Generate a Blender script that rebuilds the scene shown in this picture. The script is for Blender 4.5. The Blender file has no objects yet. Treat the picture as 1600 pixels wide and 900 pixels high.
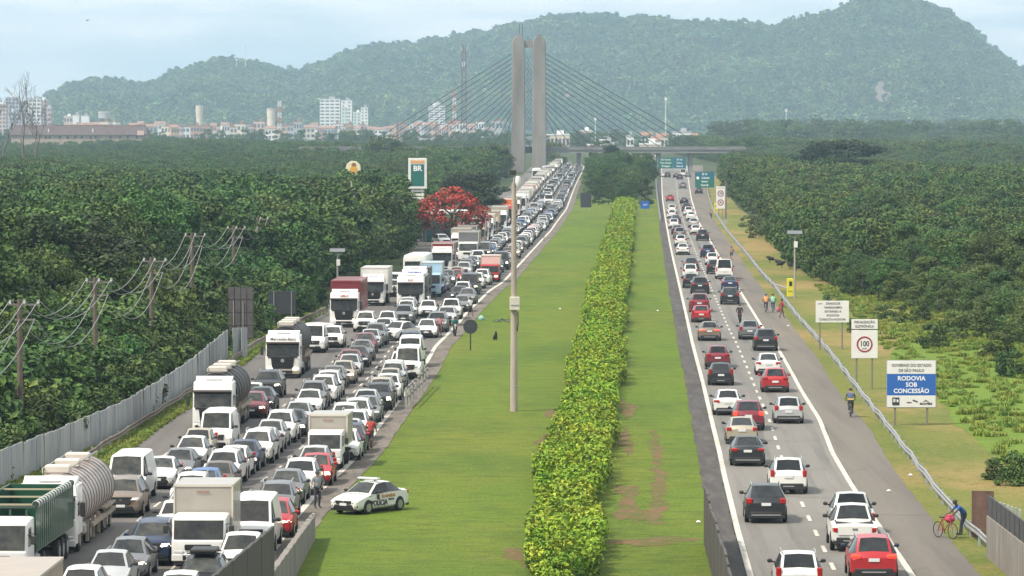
import bpy, math, random
import numpy as np
from mathutils import Vector, Matrix

random.seed(7)
rng = np.random.default_rng(11)
S = bpy.context.scene
COL = S.collection
R = math.radians

# ------------------------------------------------------------------ camera
CAM_H = 18.0            # the camera looks down the highway from a footbridge mast
F = 7000.0              # focal length in pixels of a 1600 px wide frame
cd = bpy.data.cameras.new('camera'); cam = bpy.data.objects.new('camera', cd); COL.objects.link(cam)
cam.location = (0, 0, CAM_H)
cam.rotation_euler = (R(90) - math.atan(265.0 / F), 0, 0)
cd.sensor_width = 36.0; cd.lens = 36.0 * F / 1600.0
cd.clip_start = 5.0; cd.clip_end = 30000.0
S.camera = cam

# ------------------------------------------------------------------ world and sun
SUN_EL, SUN_AZ = R(52), R(236)      # azimuth clockwise from +Y (north)
w = bpy.data.worlds.new('World'); S.world = w; w.use_nodes = True
nt = w.node_tree; nt.nodes.clear()
def N(t, **kw):
    n = nt.nodes.new(t)
    for k, v in kw.items(): setattr(n, k, v)
    return n
out = N('ShaderNodeOutputWorld'); bg = N('ShaderNodeBackground')
sky = N('ShaderNodeTexSky', sky_type='NISHITA', sun_disc=False)
sky.sun_elevation = SUN_EL; sky.sun_rotation = SUN_AZ; sky.altitude = 20; sky.air_density = 1.2; sky.dust_density = 2.0
bg.inputs[1].default_value = 0.1
# thin high cloud over the whole sky
tc = N('ShaderNodeTexCoord'); mp = N('ShaderNodeMapping'); mp.inputs['Scale'].default_value = (4, 4, 26)
nz = N('ShaderNodeTexNoise'); nz.inputs['Scale'].default_value = 4.6; nz.inputs['Detail'].default_value = 5
cr = N('ShaderNodeValToRGB')
cr.color_ramp.elements[0].position = 0.36; cr.color_ramp.elements[0].color = (9.2, 10.6, 11.4, 1)
cr.color_ramp.elements[1].position = 0.66; cr.color_ramp.elements[1].color = (14.6, 14.5, 14.3, 1)
mx = N('ShaderNodeMix', data_type='RGBA'); mx.inputs[0].default_value = 0.88
L = nt.links.new
L(tc.outputs['Generated'], mp.inputs[0]); L(mp.outputs[0], nz.inputs['Vector']); L(nz.outputs['Fac'], cr.inputs[0])
L(sky.outputs[0], mx.inputs['A']); L(cr.outputs[0], mx.inputs['B'])
L(mx.outputs['Result'], bg.inputs[0]); L(bg.outputs[0], out.inputs[0])

sl = bpy.data.lights.new('sun', 'SUN'); sun = bpy.data.objects.new('sun', sl); COL.objects.link(sun)
sl.energy = 5.0; sl.angle = R(4); sl.color = (1.0, 0.925, 0.81)
sdir = Vector((math.sin(SUN_AZ) * math.cos(SUN_EL), math.cos(SUN_AZ) * math.cos(SUN_EL), math.sin(SUN_EL)))
sun.rotation_euler = (-sdir).to_track_quat('-Z', 'Y').to_euler()

S.view_settings.view_transform = 'Standard'; S.view_settings.look = 'None'
S.view_settings.gamma = 1.0; S.view_settings.use_curve_mapping = False
S.view_settings.exposure = 0.13
S.cycles.max_bounces = 5; S.cycles.diffuse_bounces = 2; S.cycles.glossy_bounces = 2
S.cycles.transparent_max_bounces = 6; S.cycles.volume_bounces = 0

# ------------------------------------------------------------------ helpers
HZ = 185.0
def G(x, y):                       # where the line of sight through a photo pixel meets the flat ground
    Y = F * CAM_H / (y - HZ)
    return (x - 800.0) * Y / F, Y
def atY(x, y, Y):                  # point on that line at distance Y
    return (x - 800.0) * Y / F, Y, CAM_H - (y - HZ) * Y / F

MATS = {}
def mat(name, col, rough=0.6, metal=0.0, coat=0.0, var=0.0, vscale=1.0, emit=None, estr=0.0, spec=0.5, stretch=(1, 1, 1), col2=None, bump=0.0, objrand=0.0):
    if name in MATS: return MATS[name]
    m = bpy.data.materials.new(name); m.use_nodes = True
    t = m.node_tree; b = t.nodes['Principled BSDF']
    b.inputs['Base Color'].default_value = (*col, 1); b.inputs['Roughness'].default_value = rough
    b.inputs['Metallic'].default_value = metal; b.inputs['Specular IOR Level'].default_value = spec
    if coat: b.inputs['Coat Weight'].default_value = coat; b.inputs['Coat Roughness'].default_value = 0.05
    if emit: b.inputs['Emission Color'].default_value = (*emit, 1); b.inputs['Emission Strength'].default_value = estr
    if var or col2 or bump or objrand:
        g = t.nodes.new('ShaderNodeNewGeometry'); mpn = t.nodes.new('ShaderNodeMapping'); mpn.inputs['Scale'].default_value = stretch
        n = t.nodes.new('ShaderNodeTexNoise'); n.inputs['Scale'].default_value = vscale; n.inputs['Detail'].default_value = 6; n.inputs['Roughness'].default_value = 0.62
        r = t.nodes.new('ShaderNodeValToRGB')
        c2 = col2 or tuple(min(1, c * (1 + var)) for c in col)
        c1 = col if col2 else tuple(c * (1 - var) for c in col)
        r.color_ramp.elements[0].position = 0.33; r.color_ramp.elements[1].position = 0.68
        r.color_ramp.elements[0].color = (*c1, 1); r.color_ramp.elements[1].color = (*c2, 1)
        t.links.new(g.outputs['Position'], mpn.inputs[0]); t.links.new(mpn.outputs[0], n.inputs['Vector'])
        t.links.new(n.outputs['Fac'], r.inputs[0]); src = r.outputs[0]
        if objrand:
            oi = t.nodes.new('ShaderNodeObjectInfo'); hs = t.nodes.new('ShaderNodeHueSaturation')
            mr = t.nodes.new('ShaderNodeMapRange'); mr.inputs['To Min'].default_value = 1 - objrand; mr.inputs['To Max'].default_value = 1 + objrand
            t.links.new(oi.outputs['Random'], mr.inputs[0]); t.links.new(mr.outputs[0], hs.inputs['Value'])
            m2 = t.nodes.new('ShaderNodeMath'); m2.operation = 'MULTIPLY_ADD'; m2.inputs[1].default_value = 0.05; m2.inputs[2].default_value = 0.475
            m3 = t.nodes.new('ShaderNodeMath'); m3.operation = 'FRACT'; m4 = t.nodes.new('ShaderNodeMath'); m4.operation = 'MULTIPLY'; m4.inputs[1].default_value = 7.3
            t.links.new(oi.outputs['Random'], m4.inputs[0]); t.links.new(m4.outputs[0], m3.inputs[0]); t.links.new(m3.outputs[0], m2.inputs[0]); t.links.new(m2.outputs[0], hs.inputs['Hue'])
            t.links.new(src, hs.inputs['Color']); src = hs.outputs[0]
        t.links.new(src, b.inputs['Base Color'])
        if bump:
            bp = t.nodes.new('ShaderNodeBump'); bp.inputs['Strength'].default_value = bump; bp.inputs['Distance'].default_value = 0.1
            t.links.new(n.outputs['Fac'], bp.inputs['Height']); t.links.new(bp.outputs[0], b.inputs['Normal'])
    MATS[name] = m
    return m

class MB:                           # collects shapes into one mesh
    def __init__(s): s.v = []; s.f = []; s.m = []
    def add(s, vs, fs, mi=0):
        o = len(s.v); s.v += [tuple(p) for p in vs]
        for f in fs: s.f.append(tuple(i + o for i in f)); s.m.append(mi)
        return s
    def box(s, c, d, mi=0, rz=0.0, taper=(1, 1), bev=0.0, rx=0.0):
        hx, hy, hz = d[0] / 2, d[1] / 2, d[2] / 2
        if bev:
            b = min(bev, hx * .9, hy * .9, hz * .9); vs = []
            for z, k in ((-hz, 1), (-hz + b, 0), (hz - b, 0), (hz, 1)):
                tx, ty = (taper if z > 0 else (1, 1)); q = b if k else 0
                x, y = hx * tx - q, hy * ty - q; e = b * .7
                vs += [(-x + e, -y, z), (x - e, -y, z), (x, -y + e, z), (x, y - e, z), (x - e, y, z), (-x + e, y, z), (-x, y - e, z), (-x, -y + e, z)]
            fs = [tuple(range(7, -1, -1)), tuple(range(24, 32))]
            for r in range(3):
                for i in range(8):
                    j = (i + 1) % 8; fs.append((r * 8 + i, r * 8 + j, r * 8 + 8 + j, r * 8 + 8 + i))
        else:
            vs = [(sx * hx * (taper[0] if sz > 0 else 1), sy * hy * (taper[1] if sz > 0 else 1), sz * hz) for sz in (-1, 1) for sy in (-1, 1) for sx in (-1, 1)]
            fs = [(0, 2, 3, 1), (4, 5, 7, 6), (0, 1, 5, 4), (2, 6, 7, 3), (0, 4, 6, 2), (1, 3, 7, 5)]
        ca, sa = math.cos(rz), math.sin(rz); cx, sx_ = math.cos(rx), math.sin(rx); o = []
        for x, y, z in vs:
            y, z = y * cx - z * sx_, y * sx_ + z * cx
            o.append((c[0] + x * ca - y * sa, c[1] + x * sa + y * ca, c[2] + z))
        return s.add(o, fs, mi)
    def tube(s, path, r, n=6, mi=0, caps=True):
        P = [Vector(p) for p in path]; rings = []
        rr = r if isinstance(r, (list, tuple)) else [r] * len(P)
        for i, p in enumerate(P):
            d = (P[min(i + 1, len(P) - 1)] - P[max(i - 1, 0)])
            if d.length < 1e-9: d = Vector((0, 0, 1))
            d.normalize(); a = d.orthogonal() if i == 0 else None
            if i == 0: u = d.orthogonal().normalized()
            else: u = (u - d * u.dot(d)); u = u.normalized() if u.length > 1e-6 else d.orthogonal().normalized()
            v = d.cross(u)
            rings.append([p + (u * math.cos(2 * math.pi * k / n) + v * math.sin(2 * math.pi * k / n)) * rr[i] for k in range(n)])
        vs = [q for ring in rings for q in ring]; fs = []
        for i in range(len(P) - 1):
            for k in range(n):
                j = (k + 1) % n; fs.append((i * n + k, i * n + j, (i + 1) * n + j, (i + 1) * n + k))
        if caps: fs += [tuple(range(n - 1, -1, -1)), tuple((len(P) - 1) * n + k for k in range(n))]
        return s.add(vs, fs, mi)
    def loft(s, rings, mi=0, caps=True, closed=True):
        n = len(rings[0]); vs = [p for r in rings for p in r]; fs = []
        for i in range(len(rings) - 1):
            for k in range(n if closed else n - 1):
                j = (k + 1) % n; fs.append((i * n + k, i * n + j, (i + 1) * n + j, (i + 1) * n + k))
        if caps: fs += [tuple(range(n - 1, -1, -1)), tuple((len(rings) - 1) * n + k for k in range(n))]
        return s.add(vs, fs, mi)
    def join(s, o, mi=None, off=(0, 0, 0)):
        b = len(s.v); s.v += [(p[0] + off[0], p[1] + off[1], p[2] + off[2]) for p in o.v]
        for f, m in zip(o.f, o.m): s.f.append(tuple(i + b for i in f)); s.m.append(m if mi is None else mi)
        return s
    def mesh(s, name, mats, smooth=None, up=False):
        me = bpy.data.meshes.new(name); me.from_pydata(s.v, [], s.f)
        for m in (mats if isinstance(mats, (list, tuple)) else [mats]): me.materials.append(m)
        if any(s.m): me.polygons.foreach_set('material_index', s.m)
        if smooth is not None:
            me.polygons.foreach_set('use_smooth', [True] * len(me.polygons))
            me.set_sharp_from_angle(angle=R(smooth))
        me.update()
        if up:      # blades of grass shade like the sward they stand in
            me.polygons.foreach_set('use_smooth', [True] * len(me.polygons)); me.normals_split_custom_set_from_vertices([(0, 0, 1)] * len(me.vertices))
        return me
    def build(s, name, mats, parent=None, loc=None, smooth=None, **kw):
        return put(name, s.mesh(name, mats, smooth), parent, loc, **kw)

def put(name, data, parent=None, loc=None, rz=0.0, **kw):
    o = bpy.data.objects.new(name, data); COL.objects.link(o)
    if parent is not None: o.parent = parent
    if loc is not None: o.location = loc
    if rz: o.rotation_euler = (0, 0, rz)
    for k, v in kw.items():
        if v is not None: o[k] = v
    return o
def thing(name, label, cat, loc=(0, 0, 0), rz=0.0, group=None, data=None):
    return put(name, data, None, loc, rz, label=label, category=cat, group=group)
def copy_tree(o, parent=None):
    c = o.copy(); COL.objects.link(c)
    if parent is not None: c.parent = parent
    for ch in KIDS.get(o.name, ()): copy_tree(ch, c)
    return c
KIDS = {}
def kids_of(root):
    for o in [root] + list(root.children_recursive): KIDS[o.name] = list(o.children)

TXT = {}
def text(s, size, m, parent, loc, rot=(90, 0, 0), align='CENTER', width=1.0, ext=0.004, name='lettering', bold=0.0):
    key = (s, size, m.name, align, width, ext, bold)
    if key not in TXT:
        c = bpy.data.curves.new('lettering', 'FONT'); c.body = s; c.size = size; c.align_x = align; c.align_y = 'CENTER'; c.extrude = ext; c.offset = bold
        c.resolution_u = 3
        t = bpy.data.objects.new('tmp', c); COL.objects.link(t)
        dg = bpy.context.evaluated_depsgraph_get()
        me = bpy.data.meshes.new_from_object(t.evaluated_get(dg)); me.name = 'lettering'
        bpy.data.objects.remove(t); bpy.data.curves.remove(c)
        me.materials.clear(); me.materials.append(m)
        if width != 1.0: me.transform(Matrix.Diagonal((width, 1, 1, 1)))
        TXT[key] = me
    o = put(name, TXT[key], parent, loc)
    o.rotation_euler = tuple(R(a) for a in rot)
    return o

def scatter(name, pts, scs, rzs, idx, protos, kind='stuff', parent=None, **kw):
    """one mesh of points; a geometry-nodes modifier sets a copy of a prototype on each"""
    me = bpy.data.meshes.new(name); me.vertices.add(len(pts)); me.vertices.foreach_set('co', np.asarray(pts, dtype=np.float32).ravel())
    for nm, ty, arr in (('sc', 'FLOAT', scs), ('rz', 'FLOAT', rzs), ('pi', 'INT', idx)):
        a = me.attributes.new(nm, ty, 'POINT'); a.data.foreach_set('value', np.asarray(arr, dtype=np.float32 if ty == 'FLOAT' else np.int32))
    me.update()
    o = put(name, me, parent, kind=kind, **kw)
    key = 'proto_' + name
    c = bpy.data.collections.new(key)
    for p in protos: c.objects.link(p)
    g = bpy.data.node_groups.new('scatter_' + name, 'GeometryNodeTree')
    g.interface.new_socket('Geometry', in_out='INPUT', socket_type='NodeSocketGeometry')
    g.interface.new_socket('Geometry', in_out='OUTPUT', socket_type='NodeSocketGeometry')
    n = g.nodes; gi = n.new('NodeGroupInput'); go = n.new('NodeGroupOutput')
    m2p = n.new('GeometryNodeMeshToPoints'); ip = n.new('GeometryNodeInstanceOnPoints'); ci = n.new('GeometryNodeCollectionInfo')
    ci.inputs['Collection'].default_value = c; ci.inputs['Separate Children'].default_value = True; ci.inputs['Reset Children'].default_value = True
    ip.inputs['Pick Instance'].default_value = True
    def attr(nm, ty):
        a = n.new('GeometryNodeInputNamedAttribute'); a.data_type = ty; a.inputs['Name'].default_value = nm; return a.outputs[0]
    cx = n.new('ShaderNodeCombineXYZ'); l = g.links.new
    l(gi.outputs[0], m2p.inputs['Mesh']); l(m2p.outputs[0], ip.inputs['Points']); l(ci.outputs[0], ip.inputs['Instance'])
    l(attr('pi', 'INT'), ip.inputs['Instance Index']); l(attr('rz', 'FLOAT'), cx.inputs['Z']); l(cx.outputs[0], ip.inputs['Rotation'])
    l(attr('sc', 'FLOAT'), ip.inputs['Scale']); l(ip.outputs[0], go.inputs[0])
    md = o.modifiers.new('scatter', 'NODES'); md.node_group = g
    return o

def smooth_line(pts, ylo, yhi, n=160, sm=3):
    """photo-traced edge -> world polyline X(Y)"""
    pts = sorted(pts, key=lambda p: p[1]); ys = np.array([p[1] for p in pts], float); xs = np.array([p[0] for p in pts], float)
    t = np.linspace(ylo, yhi, n)
    def ev(q):
        r = np.interp(q, ys, xs)
        lo = q < ys[0]; r[lo] = xs[0] + (q[lo] - ys[0]) * (xs[1] - xs[0]) / (ys[1] - ys[0])
        hi = q > ys[-1]; r[hi] = xs[-1] + (q[hi] - ys[-1]) * (xs[-1] - xs[-2]) / (ys[-1] - ys[-2])
        return r
    x = sum(ev(t + d) for d in np.linspace(-sm, sm, 7)) / 7
    Y = F * CAM_H / (t - HZ); X = (x - 800) * Y / F
    o = np.argsort(Y); return X[o], Y[o]
class Edge:
    def __init__(s, pts, ylo=258, yhi=960, sm=4): s.X, s.Y = smooth_line(pts, ylo, yhi, 240, sm)
    def __call__(s, Y): return float(np.interp(Y, s.Y, s.X))
    def arr(s, Y): return np.interp(Y, s.Y, s.X)

E_left_line = Edge([(395, 900), (430, 858), (460, 813), (489, 779), (515, 755), (542, 731), (573, 696), (587, 674), (605, 651), (629, 620), (650, 594), (671, 560), (680, 543), (702, 521), (719, 503), (732, 486), (747, 473), (767, 453), (785, 443), (838, 385), (850, 372), (860, 362), (868, 350), (879, 335), (885, 328), (892, 308), (899, 290), (906, 276), (911, 266), (913, 258)])
E_left_asphalt = Edge([(60, 815), (120, 770), (170, 735), (207, 703), (245, 672), (300, 635), (397, 557), (455, 520), (512, 487), (575, 452), (640, 415), (700, 374), (738, 342), (766, 320), (788, 300), (806, 282), (820, 270), (832, 258)])
E_right_l = Edge([(1167, 900), (1148, 830), (1128, 745), (1121, 710), (1109, 660), (1099, 615), (1093, 590), (1080, 540), (1067, 480), (1058, 440), (1049, 400), (1045, 380), (1038, 340), (1034, 310), (1033, 279), (1033, 262)])
E_right_r = Edge([(1431, 900), (1397, 850), (1366, 805), (1336, 760), (1306, 710), (1285, 657), (1258, 615), (1236, 575), (1213, 536), (1197, 517), (1174, 480), (1152, 445), (1128, 405), (1114, 382), (1105, 366), (1097, 355), (1090, 340), (1081, 310), (1076, 279), (1074, 262)])
E_right_a = Edge([(1532, 900), (1520, 885), (1480, 840), (1448, 800), (1415, 760), (1388, 720), (1363, 675), (1330, 637), (1298, 595), (1278, 560), (1250, 525), (1228, 495), (1201, 463), (1183, 440), (1158, 405), (1144, 385), (1132, 368), (1119, 350), (1112, 335), (1106, 310), (1102, 285), (1098, 262)])
E_rail_r = Edge([(1548, 872), (1525, 853), (1500, 825), (1470, 790), (1447, 760), (1433, 740), (1410, 710), (1384, 675), (1358, 642), (1330, 605), (1300, 565), (1275, 535), (1248, 505), (1225, 475), (1210, 454), (1192, 435), (1180, 420), (1165, 400), (1152, 385), (1138, 368), (1126, 350), (1115, 333), (1107, 310), (1104, 290)], sm=2)
E_rail_l = Edge([(50, 785), (145, 722), (230, 668), (300, 622), (360, 575), (397, 549), (445, 522), (510, 492), (560, 462)], sm=2)
E_wall = Edge([(-60, 800), (0, 763), (100, 722), (200, 677), (250, 645), (295, 615), (347, 570)])
E_forest_l = Edge([(-60, 790), (0, 755), (200, 670), (347, 562), (430, 522), (500, 487), (560, 452), (640, 405), (690, 372), (730, 338), (766, 310), (790, 290), (812, 270), (824, 258)])
E_forest_r = Edge([(1760, 640), (1600, 555), (1480, 500), (1400, 480), (1330, 468), (1262, 442), (1232, 420), (1200, 380), (1165, 345), (1138, 325), (1122, 300), (1118, 270), (1116, 258)])
E_hedge_l = Edge([(812, 900), (828, 800), (838, 750), (860, 690), (880, 640), (885, 590), (905, 530), (915, 480), (926, 440), (940, 400), (955, 350), (964, 318)])
E_hedge_r = Edge([(948, 900), (948, 800), (955, 740), (962, 690), (970, 640), (978, 560), (980, 480), (985, 420), (990, 350), (991, 318)])

def strip(name, ea, eb, y0, y1, z, m, n=200, kind='structure', label=None, cols=1, parent=None, jit=0.0):
    """ground sheet between two edges from distance y0 to y1"""
    Ys = 1.0 / np.linspace(1.0 / y0, 1.0 / y1, n); b = MB(); vs = []; fs = []
    for i, Y in enumerate(Ys):
        a, c = ea(Y), eb(Y)
        for k in range(cols + 1):
            x = a + (c - a) * k / cols + (random.uniform(-jit, jit) if k in (0, cols) else 0)
            vs.append((x, Y, z))
    for i in range(n - 1):
        for k in range(cols):
            p = i * (cols + 1) + k; fs.append((p, p + 1, p + cols + 2, p + cols + 1))
    b.add(vs, fs)
    return b.build(name, m, parent, kind=kind)

# ------------------------------------------------------------------ ground, roads, markings
def ground_mat(name, layers, rough=0.95, bump=0.0):
    """layers: first colour pair, then (colour, noise scale, lo, hi, stretch)"""
    m = bpy.data.materials.new(name); m.use_nodes = True; t = m.node_tree; b = t.nodes['Principled BSDF']
    b.inputs['Roughness'].default_value = rough; b.inputs['Specular IOR Level'].default_value = 0.15
    g = t.nodes.new('ShaderNodeNewGeometry'); cur = None
    for i, (c, sc, lo, hi, st) in enumerate(layers):
        if cur is None:
            rgb = t.nodes.new('ShaderNodeRGB'); rgb.outputs[0].default_value = (*c, 1); cur = rgb.outputs[0]; continue
        mpn = t.nodes.new('ShaderNodeMapping'); mpn.inputs['Scale'].default_value = st; mpn.inputs['Location'].default_value = (i * 13.7, i * 7.1, 0)
        n = t.nodes.new('ShaderNodeTexNoise'); n.inputs['Scale'].default_value = sc; n.inputs['Detail'].default_value = 7; n.inputs['Roughness'].default_value = 0.65
        mr = t.nodes.new('ShaderNodeMapRange'); mr.inputs['From Min'].default_value = lo; mr.inputs['From Max'].default_value = hi
        x = t.nodes.new('ShaderNodeMix'); x.data_type = 'RGBA'; x.inputs['B'].default_value = (*c, 1)
        t.links.new(g.outputs['Position'], mpn.inputs[0]); t.links.new(mpn.outputs[0], n.inputs['Vector']); t.links.new(n.outputs['Fac'], mr.inputs[0])
        t.links.new(mr.outputs[0], x.inputs[0]); t.links.new(cur, x.inputs['A']); cur = x.outputs['Result']
        last = n
    t.links.new(cur, b.inputs['Base Color'])
    if bump:
        bp = t.nodes.new('ShaderNodeBump'); bp.inputs['Strength'].default_value = bump; bp.inputs['Distance'].default_value = 0.15
        t.links.new(last.outputs['Fac'], bp.inputs['Height']); t.links.new(bp.outputs[0], b.inputs['Normal'])
    MATS[name] = m
    return m
M_ground = ground_mat('ground_soil', [((0.05, 0.07, 0.022), 0, 0, 0, 0), ((0.09, 0.08, 0.035), 0.05, .45, .7, (1, 1, 1)), ((0.03, 0.05, 0.015), 0.6, .45, .65, (1, 1, 1))])
M_median = ground_mat('mown_grass', [((0.105, 0.165, 0.013), 0, 0, 0, 0), ((0.152, 0.166, 0.020), 0.06, .42, .66, (1, .35, 1)), ((0.058, 0.105, 0.013), 0.11, .48, .70, (1, .3, 1)),
                                    ((0.045, 0.078, 0.010), 0.8, .50, .75, (.5, 1, 1)), ((0.125, 0.095, 0.045), 0.22, .62, .80, (1, .5, 1)), ((0.062, 0.092, 0.012), 1.5, .50, .72, (.4, 1.1, 1)), ((0.150, 0.170, 0.022), 1.1, .54, .78, (.45, 1.0, 1)), ((0.050, 0.080, 0.012), 7.0, .50, .70, (1, .45, 1)), ((0.165, 0.185, 0.03), 11.0, .56, .74, (1, .4, 1))], bump=0.5)
M_verge = ground_mat('dry_grass', [((0.140, 0.160, 0.030), 0, 0, 0, 0), ((0.28, 0.195, 0.075), 0.05, .45, .58, (1, .45, 1)), ((0.085, 0.130, 0.018), 0.085, .47, .62, (1, .4, 1)),
                                   ((0.09, 0.10, 0.025), 0.9, .52, .74, (1, 1, 1)), ((0.22, 0.17, 0.06), 3.0, .5, .7, (1, 1, 1)), ((0.085, 0.095, 0.025), 6.0, .52, .72, (1, .45, 1)), ((0.30, 0.235, 0.11), 10.0, .57, .75, (1, .4, 1))], bump=0.6)
M_lush = ground_mat('lush_grass', [((0.125, 0.190, 0.022), 0, 0, 0, 0), ((0.095, 0.150, 0.018), 0.3, .42, .62, (1, .6, 1)), ((0.14, 0.18, 0.03), 0.9, .5, .72, (.4, 1, 1)), ((0.055, 0.09, 0.014), 2.2, .54, .76, (.4, 1, 1))], bump=.6)
M_asph_r = ground_mat('asphalt_pale', [((0.182, 0.170, 0.154), 0, 0, 0, 0), ((0.130, 0.123, 0.114), 0.55, .42, .66, (1, .012, 1)), ((0.235, 0.212, 0.182), 0.12, .5, .75, (1, .15, 1)), ((0.13, 0.12, 0.11), 9.0, .55, .8, (1, .4, 1)), ((0.18, 0.166, 0.148), 25, .4, .7, (1, 1, 1))], rough=0.85)
M_asph_s = ground_mat('asphalt_shoulder', [((0.162, 0.142, 0.120), 0, 0, 0, 0), ((0.12, 0.108, 0.095), 0.6, .42, .66, (1, .03, 1)), ((0.20, 0.155, 0.11), 0.1, .52, .75, (1, .3, 1)), ((0.09, 0.08, 0.072), 6.0, .55, .8, (1, .4, 1))], rough=0.9)
M_asph_l = ground_mat('asphalt_grey', [((0.150, 0.136, 0.124), 0, 0, 0, 0), ((0.105, 0.096, 0.09), 0.55, .42, .66, (1, .012, 1)), ((0.155, 0.14, 0.125), 0.12, .5, .75, (1, .15, 1)), ((0.07, 0.066, 0.064), 9.0, .55, .8, (1, .4, 1))], rough=0.85)
M_strip = ground_mat('concrete_gutter', [((0.175, 0.15, 0.125), 0, 0, 0, 0), ((0.11, 0.095, 0.08), 0.8, .42, .62, (1, .2, 1)), ((0.07, 0.062, 0.055), 5.0, .52, .75, (1, .5, 1))], rough=0.95)
M_dark_strip = ground_mat('tarmac_edge', [((0.07, 0.063, 0.06), 0, 0, 0, 0), ((0.11, 0.10, 0.09), 1.2, .45, .65, (1, .1, 1)), ((0.045, 0.042, 0.04), 6.0, .5, .75, (1, .5, 1))], rough=0.95)
M_paint = ground_mat('road_paint', [((0.54, 0.50, 0.43), 0, 0, 0, 0), ((0.36, 0.33, 0.29), 3.0, .45, .68, (1, .2, 1)), ((0.25, 0.23, 0.21), 14, .6, .78, (1, .5, 1))], rough=0.7)
M_dirt = ground_mat('bare_dirt', [((0.145, 0.088, 0.042), 0, 0, 0, 0), ((0.080, 0.095, 0.018), 0.8, .42, .58, (1, .5, 1)), ((0.17, 0.115, 0.06), 2.5, .5, .7, (1, .6, 1))])

b = MB(); gx = [-4900, -2500, -800, -250, 0, 250, 800, 2500, 4900]; gy = [-150, 100, 400, 900, 2000, 4500, 9000, 14000]
vs = [(x, y, 0) for y in gy for x in gx]; nx = len(gx)
b.add(vs, [(r * nx + c, r * nx + c + 1, (r + 1) * nx + c + 1, (r + 1) * nx + c) for r in range(len(gy) - 1) for c in range(nx - 1)])
b.build('ground', M_ground, kind='structure')
off = lambda e, d: (lambda Y: e(Y) + d)
YN, YF = 120.0, 1720.0
strip('median_grass', off(E_left_line, 0.5), off(E_right_l, -0.8), YN, 1000, 0.03, M_median, cols=6)
strip('verge_grass', off(E_right_a, -0.1), lambda Y: max(E_forest_r(Y) + 2, E_right_a(Y) + 3), YN, 1400, 0.03, M_verge, cols=6)
strip('lush_verge', lambda Y: max(E_rail_r(Y) + 3, (1400 + max(0, (HZ + CAM_H * F / Y) - 560) * 1.0 + 9 * math.sin(Y * .09) - 800) * Y / F), lambda Y: E_forest_r(Y) + 6, 225, 395, .042, M_lush, n=60, cols=4, jit=.3)
strip('verge_weeds', off(E_wall, -1), off(E_left_asphalt, 0.3), YN, 420, 0.03, M_median, cols=3)
strip('road', off(E_left_asphalt, 0), E_left_line, YN, YF, 0.05, M_asph_l, cols=8)
strip('road_shoulder', E_left_line, off(E_left_line, 1.25), YN, 1300, 0.055, M_strip, cols=2, jit=0.06)
strip('road', E_right_l, E_right_r, YN, YF, 0.05, M_asph_r, cols=8)
strip('road_shoulder', off(E_right_r, 0), E_right_a, YN, YF, 0.048, M_asph_s, cols=4, jit=0.05)
strip('road_shoulder', off(E_right_l, -1.05), off(E_right_l, 0), YN, 1300, 0.052, M_dark_strip, cols=2, jit=0.07)
# painted lines
strip('road_markings', off(E_left_line, -0.16), off(E_left_line, 0.14), YN, 1690, 0.066, M_paint)
strip('road_markings', off(E_right_l, 0.02), off(E_right_l, 0.27), YN, 1690, 0.066, M_paint)
strip('road_markings', off(E_right_r, -0.27), off(E_right_r, -0.02), YN, 1690, 0.066, M_paint)
strip('road_markings', off(E_left_line, -10.35), off(E_left_line, -10.18), YN, 1000, 0.066, M_paint)
def lane_r(Y): return E_right_l(Y) + (E_right_r(Y) - E_right_l(Y)) * 0.533
def dashes(e, period, ln, wd, y0, y1, solid_after):
    b = MB(); Y = y0
    while Y < y1:
        pts = []
        for k in range(3):
            q = Y + ln * k / 2; x = e(q); pts.append((x, q))
        vs = [(x - wd / 2, q, 0.066) for x, q in pts] + [(x + wd / 2, q, 0.066) for x, q in pts]
        b.add(vs, [(0, 3, 4, 1), (1, 4, 5, 2)]); Y += period
    return b.build('lane_dashes', M_paint, kind='structure')
dashes(lane_r, 7.2, 2.9, 0.17, YN, 1500, 0)
dashes(off(E_left_line, -3.4), 7.2, 3.0, 0.13, YN, 1400, 0)
dashes(off(E_left_line, -6.95), 7.2, 3.0, 0.13, YN, 1400, 0)
# polished wheel tracks, tar seams and square repairs
M_track_r = ground_mat('asphalt_track_r', [((0.118, 0.112, 0.103), 0, 0, 0, 0), ((0.195, 0.178, 0.156), 0.35, .40, .60, (1, .04, 1)), ((0.125, 0.117, 0.105), 8.0, .5, .75, (1, .2, 1))], rough=.75)
M_track_l = ground_mat('asphalt_track_l', [((0.108, 0.100, 0.094), 0, 0, 0, 0), ((0.145, 0.132, 0.12), 0.35, .40, .60, (1, .04, 1)), ((0.085, 0.08, 0.075), 8.0, .5, .75, (1, .2, 1))], rough=.75)
M_tar = mat('tar_seam', (.035, .033, .032), .6)
for u in (.135, .40, .66, .87):
    strip('wheel_track', lambda Y, u=u: E_right_l(Y) + (E_right_r(Y) - E_right_l(Y)) * u - .28, lambda Y, u=u: E_right_l(Y) + (E_right_r(Y) - E_right_l(Y)) * u + .28, YN, 1000, .056, M_track_r, jit=.04)
for d_ in (-.9, -2.5, -4.4, -6.0, -7.9, -9.5): strip('wheel_track', off(E_left_line, d_ - .28), off(E_left_line, d_ + .28), YN, 1000, .056, M_track_l, jit=.04)
b = MB(); rs0 = random.Random(3)
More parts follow.
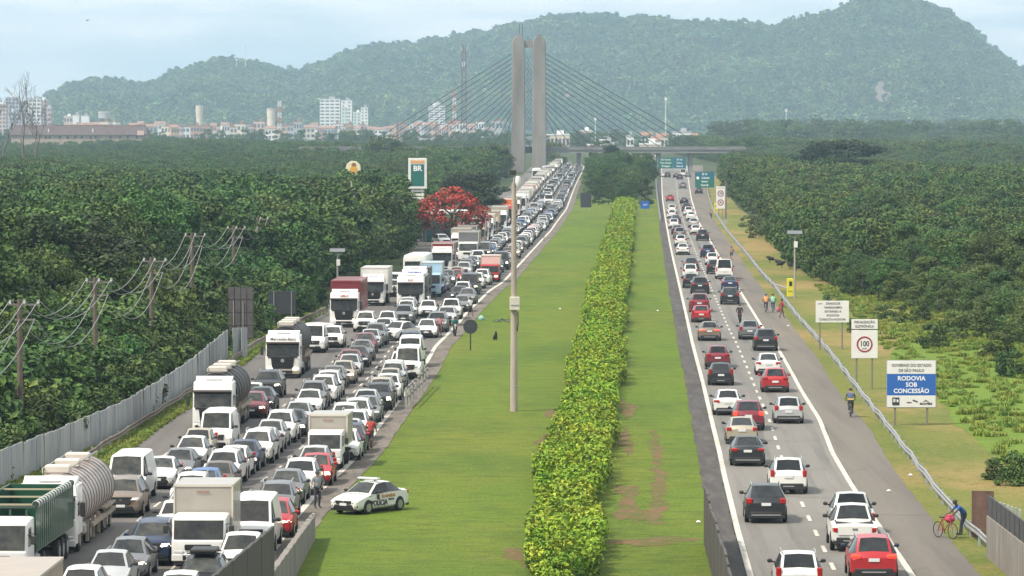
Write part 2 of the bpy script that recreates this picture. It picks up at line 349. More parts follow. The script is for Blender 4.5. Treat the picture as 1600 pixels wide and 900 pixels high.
for k in range(30):
    Y = 175 + 420 * rs0.random() ** 1.5; e_, w_ = (E_right_l, E_right_a(Y) - E_right_l(Y)) if k % 3 else (lambda q: E_left_line(q) - 12, 12.0); x0 = e_(Y) + w_ * rs0.uniform(0, .5); l = rs0.uniform(1.5, 6); p = []
    for j in range(8): p.append((x0 + l * j / 7, Y + rs0.uniform(-.25, .25) + .5 * math.sin(j)))
    vs = [(x, y - .03, .0605) for x, y in p] + [(x, y + .03, .0605) for x, y in p]; b.add(vs, [(j, j + 1, 9 + j, 8 + j) for j in range(7)])
b.build('tar_seams', M_tar, kind='structure')
M_patch = ground_mat('asphalt_repair', [((0.145, 0.135, 0.122), 0, 0, 0, 0), ((0.14, 0.13, 0.12), 1.5, .4, .65, (1, .4, 1))], rough=.9)
for px, py, w_, l_ in ((1195, 560, 1.5, 18), (1085, 500, 1.3, 16)):
    X_, Y_ = G(px, py); e_ = E_right_l; dx = X_ - e_(Y_); strip('road_patch', off(e_, dx - w_ / 2), off(e_, dx + w_ / 2), Y_, Y_ + l_, .0585, M_patch, n=8)
# worn footpath and bare patches in the median
E_trail_a = Edge([(1006, 640), (1016, 690), (1020, 740), (1016, 790), (1006, 830)], sm=3); E_trail_b = Edge([(1012, 640), (1030, 690), (1038, 740), (1042, 790), (1030, 830)], sm=3)
strip('dirt_path', E_trail_a, E_trail_b, 198, 258, 0.036, M_dirt, n=60, cols=2, jit=0.25)
def patch(x, y, rx, ry, m, z=0.037, n=36):
    cx, cy = G(x, y); b = MB(); ph = [random.uniform(0, 6.28) for _ in range(4)]
    vs = [(cx, cy, z)]
    for k in range(n):
        a = 2 * math.pi * k / n; q = 1 + .22 * math.sin(3 * a + ph[0]) + .15 * math.sin(5 * a + ph[1]) + .12 * math.sin(9 * a + ph[2]) + random.uniform(-.08, .08)
        vs.append((cx + rx * q * math.cos(a), cy + ry * q * math.sin(a), z))
    b.add(vs, [(0, 1 + k, 1 + (k + 1) % n) for k in range(n)]); b.build('dirt_patch', m, kind='structure')
for x, y, rx, ry in ((985, 800, .7, 6), (1000, 850, 1.5, 1.6), (980, 770, .6, 4), (860, 690, .7, 6), (1045, 845, 1.3, 1.2), (975, 690, .5, 9), (820, 870, .8, 4), (980, 640, .5, 8), (870, 650, .6, 7)):
    patch(x, y, rx, ry, M_dirt, z=0.037 + random.uniform(0, .004))

# ------------------------------------------------------------------ foliage prototypes
def leaf_mat(name, c1, c2, rnd=0.28, wscale=0.02, c3=None):
    m = bpy.data.materials.new(name); m.use_nodes = True; t = m.node_tree; b = t.nodes['Principled BSDF']
    b.inputs['Roughness'].default_value = 0.62; b.inputs['Specular IOR Level'].default_value = 0.25
    oi = t.nodes.new('ShaderNodeObjectInfo'); g = t.nodes.new('ShaderNodeNewGeometry')
    n = t.nodes.new('ShaderNodeTexNoise'); n.inputs['Scale'].default_value = wscale; n.inputs['Detail'].default_value = 4
    t.links.new(g.outputs['Position'], n.inputs['Vector'])
    x = t.nodes.new('ShaderNodeMix'); x.data_type = 'RGBA'; x.inputs['A'].default_value = (*c1, 1); x.inputs['B'].default_value = (*c2, 1)
    mr = t.nodes.new('ShaderNodeMapRange'); mr.inputs['From Min'].default_value = .35; mr.inputs['From Max'].default_value = .65
    t.links.new(n.outputs['Fac'], mr.inputs[0]); t.links.new(mr.outputs[0], x.inputs[0])
    hs = t.nodes.new('ShaderNodeHueSaturation'); v = t.nodes.new('ShaderNodeMapRange'); v.inputs['To Min'].default_value = 1 - rnd; v.inputs['To Max'].default_value = 1 + rnd
    t.links.new(oi.outputs['Random'], v.inputs[0]); t.links.new(v.outputs[0], hs.inputs['Value']); t.links.new(x.outputs['Result'], hs.inputs['Color'])
    m4 = t.nodes.new('ShaderNodeMath'); m4.operation = 'MULTIPLY'; m4.inputs[1].default_value = 9.7
    m3 = t.nodes.new('ShaderNodeMath'); m3.operation = 'FRACT'; h = t.nodes.new('ShaderNodeMapRange'); h.inputs['To Min'].default_value = .465; h.inputs['To Max'].default_value = .525
    t.links.new(oi.outputs['Random'], m4.inputs[0]); t.links.new(m4.outputs[0], m3.inputs[0]); t.links.new(m3.outputs[0], h.inputs[0]); t.links.new(h.outputs[0], hs.inputs['Hue'])
    t.links.new(hs.outputs[0], b.inputs['Base Color']); MATS[name] = m
    return m
LEAF = [leaf_mat('leaf_dark', (0.020, 0.047, 0.012), (0.030, 0.056, 0.014)), leaf_mat('leaf_mid', (0.040, 0.096, 0.019), (0.056, 0.104, 0.022)), leaf_mat('leaf_light', (0.070, 0.140, 0.025), (0.090, 0.142, 0.030))]
LEAF_B = [leaf_mat('mangrove_dark', (0.021, 0.048, 0.014), (0.034, 0.056, 0.017)), leaf_mat('mangrove_mid', (0.050, 0.108, 0.022), (0.074, 0.110, 0.026)), leaf_mat('mangrove_light', (0.086, 0.155, 0.030), (0.112, 0.152, 0.036))]
LEAF_D = [leaf_mat('leaf_deep_dark', (0.010, 0.024, 0.010), (0.014, 0.028, 0.012)), leaf_mat('leaf_deep_mid', (0.020, 0.042, 0.014), (0.026, 0.046, 0.016)), leaf_mat('leaf_deep_light', (0.036, 0.064, 0.018), (0.046, 0.070, 0.022))]  # darker leaf greens of the trees that have dark crowns
LEAF_H = [leaf_mat('hedge_deep', (0.050, 0.105, 0.009), (0.066, 0.115, 0.011), .25), leaf_mat('hedge_green', (0.130, 0.235, 0.013), (0.170, 0.235, 0.016), .25), leaf_mat('hedge_tip', (0.190, 0.315, 0.018), (0.235, 0.310, 0.022), .25)]  # leaf tones vary; the deep one also paints shadow gaps into the hedge
M_bark = mat('bark', (0.12, 0.10, 0.08), 0.9, var=0.35, vscale=3)
M_bark_p = mat('pale_bark', (0.30, 0.27, 0.23), 0.9, var=0.3, vscale=3)

def leaves(b, c, rad, n, size, up=0.55, mats=(0, 1, 2), wts=(.34, .42, .24), flat=1.0, rs=random):
    for _ in range(n):
        d = Vector((rs.gauss(0, 1), rs.gauss(0, 1), rs.gauss(0, 1))); d.normalize()
        r = rad * (0.55 + 0.45 * rs.random() ** .5)
        p = Vector(c) + Vector((d.x * r, d.y * r, d.z * r * flat))
        nrm = (d * .7 + Vector((rs.gauss(0, .5), rs.gauss(0, .5), rs.gauss(0, .5) + up))).normalized()
        u = nrm.orthogonal().normalized(); a = rs.uniform(0, 6.28); q = nrm.cross(u); u, q = u * math.cos(a) + q * math.sin(a), q * math.cos(a) - u * math.sin(a)
        s = size * rs.uniform(.6, 1.3); k = rs.choices(mats, wts)[0]
        b.add([p - u * s * .5, p + q * s * .32 + nrm * s * .1, p + u * s * .6, p - q * s * .32 + nrm * s * .1], [(0, 1, 2, 3)], k)

def crown(nclump, per, R0, H0, size, zbase=0.35, wide=1.0, seed=0, wts=None, domed=0.6):
    rs = random.Random(seed); b = MB()
    for i in range(nclump):
        a = rs.uniform(0, 6.28); q = rs.random(); z = q; rr = math.sqrt(max(0.02, 1 - (abs(z - .35) / .7) ** 2.2)) * R0 * wide
        r = rr * (rs.uniform(.45, 1.0))
        c = (r * math.cos(a), r * math.sin(a), H0 * (zbase + (1 - zbase) * z * .92))
        cr_ = R0 * rs.uniform(.24, .42)
        t = rs.random(); w_ = wts or ((.55, .35, .10) if t < .35 else ((.25, .5, .25) if t < .75 else (.08, .42, .5)))
        leaves(b, c, cr_, per, size, flat=domed, wts=w_, rs=rs)
    return b
def trunk(H0, r, seed, lean=0.03, branches=5, top=.62, spread=.18):
    rs = random.Random(seed); b = MB(); x = y = 0; path = [(0, 0, -.2)]
    for k in range(1, 6):
        x += rs.gauss(0, lean) * H0 * .2; y += rs.gauss(0, lean) * H0 * .2; path.append((x, y, H0 * top * k / 5))
    b.tube(path, [r * (1.25 - .17 * k) for k in range(6)], 7)
    for k in range(branches):
        p = path[rs.choice((2, 3, 4, 5))]; a = rs.uniform(0, 6.28); l = H0 * spread * rs.uniform(.6, 1.1)
        b.tube([p, (p[0] + math.cos(a) * l * .5, p[1] + math.sin(a) * l * .5, p[2] + l * .35), (p[0] + math.cos(a) * l, p[1] + math.sin(a) * l, p[2] + l * .8)], [r * .5, r * .33, r * .12], 5)
    return b
def proto(name, mb, mats, smooth=None):
    return bpy.data.objects.new(name, mb.mesh(name, mats, smooth))
# near crowns (height 1 unit = 10 m tall tree)
CROWN = [crown(46, 190, 3.1, 9.6, .27, .10, 1.0, 1), crown(42, 190, 3.6, 9.0, .27, .18, 1.0, 2, domed=.5), crown(48, 180, 2.6, 10.0, .26, .08, 1.0, 3, domed=.75),
         crown(46, 195, 4.0, 8.8, .28, .25, 1.0, 4, domed=.42), crown(40, 195, 2.9, 9.2, .26, .1, 1.0, 5), crown(52, 175, 3.3, 9.6, .26, .06, 1.0, 6)]
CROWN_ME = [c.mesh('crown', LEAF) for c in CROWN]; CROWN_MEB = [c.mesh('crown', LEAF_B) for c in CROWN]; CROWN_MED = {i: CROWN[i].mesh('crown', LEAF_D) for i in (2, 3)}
TRUNK_ME = [trunk(10, .22, 20 + i).mesh('trunk', M_bark, 60) for i in range(4)]
BUSH_ME = [crown(20, 130, 1.7, 2.6, .20, .05, 1.0, 40 + i, domed=.7).mesh('shrub', LEAF) for i in range(4)]
BUSH_MEB = [crown(20, 130, 1.7, 2.6, .20, .05, 1.0, 40 + i, domed=.7).mesh('shrub', LEAF_B) for i in range(4)]
# far crowns: fewer, larger leaf clumps
FAR = [crown(30, 90, 3.3, 9.3, .44, .12, 1.0, 60 + i, domed=.55) for i in range(5)]
FAR_P = [proto('far_tree', c, LEAF) for c in FAR]; FAR_PB = [proto('far_tree_b', c, LEAF_B) for c in FAR]

# ------------------------------------------------------------------ vehicles
PAINT = {'white': (0.66, 0.645, 0.60), 'silver': (0.46, 0.46, 0.45), 'grey': (0.17, 0.17, 0.175), 'black': (0.018, 0.019, 0.022), 'dark blue': (0.025, 0.04, 0.09),
         'blue': (0.05, 0.12, 0.30), 'red': (0.36, 0.018, 0.022), 'dark red': (0.17, 0.02, 0.03), 'beige': (0.42, 0.36, 0.27), 'brown': (0.13, 0.09, 0.065),
         'bronze': (0.22, 0.17, 0.13), 'green': (0.012, 0.065, 0.035), 'orange': (0.75, 0.16, 0.03), 'maroon': (0.20, 0.03, 0.035), 'pale blue': (0.34, 0.48, 0.58), 'tan': (0.34, 0.26, 0.19), 'stone': (0.33, 0.30, 0.26), 'pink': (0.62, 0.45, 0.40)}
def paint(c):
    metal = 0.35 if c in ('silver', 'grey', 'bronze', 'dark blue', 'brown', 'beige') else 0.0
    return mat('paint_' + c.replace(' ', '_'), PAINT[c], 0.38, metal, coat=0.25, var=0.07, vscale=1.2, spec=.35)
M_glass = mat('car_glass', (0.008, 0.010, 0.011), 0.05, spec=0.42, col2=(.055, .052, .042), vscale=1.9, objrand=.6)
M_glass2 = mat('tinted_glass', (0.007, 0.008, 0.010), 0.08, spec=0.35, col2=(.03, .032, .032), vscale=1.6, objrand=.6)
M_trim = mat('black_trim', (0.022, 0.021, 0.02), 0.6)
M_under = mat('underbody', (0.012, 0.012, 0.012), 0.9)
M_tyre = mat('tyre_rubber', (0.018, 0.018, 0.018), 0.85)
M_rim = mat('wheel_rim', (0.42, 0.42, 0.42), 0.35, 0.7)
M_chrome = mat('bright_trim', (0.6, 0.6, 0.58), 0.2, 0.9)
M_lamp = mat('headlamp_lens', (0.62, 0.62, 0.60), 0.12, 0.25)
M_lampon = mat('headlamp_lit', (0.9, 0.85, 0.7), 0.2, emit=(1.0, 0.86, 0.60), estr=2.6)
M_tail = mat('tail_lens', (0.33, 0.012, 0.012), 0.2)
M_tailon = mat('tail_lit', (0.7, 0.03, 0.02), 0.25, emit=(1.0, 0.06, 0.03), estr=1.4)
M_plate = mat('number_plate', (0.62, 0.62, 0.60), 0.5)
M_orange_lens = mat('amber_lens', (0.7, 0.25, 0.03), 0.3)

def spec_of(kind):
    v = 0
    if kind[-1].isdigit(): kind, v = kind[:-1], int(kind[-1])
    sp = base_spec(kind)
    if v:
        st = []; hl = len(sp['st'])
        for i, (y, wf, zt, ht, c) in enumerate(sp['st']):
            roof = 3 < i < hl - 3
            if v == 1: zt += (.05 if i < 3 else (.035 if roof else .02)); y += (-.12 if i in (3, 4) else (.10 if i == hl - 4 else 0))
            else: zt += (-.035 if i < 3 else (-.04 if roof else -.01)); y += (.10 if i in (3, 4) else (-.14 if i == hl - 4 else 0)); ht += (.02 if roof else 0)
            st.append((y, wf, zt, ht, c))
        sp['st'] = st; sp['W'] *= (1.025 if v == 1 else .985)
    sp['v'] = v; return sp
def base_spec(kind):
    # stations: y from the nose, half-width factor, top z, half-width of the top, is cabin start
    if kind == 'hatchback':
        return dict(L=3.95, W=1.72, belt=.93, zb=.22, wr=.305, st=[(0, .84, .66, .60, 0), (.07, .92, .74, .66, 0), (.38, .985, .84, .70, 0), (1.0, 1, .98, .74, 1), (1.72, 1, 1.42, .585, 1), (2.32, 1, 1.50, .60, 1), (2.40, 1, 1.50, .60, 1), (3.15, 1, 1.46, .575, 1), (3.72, .975, 1.04, .66, 2), (3.86, .95, .95, .70, 0), (3.95, .90, .84, .70, 0)])
    if kind == 'sedan':
        return dict(L=4.45, W=1.76, belt=.93, zb=.22, wr=.315, st=[(0, .82, .64, .60, 0), (.08, .92, .72, .66, 0), (.42, .985, .82, .72, 0), (1.22, 1, .97, .76, 1), (1.98, 1, 1.40, .575, 1), (2.55, 1, 1.47, .585, 1), (2.63, 1, 1.47, .585, 1), (3.2, 1, 1.42, .56, 1), (3.86, .985, 1.04, .68, 2), (4.34, .96, 1.0, .72, 0), (4.45, .90, .86, .72, 0)])
    if kind == 'suv':
        return dict(L=4.35, W=1.82, belt=1.06, zb=.27, wr=.35, st=[(0, .86, .78, .64, 0), (.07, .94, .88, .70, 0), (.36, .99, .98, .74, 0), (1.08, 1, 1.12, .78, 1), (1.72, 1, 1.56, .62, 1), (2.45, 1, 1.66, .64, 1), (2.53, 1, 1.66, .64, 1), (3.65, 1, 1.62, .61, 1), (4.13, .98, 1.14, .70, 2), (4.28, .96, 1.02, .74, 0), (4.35, .92, .90, .74, 0)])
    if kind == 'pickup':
        return dict(L=5.2, W=1.88, belt=1.10, zb=.36, wr=.38, st=[(0, .88, .86, .66, 0), (.07, .95, .96, .72, 0), (.36, .99, 1.06, .78, 0), (1.25, 1, 1.18, .80, 1), (1.85, 1, 1.68, .64, 1), (2.35, 1, 1.77, .66, 1), (2.43, 1, 1.77, .66, 1), (3.1, 1, 1.73, .63, 1), (3.38, 1, 1.20, .78, 2), (5.12, .99, 1.14, .86, 0), (5.2, .97, 1.02, .86, 0)])
    if kind == 'van':
        return dict(L=5.2, W=1.92, belt=1.22, zb=.28, wr=.34, st=[(0, .88, .86, .68, 0), (.07, .94, .98, .74, 0), (.28, .99, 1.10, .80, 0), (.62, 1, 1.26, .83, 1), (1.28, 1, 2.06, .76, 1), (1.75, 1, 2.14, .77, 1), (1.83, 1, 2.14, .77, 1), (5.02, 1, 2.16, .76, 1), (5.14, 1, 1.24, .86, 2), (5.18, .98, 1.1, .86, 0), (5.2, .97, .95, .86, 0)])

def car_shapes(kind):
    sp = spec_of(kind); v = sp['v']; kind = kind.rstrip('012'); L, W, hw = sp['L'], sp['W'], sp['W'] / 2; st = sp['st']
    rings = []
    for (y, wf, zt, ht, cab) in st:
        h = hw * wf; zb = sp['zb'] + (0.10 if y in (0, L) else 0); belt = min(sp['belt'] + (0.03 if y > L * .5 else 0), zt - 0.05)
        if not cab: e = zt - .07
        else: e = belt
        mid = zb + (e - zb) * .45; yy = y - L / 2
        half = [(h * .86, zb), (h * .985, zb + .10), (h, mid), (h * .97, e), (min(ht, h * .96), zt - .05), (min(ht, h * .96) - .11, zt), (0, zt + .03)]
        ring = [(0, yy, zb)] + [(a, yy, z) for a, z in half] + [(-a, yy, z) for a, z in half[-2::-1]]
        rings.append(ring)
    n = len(rings[0])          # 0 bottom, 1..6 right side up, 7 top centre, 8..13 left side down
    body, ws, rw, sr, sl_ = MB(), MB(), MB(), MB(), MB()
    vs = [p for r in rings for p in r]; allf = {'body': [], 'ws': [], 'rw': [], 'sr': [], 'sl': []}
    dark = []
    first = next(i for i, s in enumerate(st) if s[4]); last = max(i for i, s in enumerate(st) if s[4])
    for i in range(len(rings) - 1):
        thin = (st[i + 1][0] - st[i][0]) < .1 and st[i][4]
        for k in range(n):
            j = (k + 1) % n; f = (i * n + k, i * n + j, (i + 1) * n + j, (i + 1) * n + k); tgt = 'body'
            if first <= i < last:
                if i == first and k in (6, 7): tgt = 'ws'
                elif i == last - 1 and k in (6, 7): tgt = 'rw'
                elif k in (4, 9) and not thin and not (kind == 'van' and i > first + 2):
                    tgt = 'sr' if k == 4 else 'sl'
                elif k in (4, 9) and thin: tgt = 'dark'
            if tgt == 'dark': dark.append(f)
            else: allf[tgt].append(f)
    body.add(vs, allf['body'], 0); body.add(vs, dark, 1)
    body.add(vs[:n], [tuple(range(n - 1, -1, -1))], 0); body.add(vs[-n:], [tuple(range(n))], 0)
    # wheel arches and sill are part of the body shell
    yf, yr = -L / 2 + L * .195, L / 2 - L * .195
    r = sp['wr']
    for sx in (-1, 1):
        for yc in (yf, yr):
            x = sx * (hw + .004); pts = [(x, yc, r)] + [(x, yc + (r + .065) * math.cos(a), r + (r + .065) * math.sin(a)) for a in np.linspace(-.6, math.pi + .6, 13)]
            fs = [(0, 1 + q, 2 + q) if sx < 0 else (0, 2 + q, 1 + q) for q in range(12)]; body.add(pts, fs, 2)
    body.box((0, 0, sp['zb'] - .02), (W * .82, L * .86, .10), 2)
    def pane(fs, grow=0.006):
        m = MB(); used = sorted({q for f in fs for q in f}); mp_ = {q: i for i, q in enumerate(used)}
        c = Vector((0, 0, .9)); V = []
        for q in used:
            p = Vector(vs[q]); d = Vector((p.x, p.y * .35, (p.z - .9))).normalized(); V.append(p + d * grow)
        m.add(V, [tuple(mp_[q] for q in f) for f in fs]); return m
    out = {'body': body, 'windscreen': pane(allf['ws']), 'rear_window': pane(allf['rw']), 'side_window': [pane(allf['sr']), pane(allf['sl'])]}
    # wheels
    wheel, rim = MB(), MB(); wd = .20
    wheel.tube([(-wd / 2, 0, 0), (-wd / 2 + .03, 0, 0), (wd / 2 - .03, 0, 0), (wd / 2, 0, 0)], [r * .9, r, r, r * .9], 16)
    rim.tube([(-wd / 2 - .012, 0, 0), (wd / 2 + .012, 0, 0)], r * .66, 10)
    out['wheel'] = wheel; out['rim'] = rim
    out['wheel_pos'] = [(sx * (hw - wd / 2 + .03), yc, r) for sx in (-1, 1) for yc in (yf, yr)]
    zt = st[1][2]; hl = 'pickup' == kind or 'suv' == kind or kind == 'van'
    # lamps, grille, plates
    lw, lh = (.36, .20) if hl else (.38, .16)
    lw, lh = lw * (1, 1.28, .82)[v], lh * (1, .72, 1.25)[v]
    out['headlight'] = [MB().box((sx * (hw * .93 - lw / 2), -L / 2 + .13, zt - .085), (lw, .26, lh), 0, rz=sx * .42, bev=.05, taper=(.92, .8)) for sx in (-1, 1)]
    tw, th, tz = {'hatchback': (.22, .30, .93), 'sedan': (.34, .17, .86), 'suv': (.26, .26, 1.0), 'pickup': (.15, .36, .92), 'van': (.13, .50, 1.1)}[kind]
    tw, th = tw * (1, 1.5, .75)[v], th * (1, .62, 1.35)[v]
    out['tail_light'] = [MB().box((sx * (hw * .955 - tw / 2), L / 2 - .07, tz), (tw, .18, th), 0, rz=-sx * .25, bev=.04) for sx in (-1, 1)]
    g = MB(); gz = zt - .13
    g.box((0, -L / 2 + .01, gz), (W * .50, .08, .17 if not hl else .30), 0, bev=.02, taper=(1.1, 1))
    g.box((0, -L / 2 - .022, gz + .01), (.12, .03, .10), 1, bev=.02)
    if hl: g.box((0, -L / 2 - .02, gz + .10), (W * .42, .02, .025), 1); g.box((0, -L / 2 - .02, gz - .10), (W * .42, .02, .02), 1)
    else: g.box((0, -L / 2 - .02, gz), (W * .42, .02, .022), 1)
    if v == 1: g.box((0, -L / 2 - .005, gz - .12), (W * .42, .06, .16), 0, bev=.02)
    out['grille'] = g
    lo = MB(); z0 = sp['zb'] + .16
    lo.box((0, -L / 2 + .01, z0), (W * .70, .10, .20), 0, bev=.03, taper=(.86, 1)); lo.box((0, -L / 2 + .05, sp['zb'] + .02), (W * .84, .14, .09), 0)
    for sx in (-1, 1): lo.box((sx * W * .40, -L / 2 + .07, z0 + .03), (.20, .10, .16), 0, rz=sx * .4, bev=.03)
    out['air_intake'] = lo
    rb = MB(); rb.box((0, L / 2 - .02, sp['zb'] + .17), (W * .80, .10, .20), 0, bev=.04)
    rb.box((0, L / 2 + .03, sp['zb'] + .12), (W * (.72, .5, .3)[v], .03, .05), 1)
    rb.box((0, L / 2 - .03, sp['zb'] + .05), (W * .92, .10, .14), 0)
    out['rear_bumper'] = rb
    pz = {'hatchback': .72, 'sedan': .80, 'suv': .86, 'pickup': .62, 'van': .90}[kind]
    out['number_plate'] = [MB().box((0, -L / 2 - .03, z0 + .12), (.40, .03, .12), 0), MB().box((0, L / 2 + .012, pz), (.42, .05, .13), 0)]
    mz = sp['belt'] + .10; my = -L / 2 + st[first][0] + .42
    out['mirror'] = [MB().box((sx * (hw + .12), my, mz), (.20, .14, .15), 0, bev=.045).box((sx * (hw + .0), my + .02, mz - .04), (.12, .05, .05), 1) for sx in (-1, 1)]
    if kind == 'suv':
        out['roof_rail'] = [MB().tube([(sx * .62, -L / 2 + 1.8, 1.60), (sx * .64, -L / 2 + 2.1, 1.70), (sx * .64, L / 2 - 1.05, 1.70), (sx * .61, L / 2 - .75, 1.63)], .025, 5) for sx in (-1, 1)]
    if kind == 'pickup':
        bd = MB(); bd.box((0, 1.62, 1.165), (W * .80, 1.55, .06), 0); out['bed'] = bd
        tg = MB(); tg.box((0, L / 2 + .012, .90), (W * .72, .04, .40), 0, bev=.02); tg.box((0, L / 2 + .04, .96), (.22, .02, .08), 1); out['tailgate'] = tg
    out['spec'] = sp
    return out
SHAPES = {k + v: car_shapes(k + v) for k in ('hatchback', 'sedan', 'suv', 'pickup', 'van') for v in ('', '1', '2')}
VROT = {}
def variant(kind):
    VROT[kind] = VROT.get(kind, -1) + 1; return kind + ('', '1', '2', '1', '', '2', '')[VROT[kind] % 7]
MESHC = {}
def cmesh(key, mb, name, mats, smooth=None):
    if key not in MESHC: MESHC[key] = mb.mesh(name, mats, smooth)
    return MESHC[key]
CATN = {'hatchback': 'hatchback', 'sedan': 'sedan', 'suv': 'suv', 'pickup': 'pickup truck', 'van': 'van'}

def car_full(kind, color, label, loc, rz, group, lit=False, brake=False, rack=False, tint=None, scale=1.0):
    k = variant(kind); sh = SHAPES[k]; root = thing({'suv': 'suv', 'pickup': 'pickup_truck', 'van': 'van'}.get(kind, kind + '_car'), label, CATN[kind], loc, rz, group)
    pm = paint(color)
    put('body', cmesh((k, 'body', color), sh['body'], 'body', [pm, M_trim, M_under], 42), root)
    put('windscreen', cmesh((k, 'ws'), sh['windscreen'], 'windscreen', M_glass, 30), root)
    put('rear_window', cmesh((k, 'rw'), sh['rear_window'], 'rear_window', M_glass2, 30), root)
    for i in (0, 1): put('side_window', cmesh((k, 'sw', i), sh['side_window'][i], 'side_window', M_glass2, 30), root)
    for i, p in enumerate(sh['wheel_pos']):
        wo = put('wheel', cmesh((k, 'wheel'), sh['wheel'], 'wheel', M_tyre, 40), root, p); put('rim', cmesh((k, 'rim'), sh['rim'], 'rim', M_rim), wo)
    for i in (0, 1):
        put('headlight', cmesh((k, 'hl', i, lit), sh['headlight'][i], 'headlight', M_lampon if lit else M_lamp, 40), root)
        put('tail_light', cmesh((k, 'tl', i, brake), sh['tail_light'][i], 'tail_light', M_tailon if brake else M_tail, 40), root)
        put('number_plate', cmesh((k, 'np', i), sh['number_plate'][i], 'number_plate', M_plate), root)
        put('mirror', cmesh((k, 'mi', i, color in ('red', 'dark blue')), sh['mirror'][i], 'mirror', [pm if color in ('red', 'dark blue') else M_trim, M_trim], 40), root)
    put('grille', cmesh((k, 'gr'), sh['grille'], 'grille', [M_trim, M_chrome], 30), root)
    put('air_intake', cmesh((k, 'ai'), sh['air_intake'], 'air_intake', M_under, 30), root)
    put('rear_bumper', cmesh((k, 'rb'), sh['rear_bumper'], 'rear_bumper', [M_trim, M_rim], 30), root)
    for i, q in enumerate(sh.get('roof_rail', ())): put('roof_rail', cmesh((k, 'rr', i), q, 'roof_rail', M_chrome, 40), root)
    if 'bed' in sh:
        put('bed', cmesh((k, 'bed'), sh['bed'], 'bed', M_under), root)
        put('tailgate', cmesh((k, 'tg', color), sh['tailgate'], 'tailgate', [pm, M_chrome]), root)
    if rack:
        q = sh['spec']['st'][6]; b = MB()
        for dy in (-.5, .5): b.box((0, dy + .2, q[2] + .10), (1.2, .05, .05), 0)
        b.box((0, .2, q[2] + .2), (1.0, 1.3, .14), 0, bev=.04); b.build('roof_rack', M_trim, root)
    if scale != 1: root.scale = (scale, scale, scale)
    return root

def merged(kind, color, lit, detail):
    """body shell with its small fittings in one mesh"""
    key = (kind, color, lit, detail)
    if key in MESHC: return MESHC[key]
    sh = SHAPES[kind]; b = MB(); b.join(sh['body'])
    for i in (0, 1):
        b.join(sh['headlight'][i], 3); b.join(sh['tail_light'][i], 4); b.join(sh['number_plate'][i], 5); b.join(sh['mirror'][i], 1)
    b.join(sh['grille'], 1); b.join(sh['air_intake'], 2); b.join(sh['rear_bumper'], 1)
    if 'bed' in sh: b.join(sh['bed'], 2); b.join(sh['tailgate'], 0)
    if detail == 0:
        b.join(sh['windscreen'], 6); b.join(sh['rear_window'], 6); b.join(sh['side_window'][0], 6); b.join(sh['side_window'][1], 6)
        for p in sh['wheel_pos']: b.join(sh['wheel'], 7, p)
    MESHC[key] = b.mesh('car', [paint(color), M_trim, M_under, M_lampon if lit else M_lamp, M_tail, M_plate, M_glass, M_tyre], 42)
    return MESHC[key]
def car_mid(kind, color, label, loc, rz, group, lit=False, **kw):
    k = variant(kind); sh = SHAPES[k]
    root = thing({'suv': 'suv', 'pickup': 'pickup_truck', 'van': 'van'}.get(kind, kind + '_car'), label, CATN[kind], loc, rz, group)
    put('body', merged(k, color, lit, 1), root)
    put('windscreen', cmesh((k, 'ws'), sh['windscreen'], 'windscreen', M_glass, 30), root)
    put('rear_window', cmesh((k, 'rw'), sh['rear_window'], 'rear_window', M_glass2, 30), root)
    for i in (0, 1): put('side_window', cmesh((k, 'sw', i), sh['side_window'][i], 'side_window', M_glass2, 30), root)
    for p in sh['wheel_pos']: put('wheel', cmesh((k, 'wheel'), sh['wheel'], 'wheel', M_tyre, 40), root, p)
    return root
def car_far(kind, color, label, loc, rz, group, lit=False, **kw):
    return thing({'suv': 'suv', 'pickup': 'pickup_truck', 'van': 'van'}.get(kind, kind + '_car'), label, CATN[kind], loc, rz, group, data=merged(variant(kind), color, lit, 0))

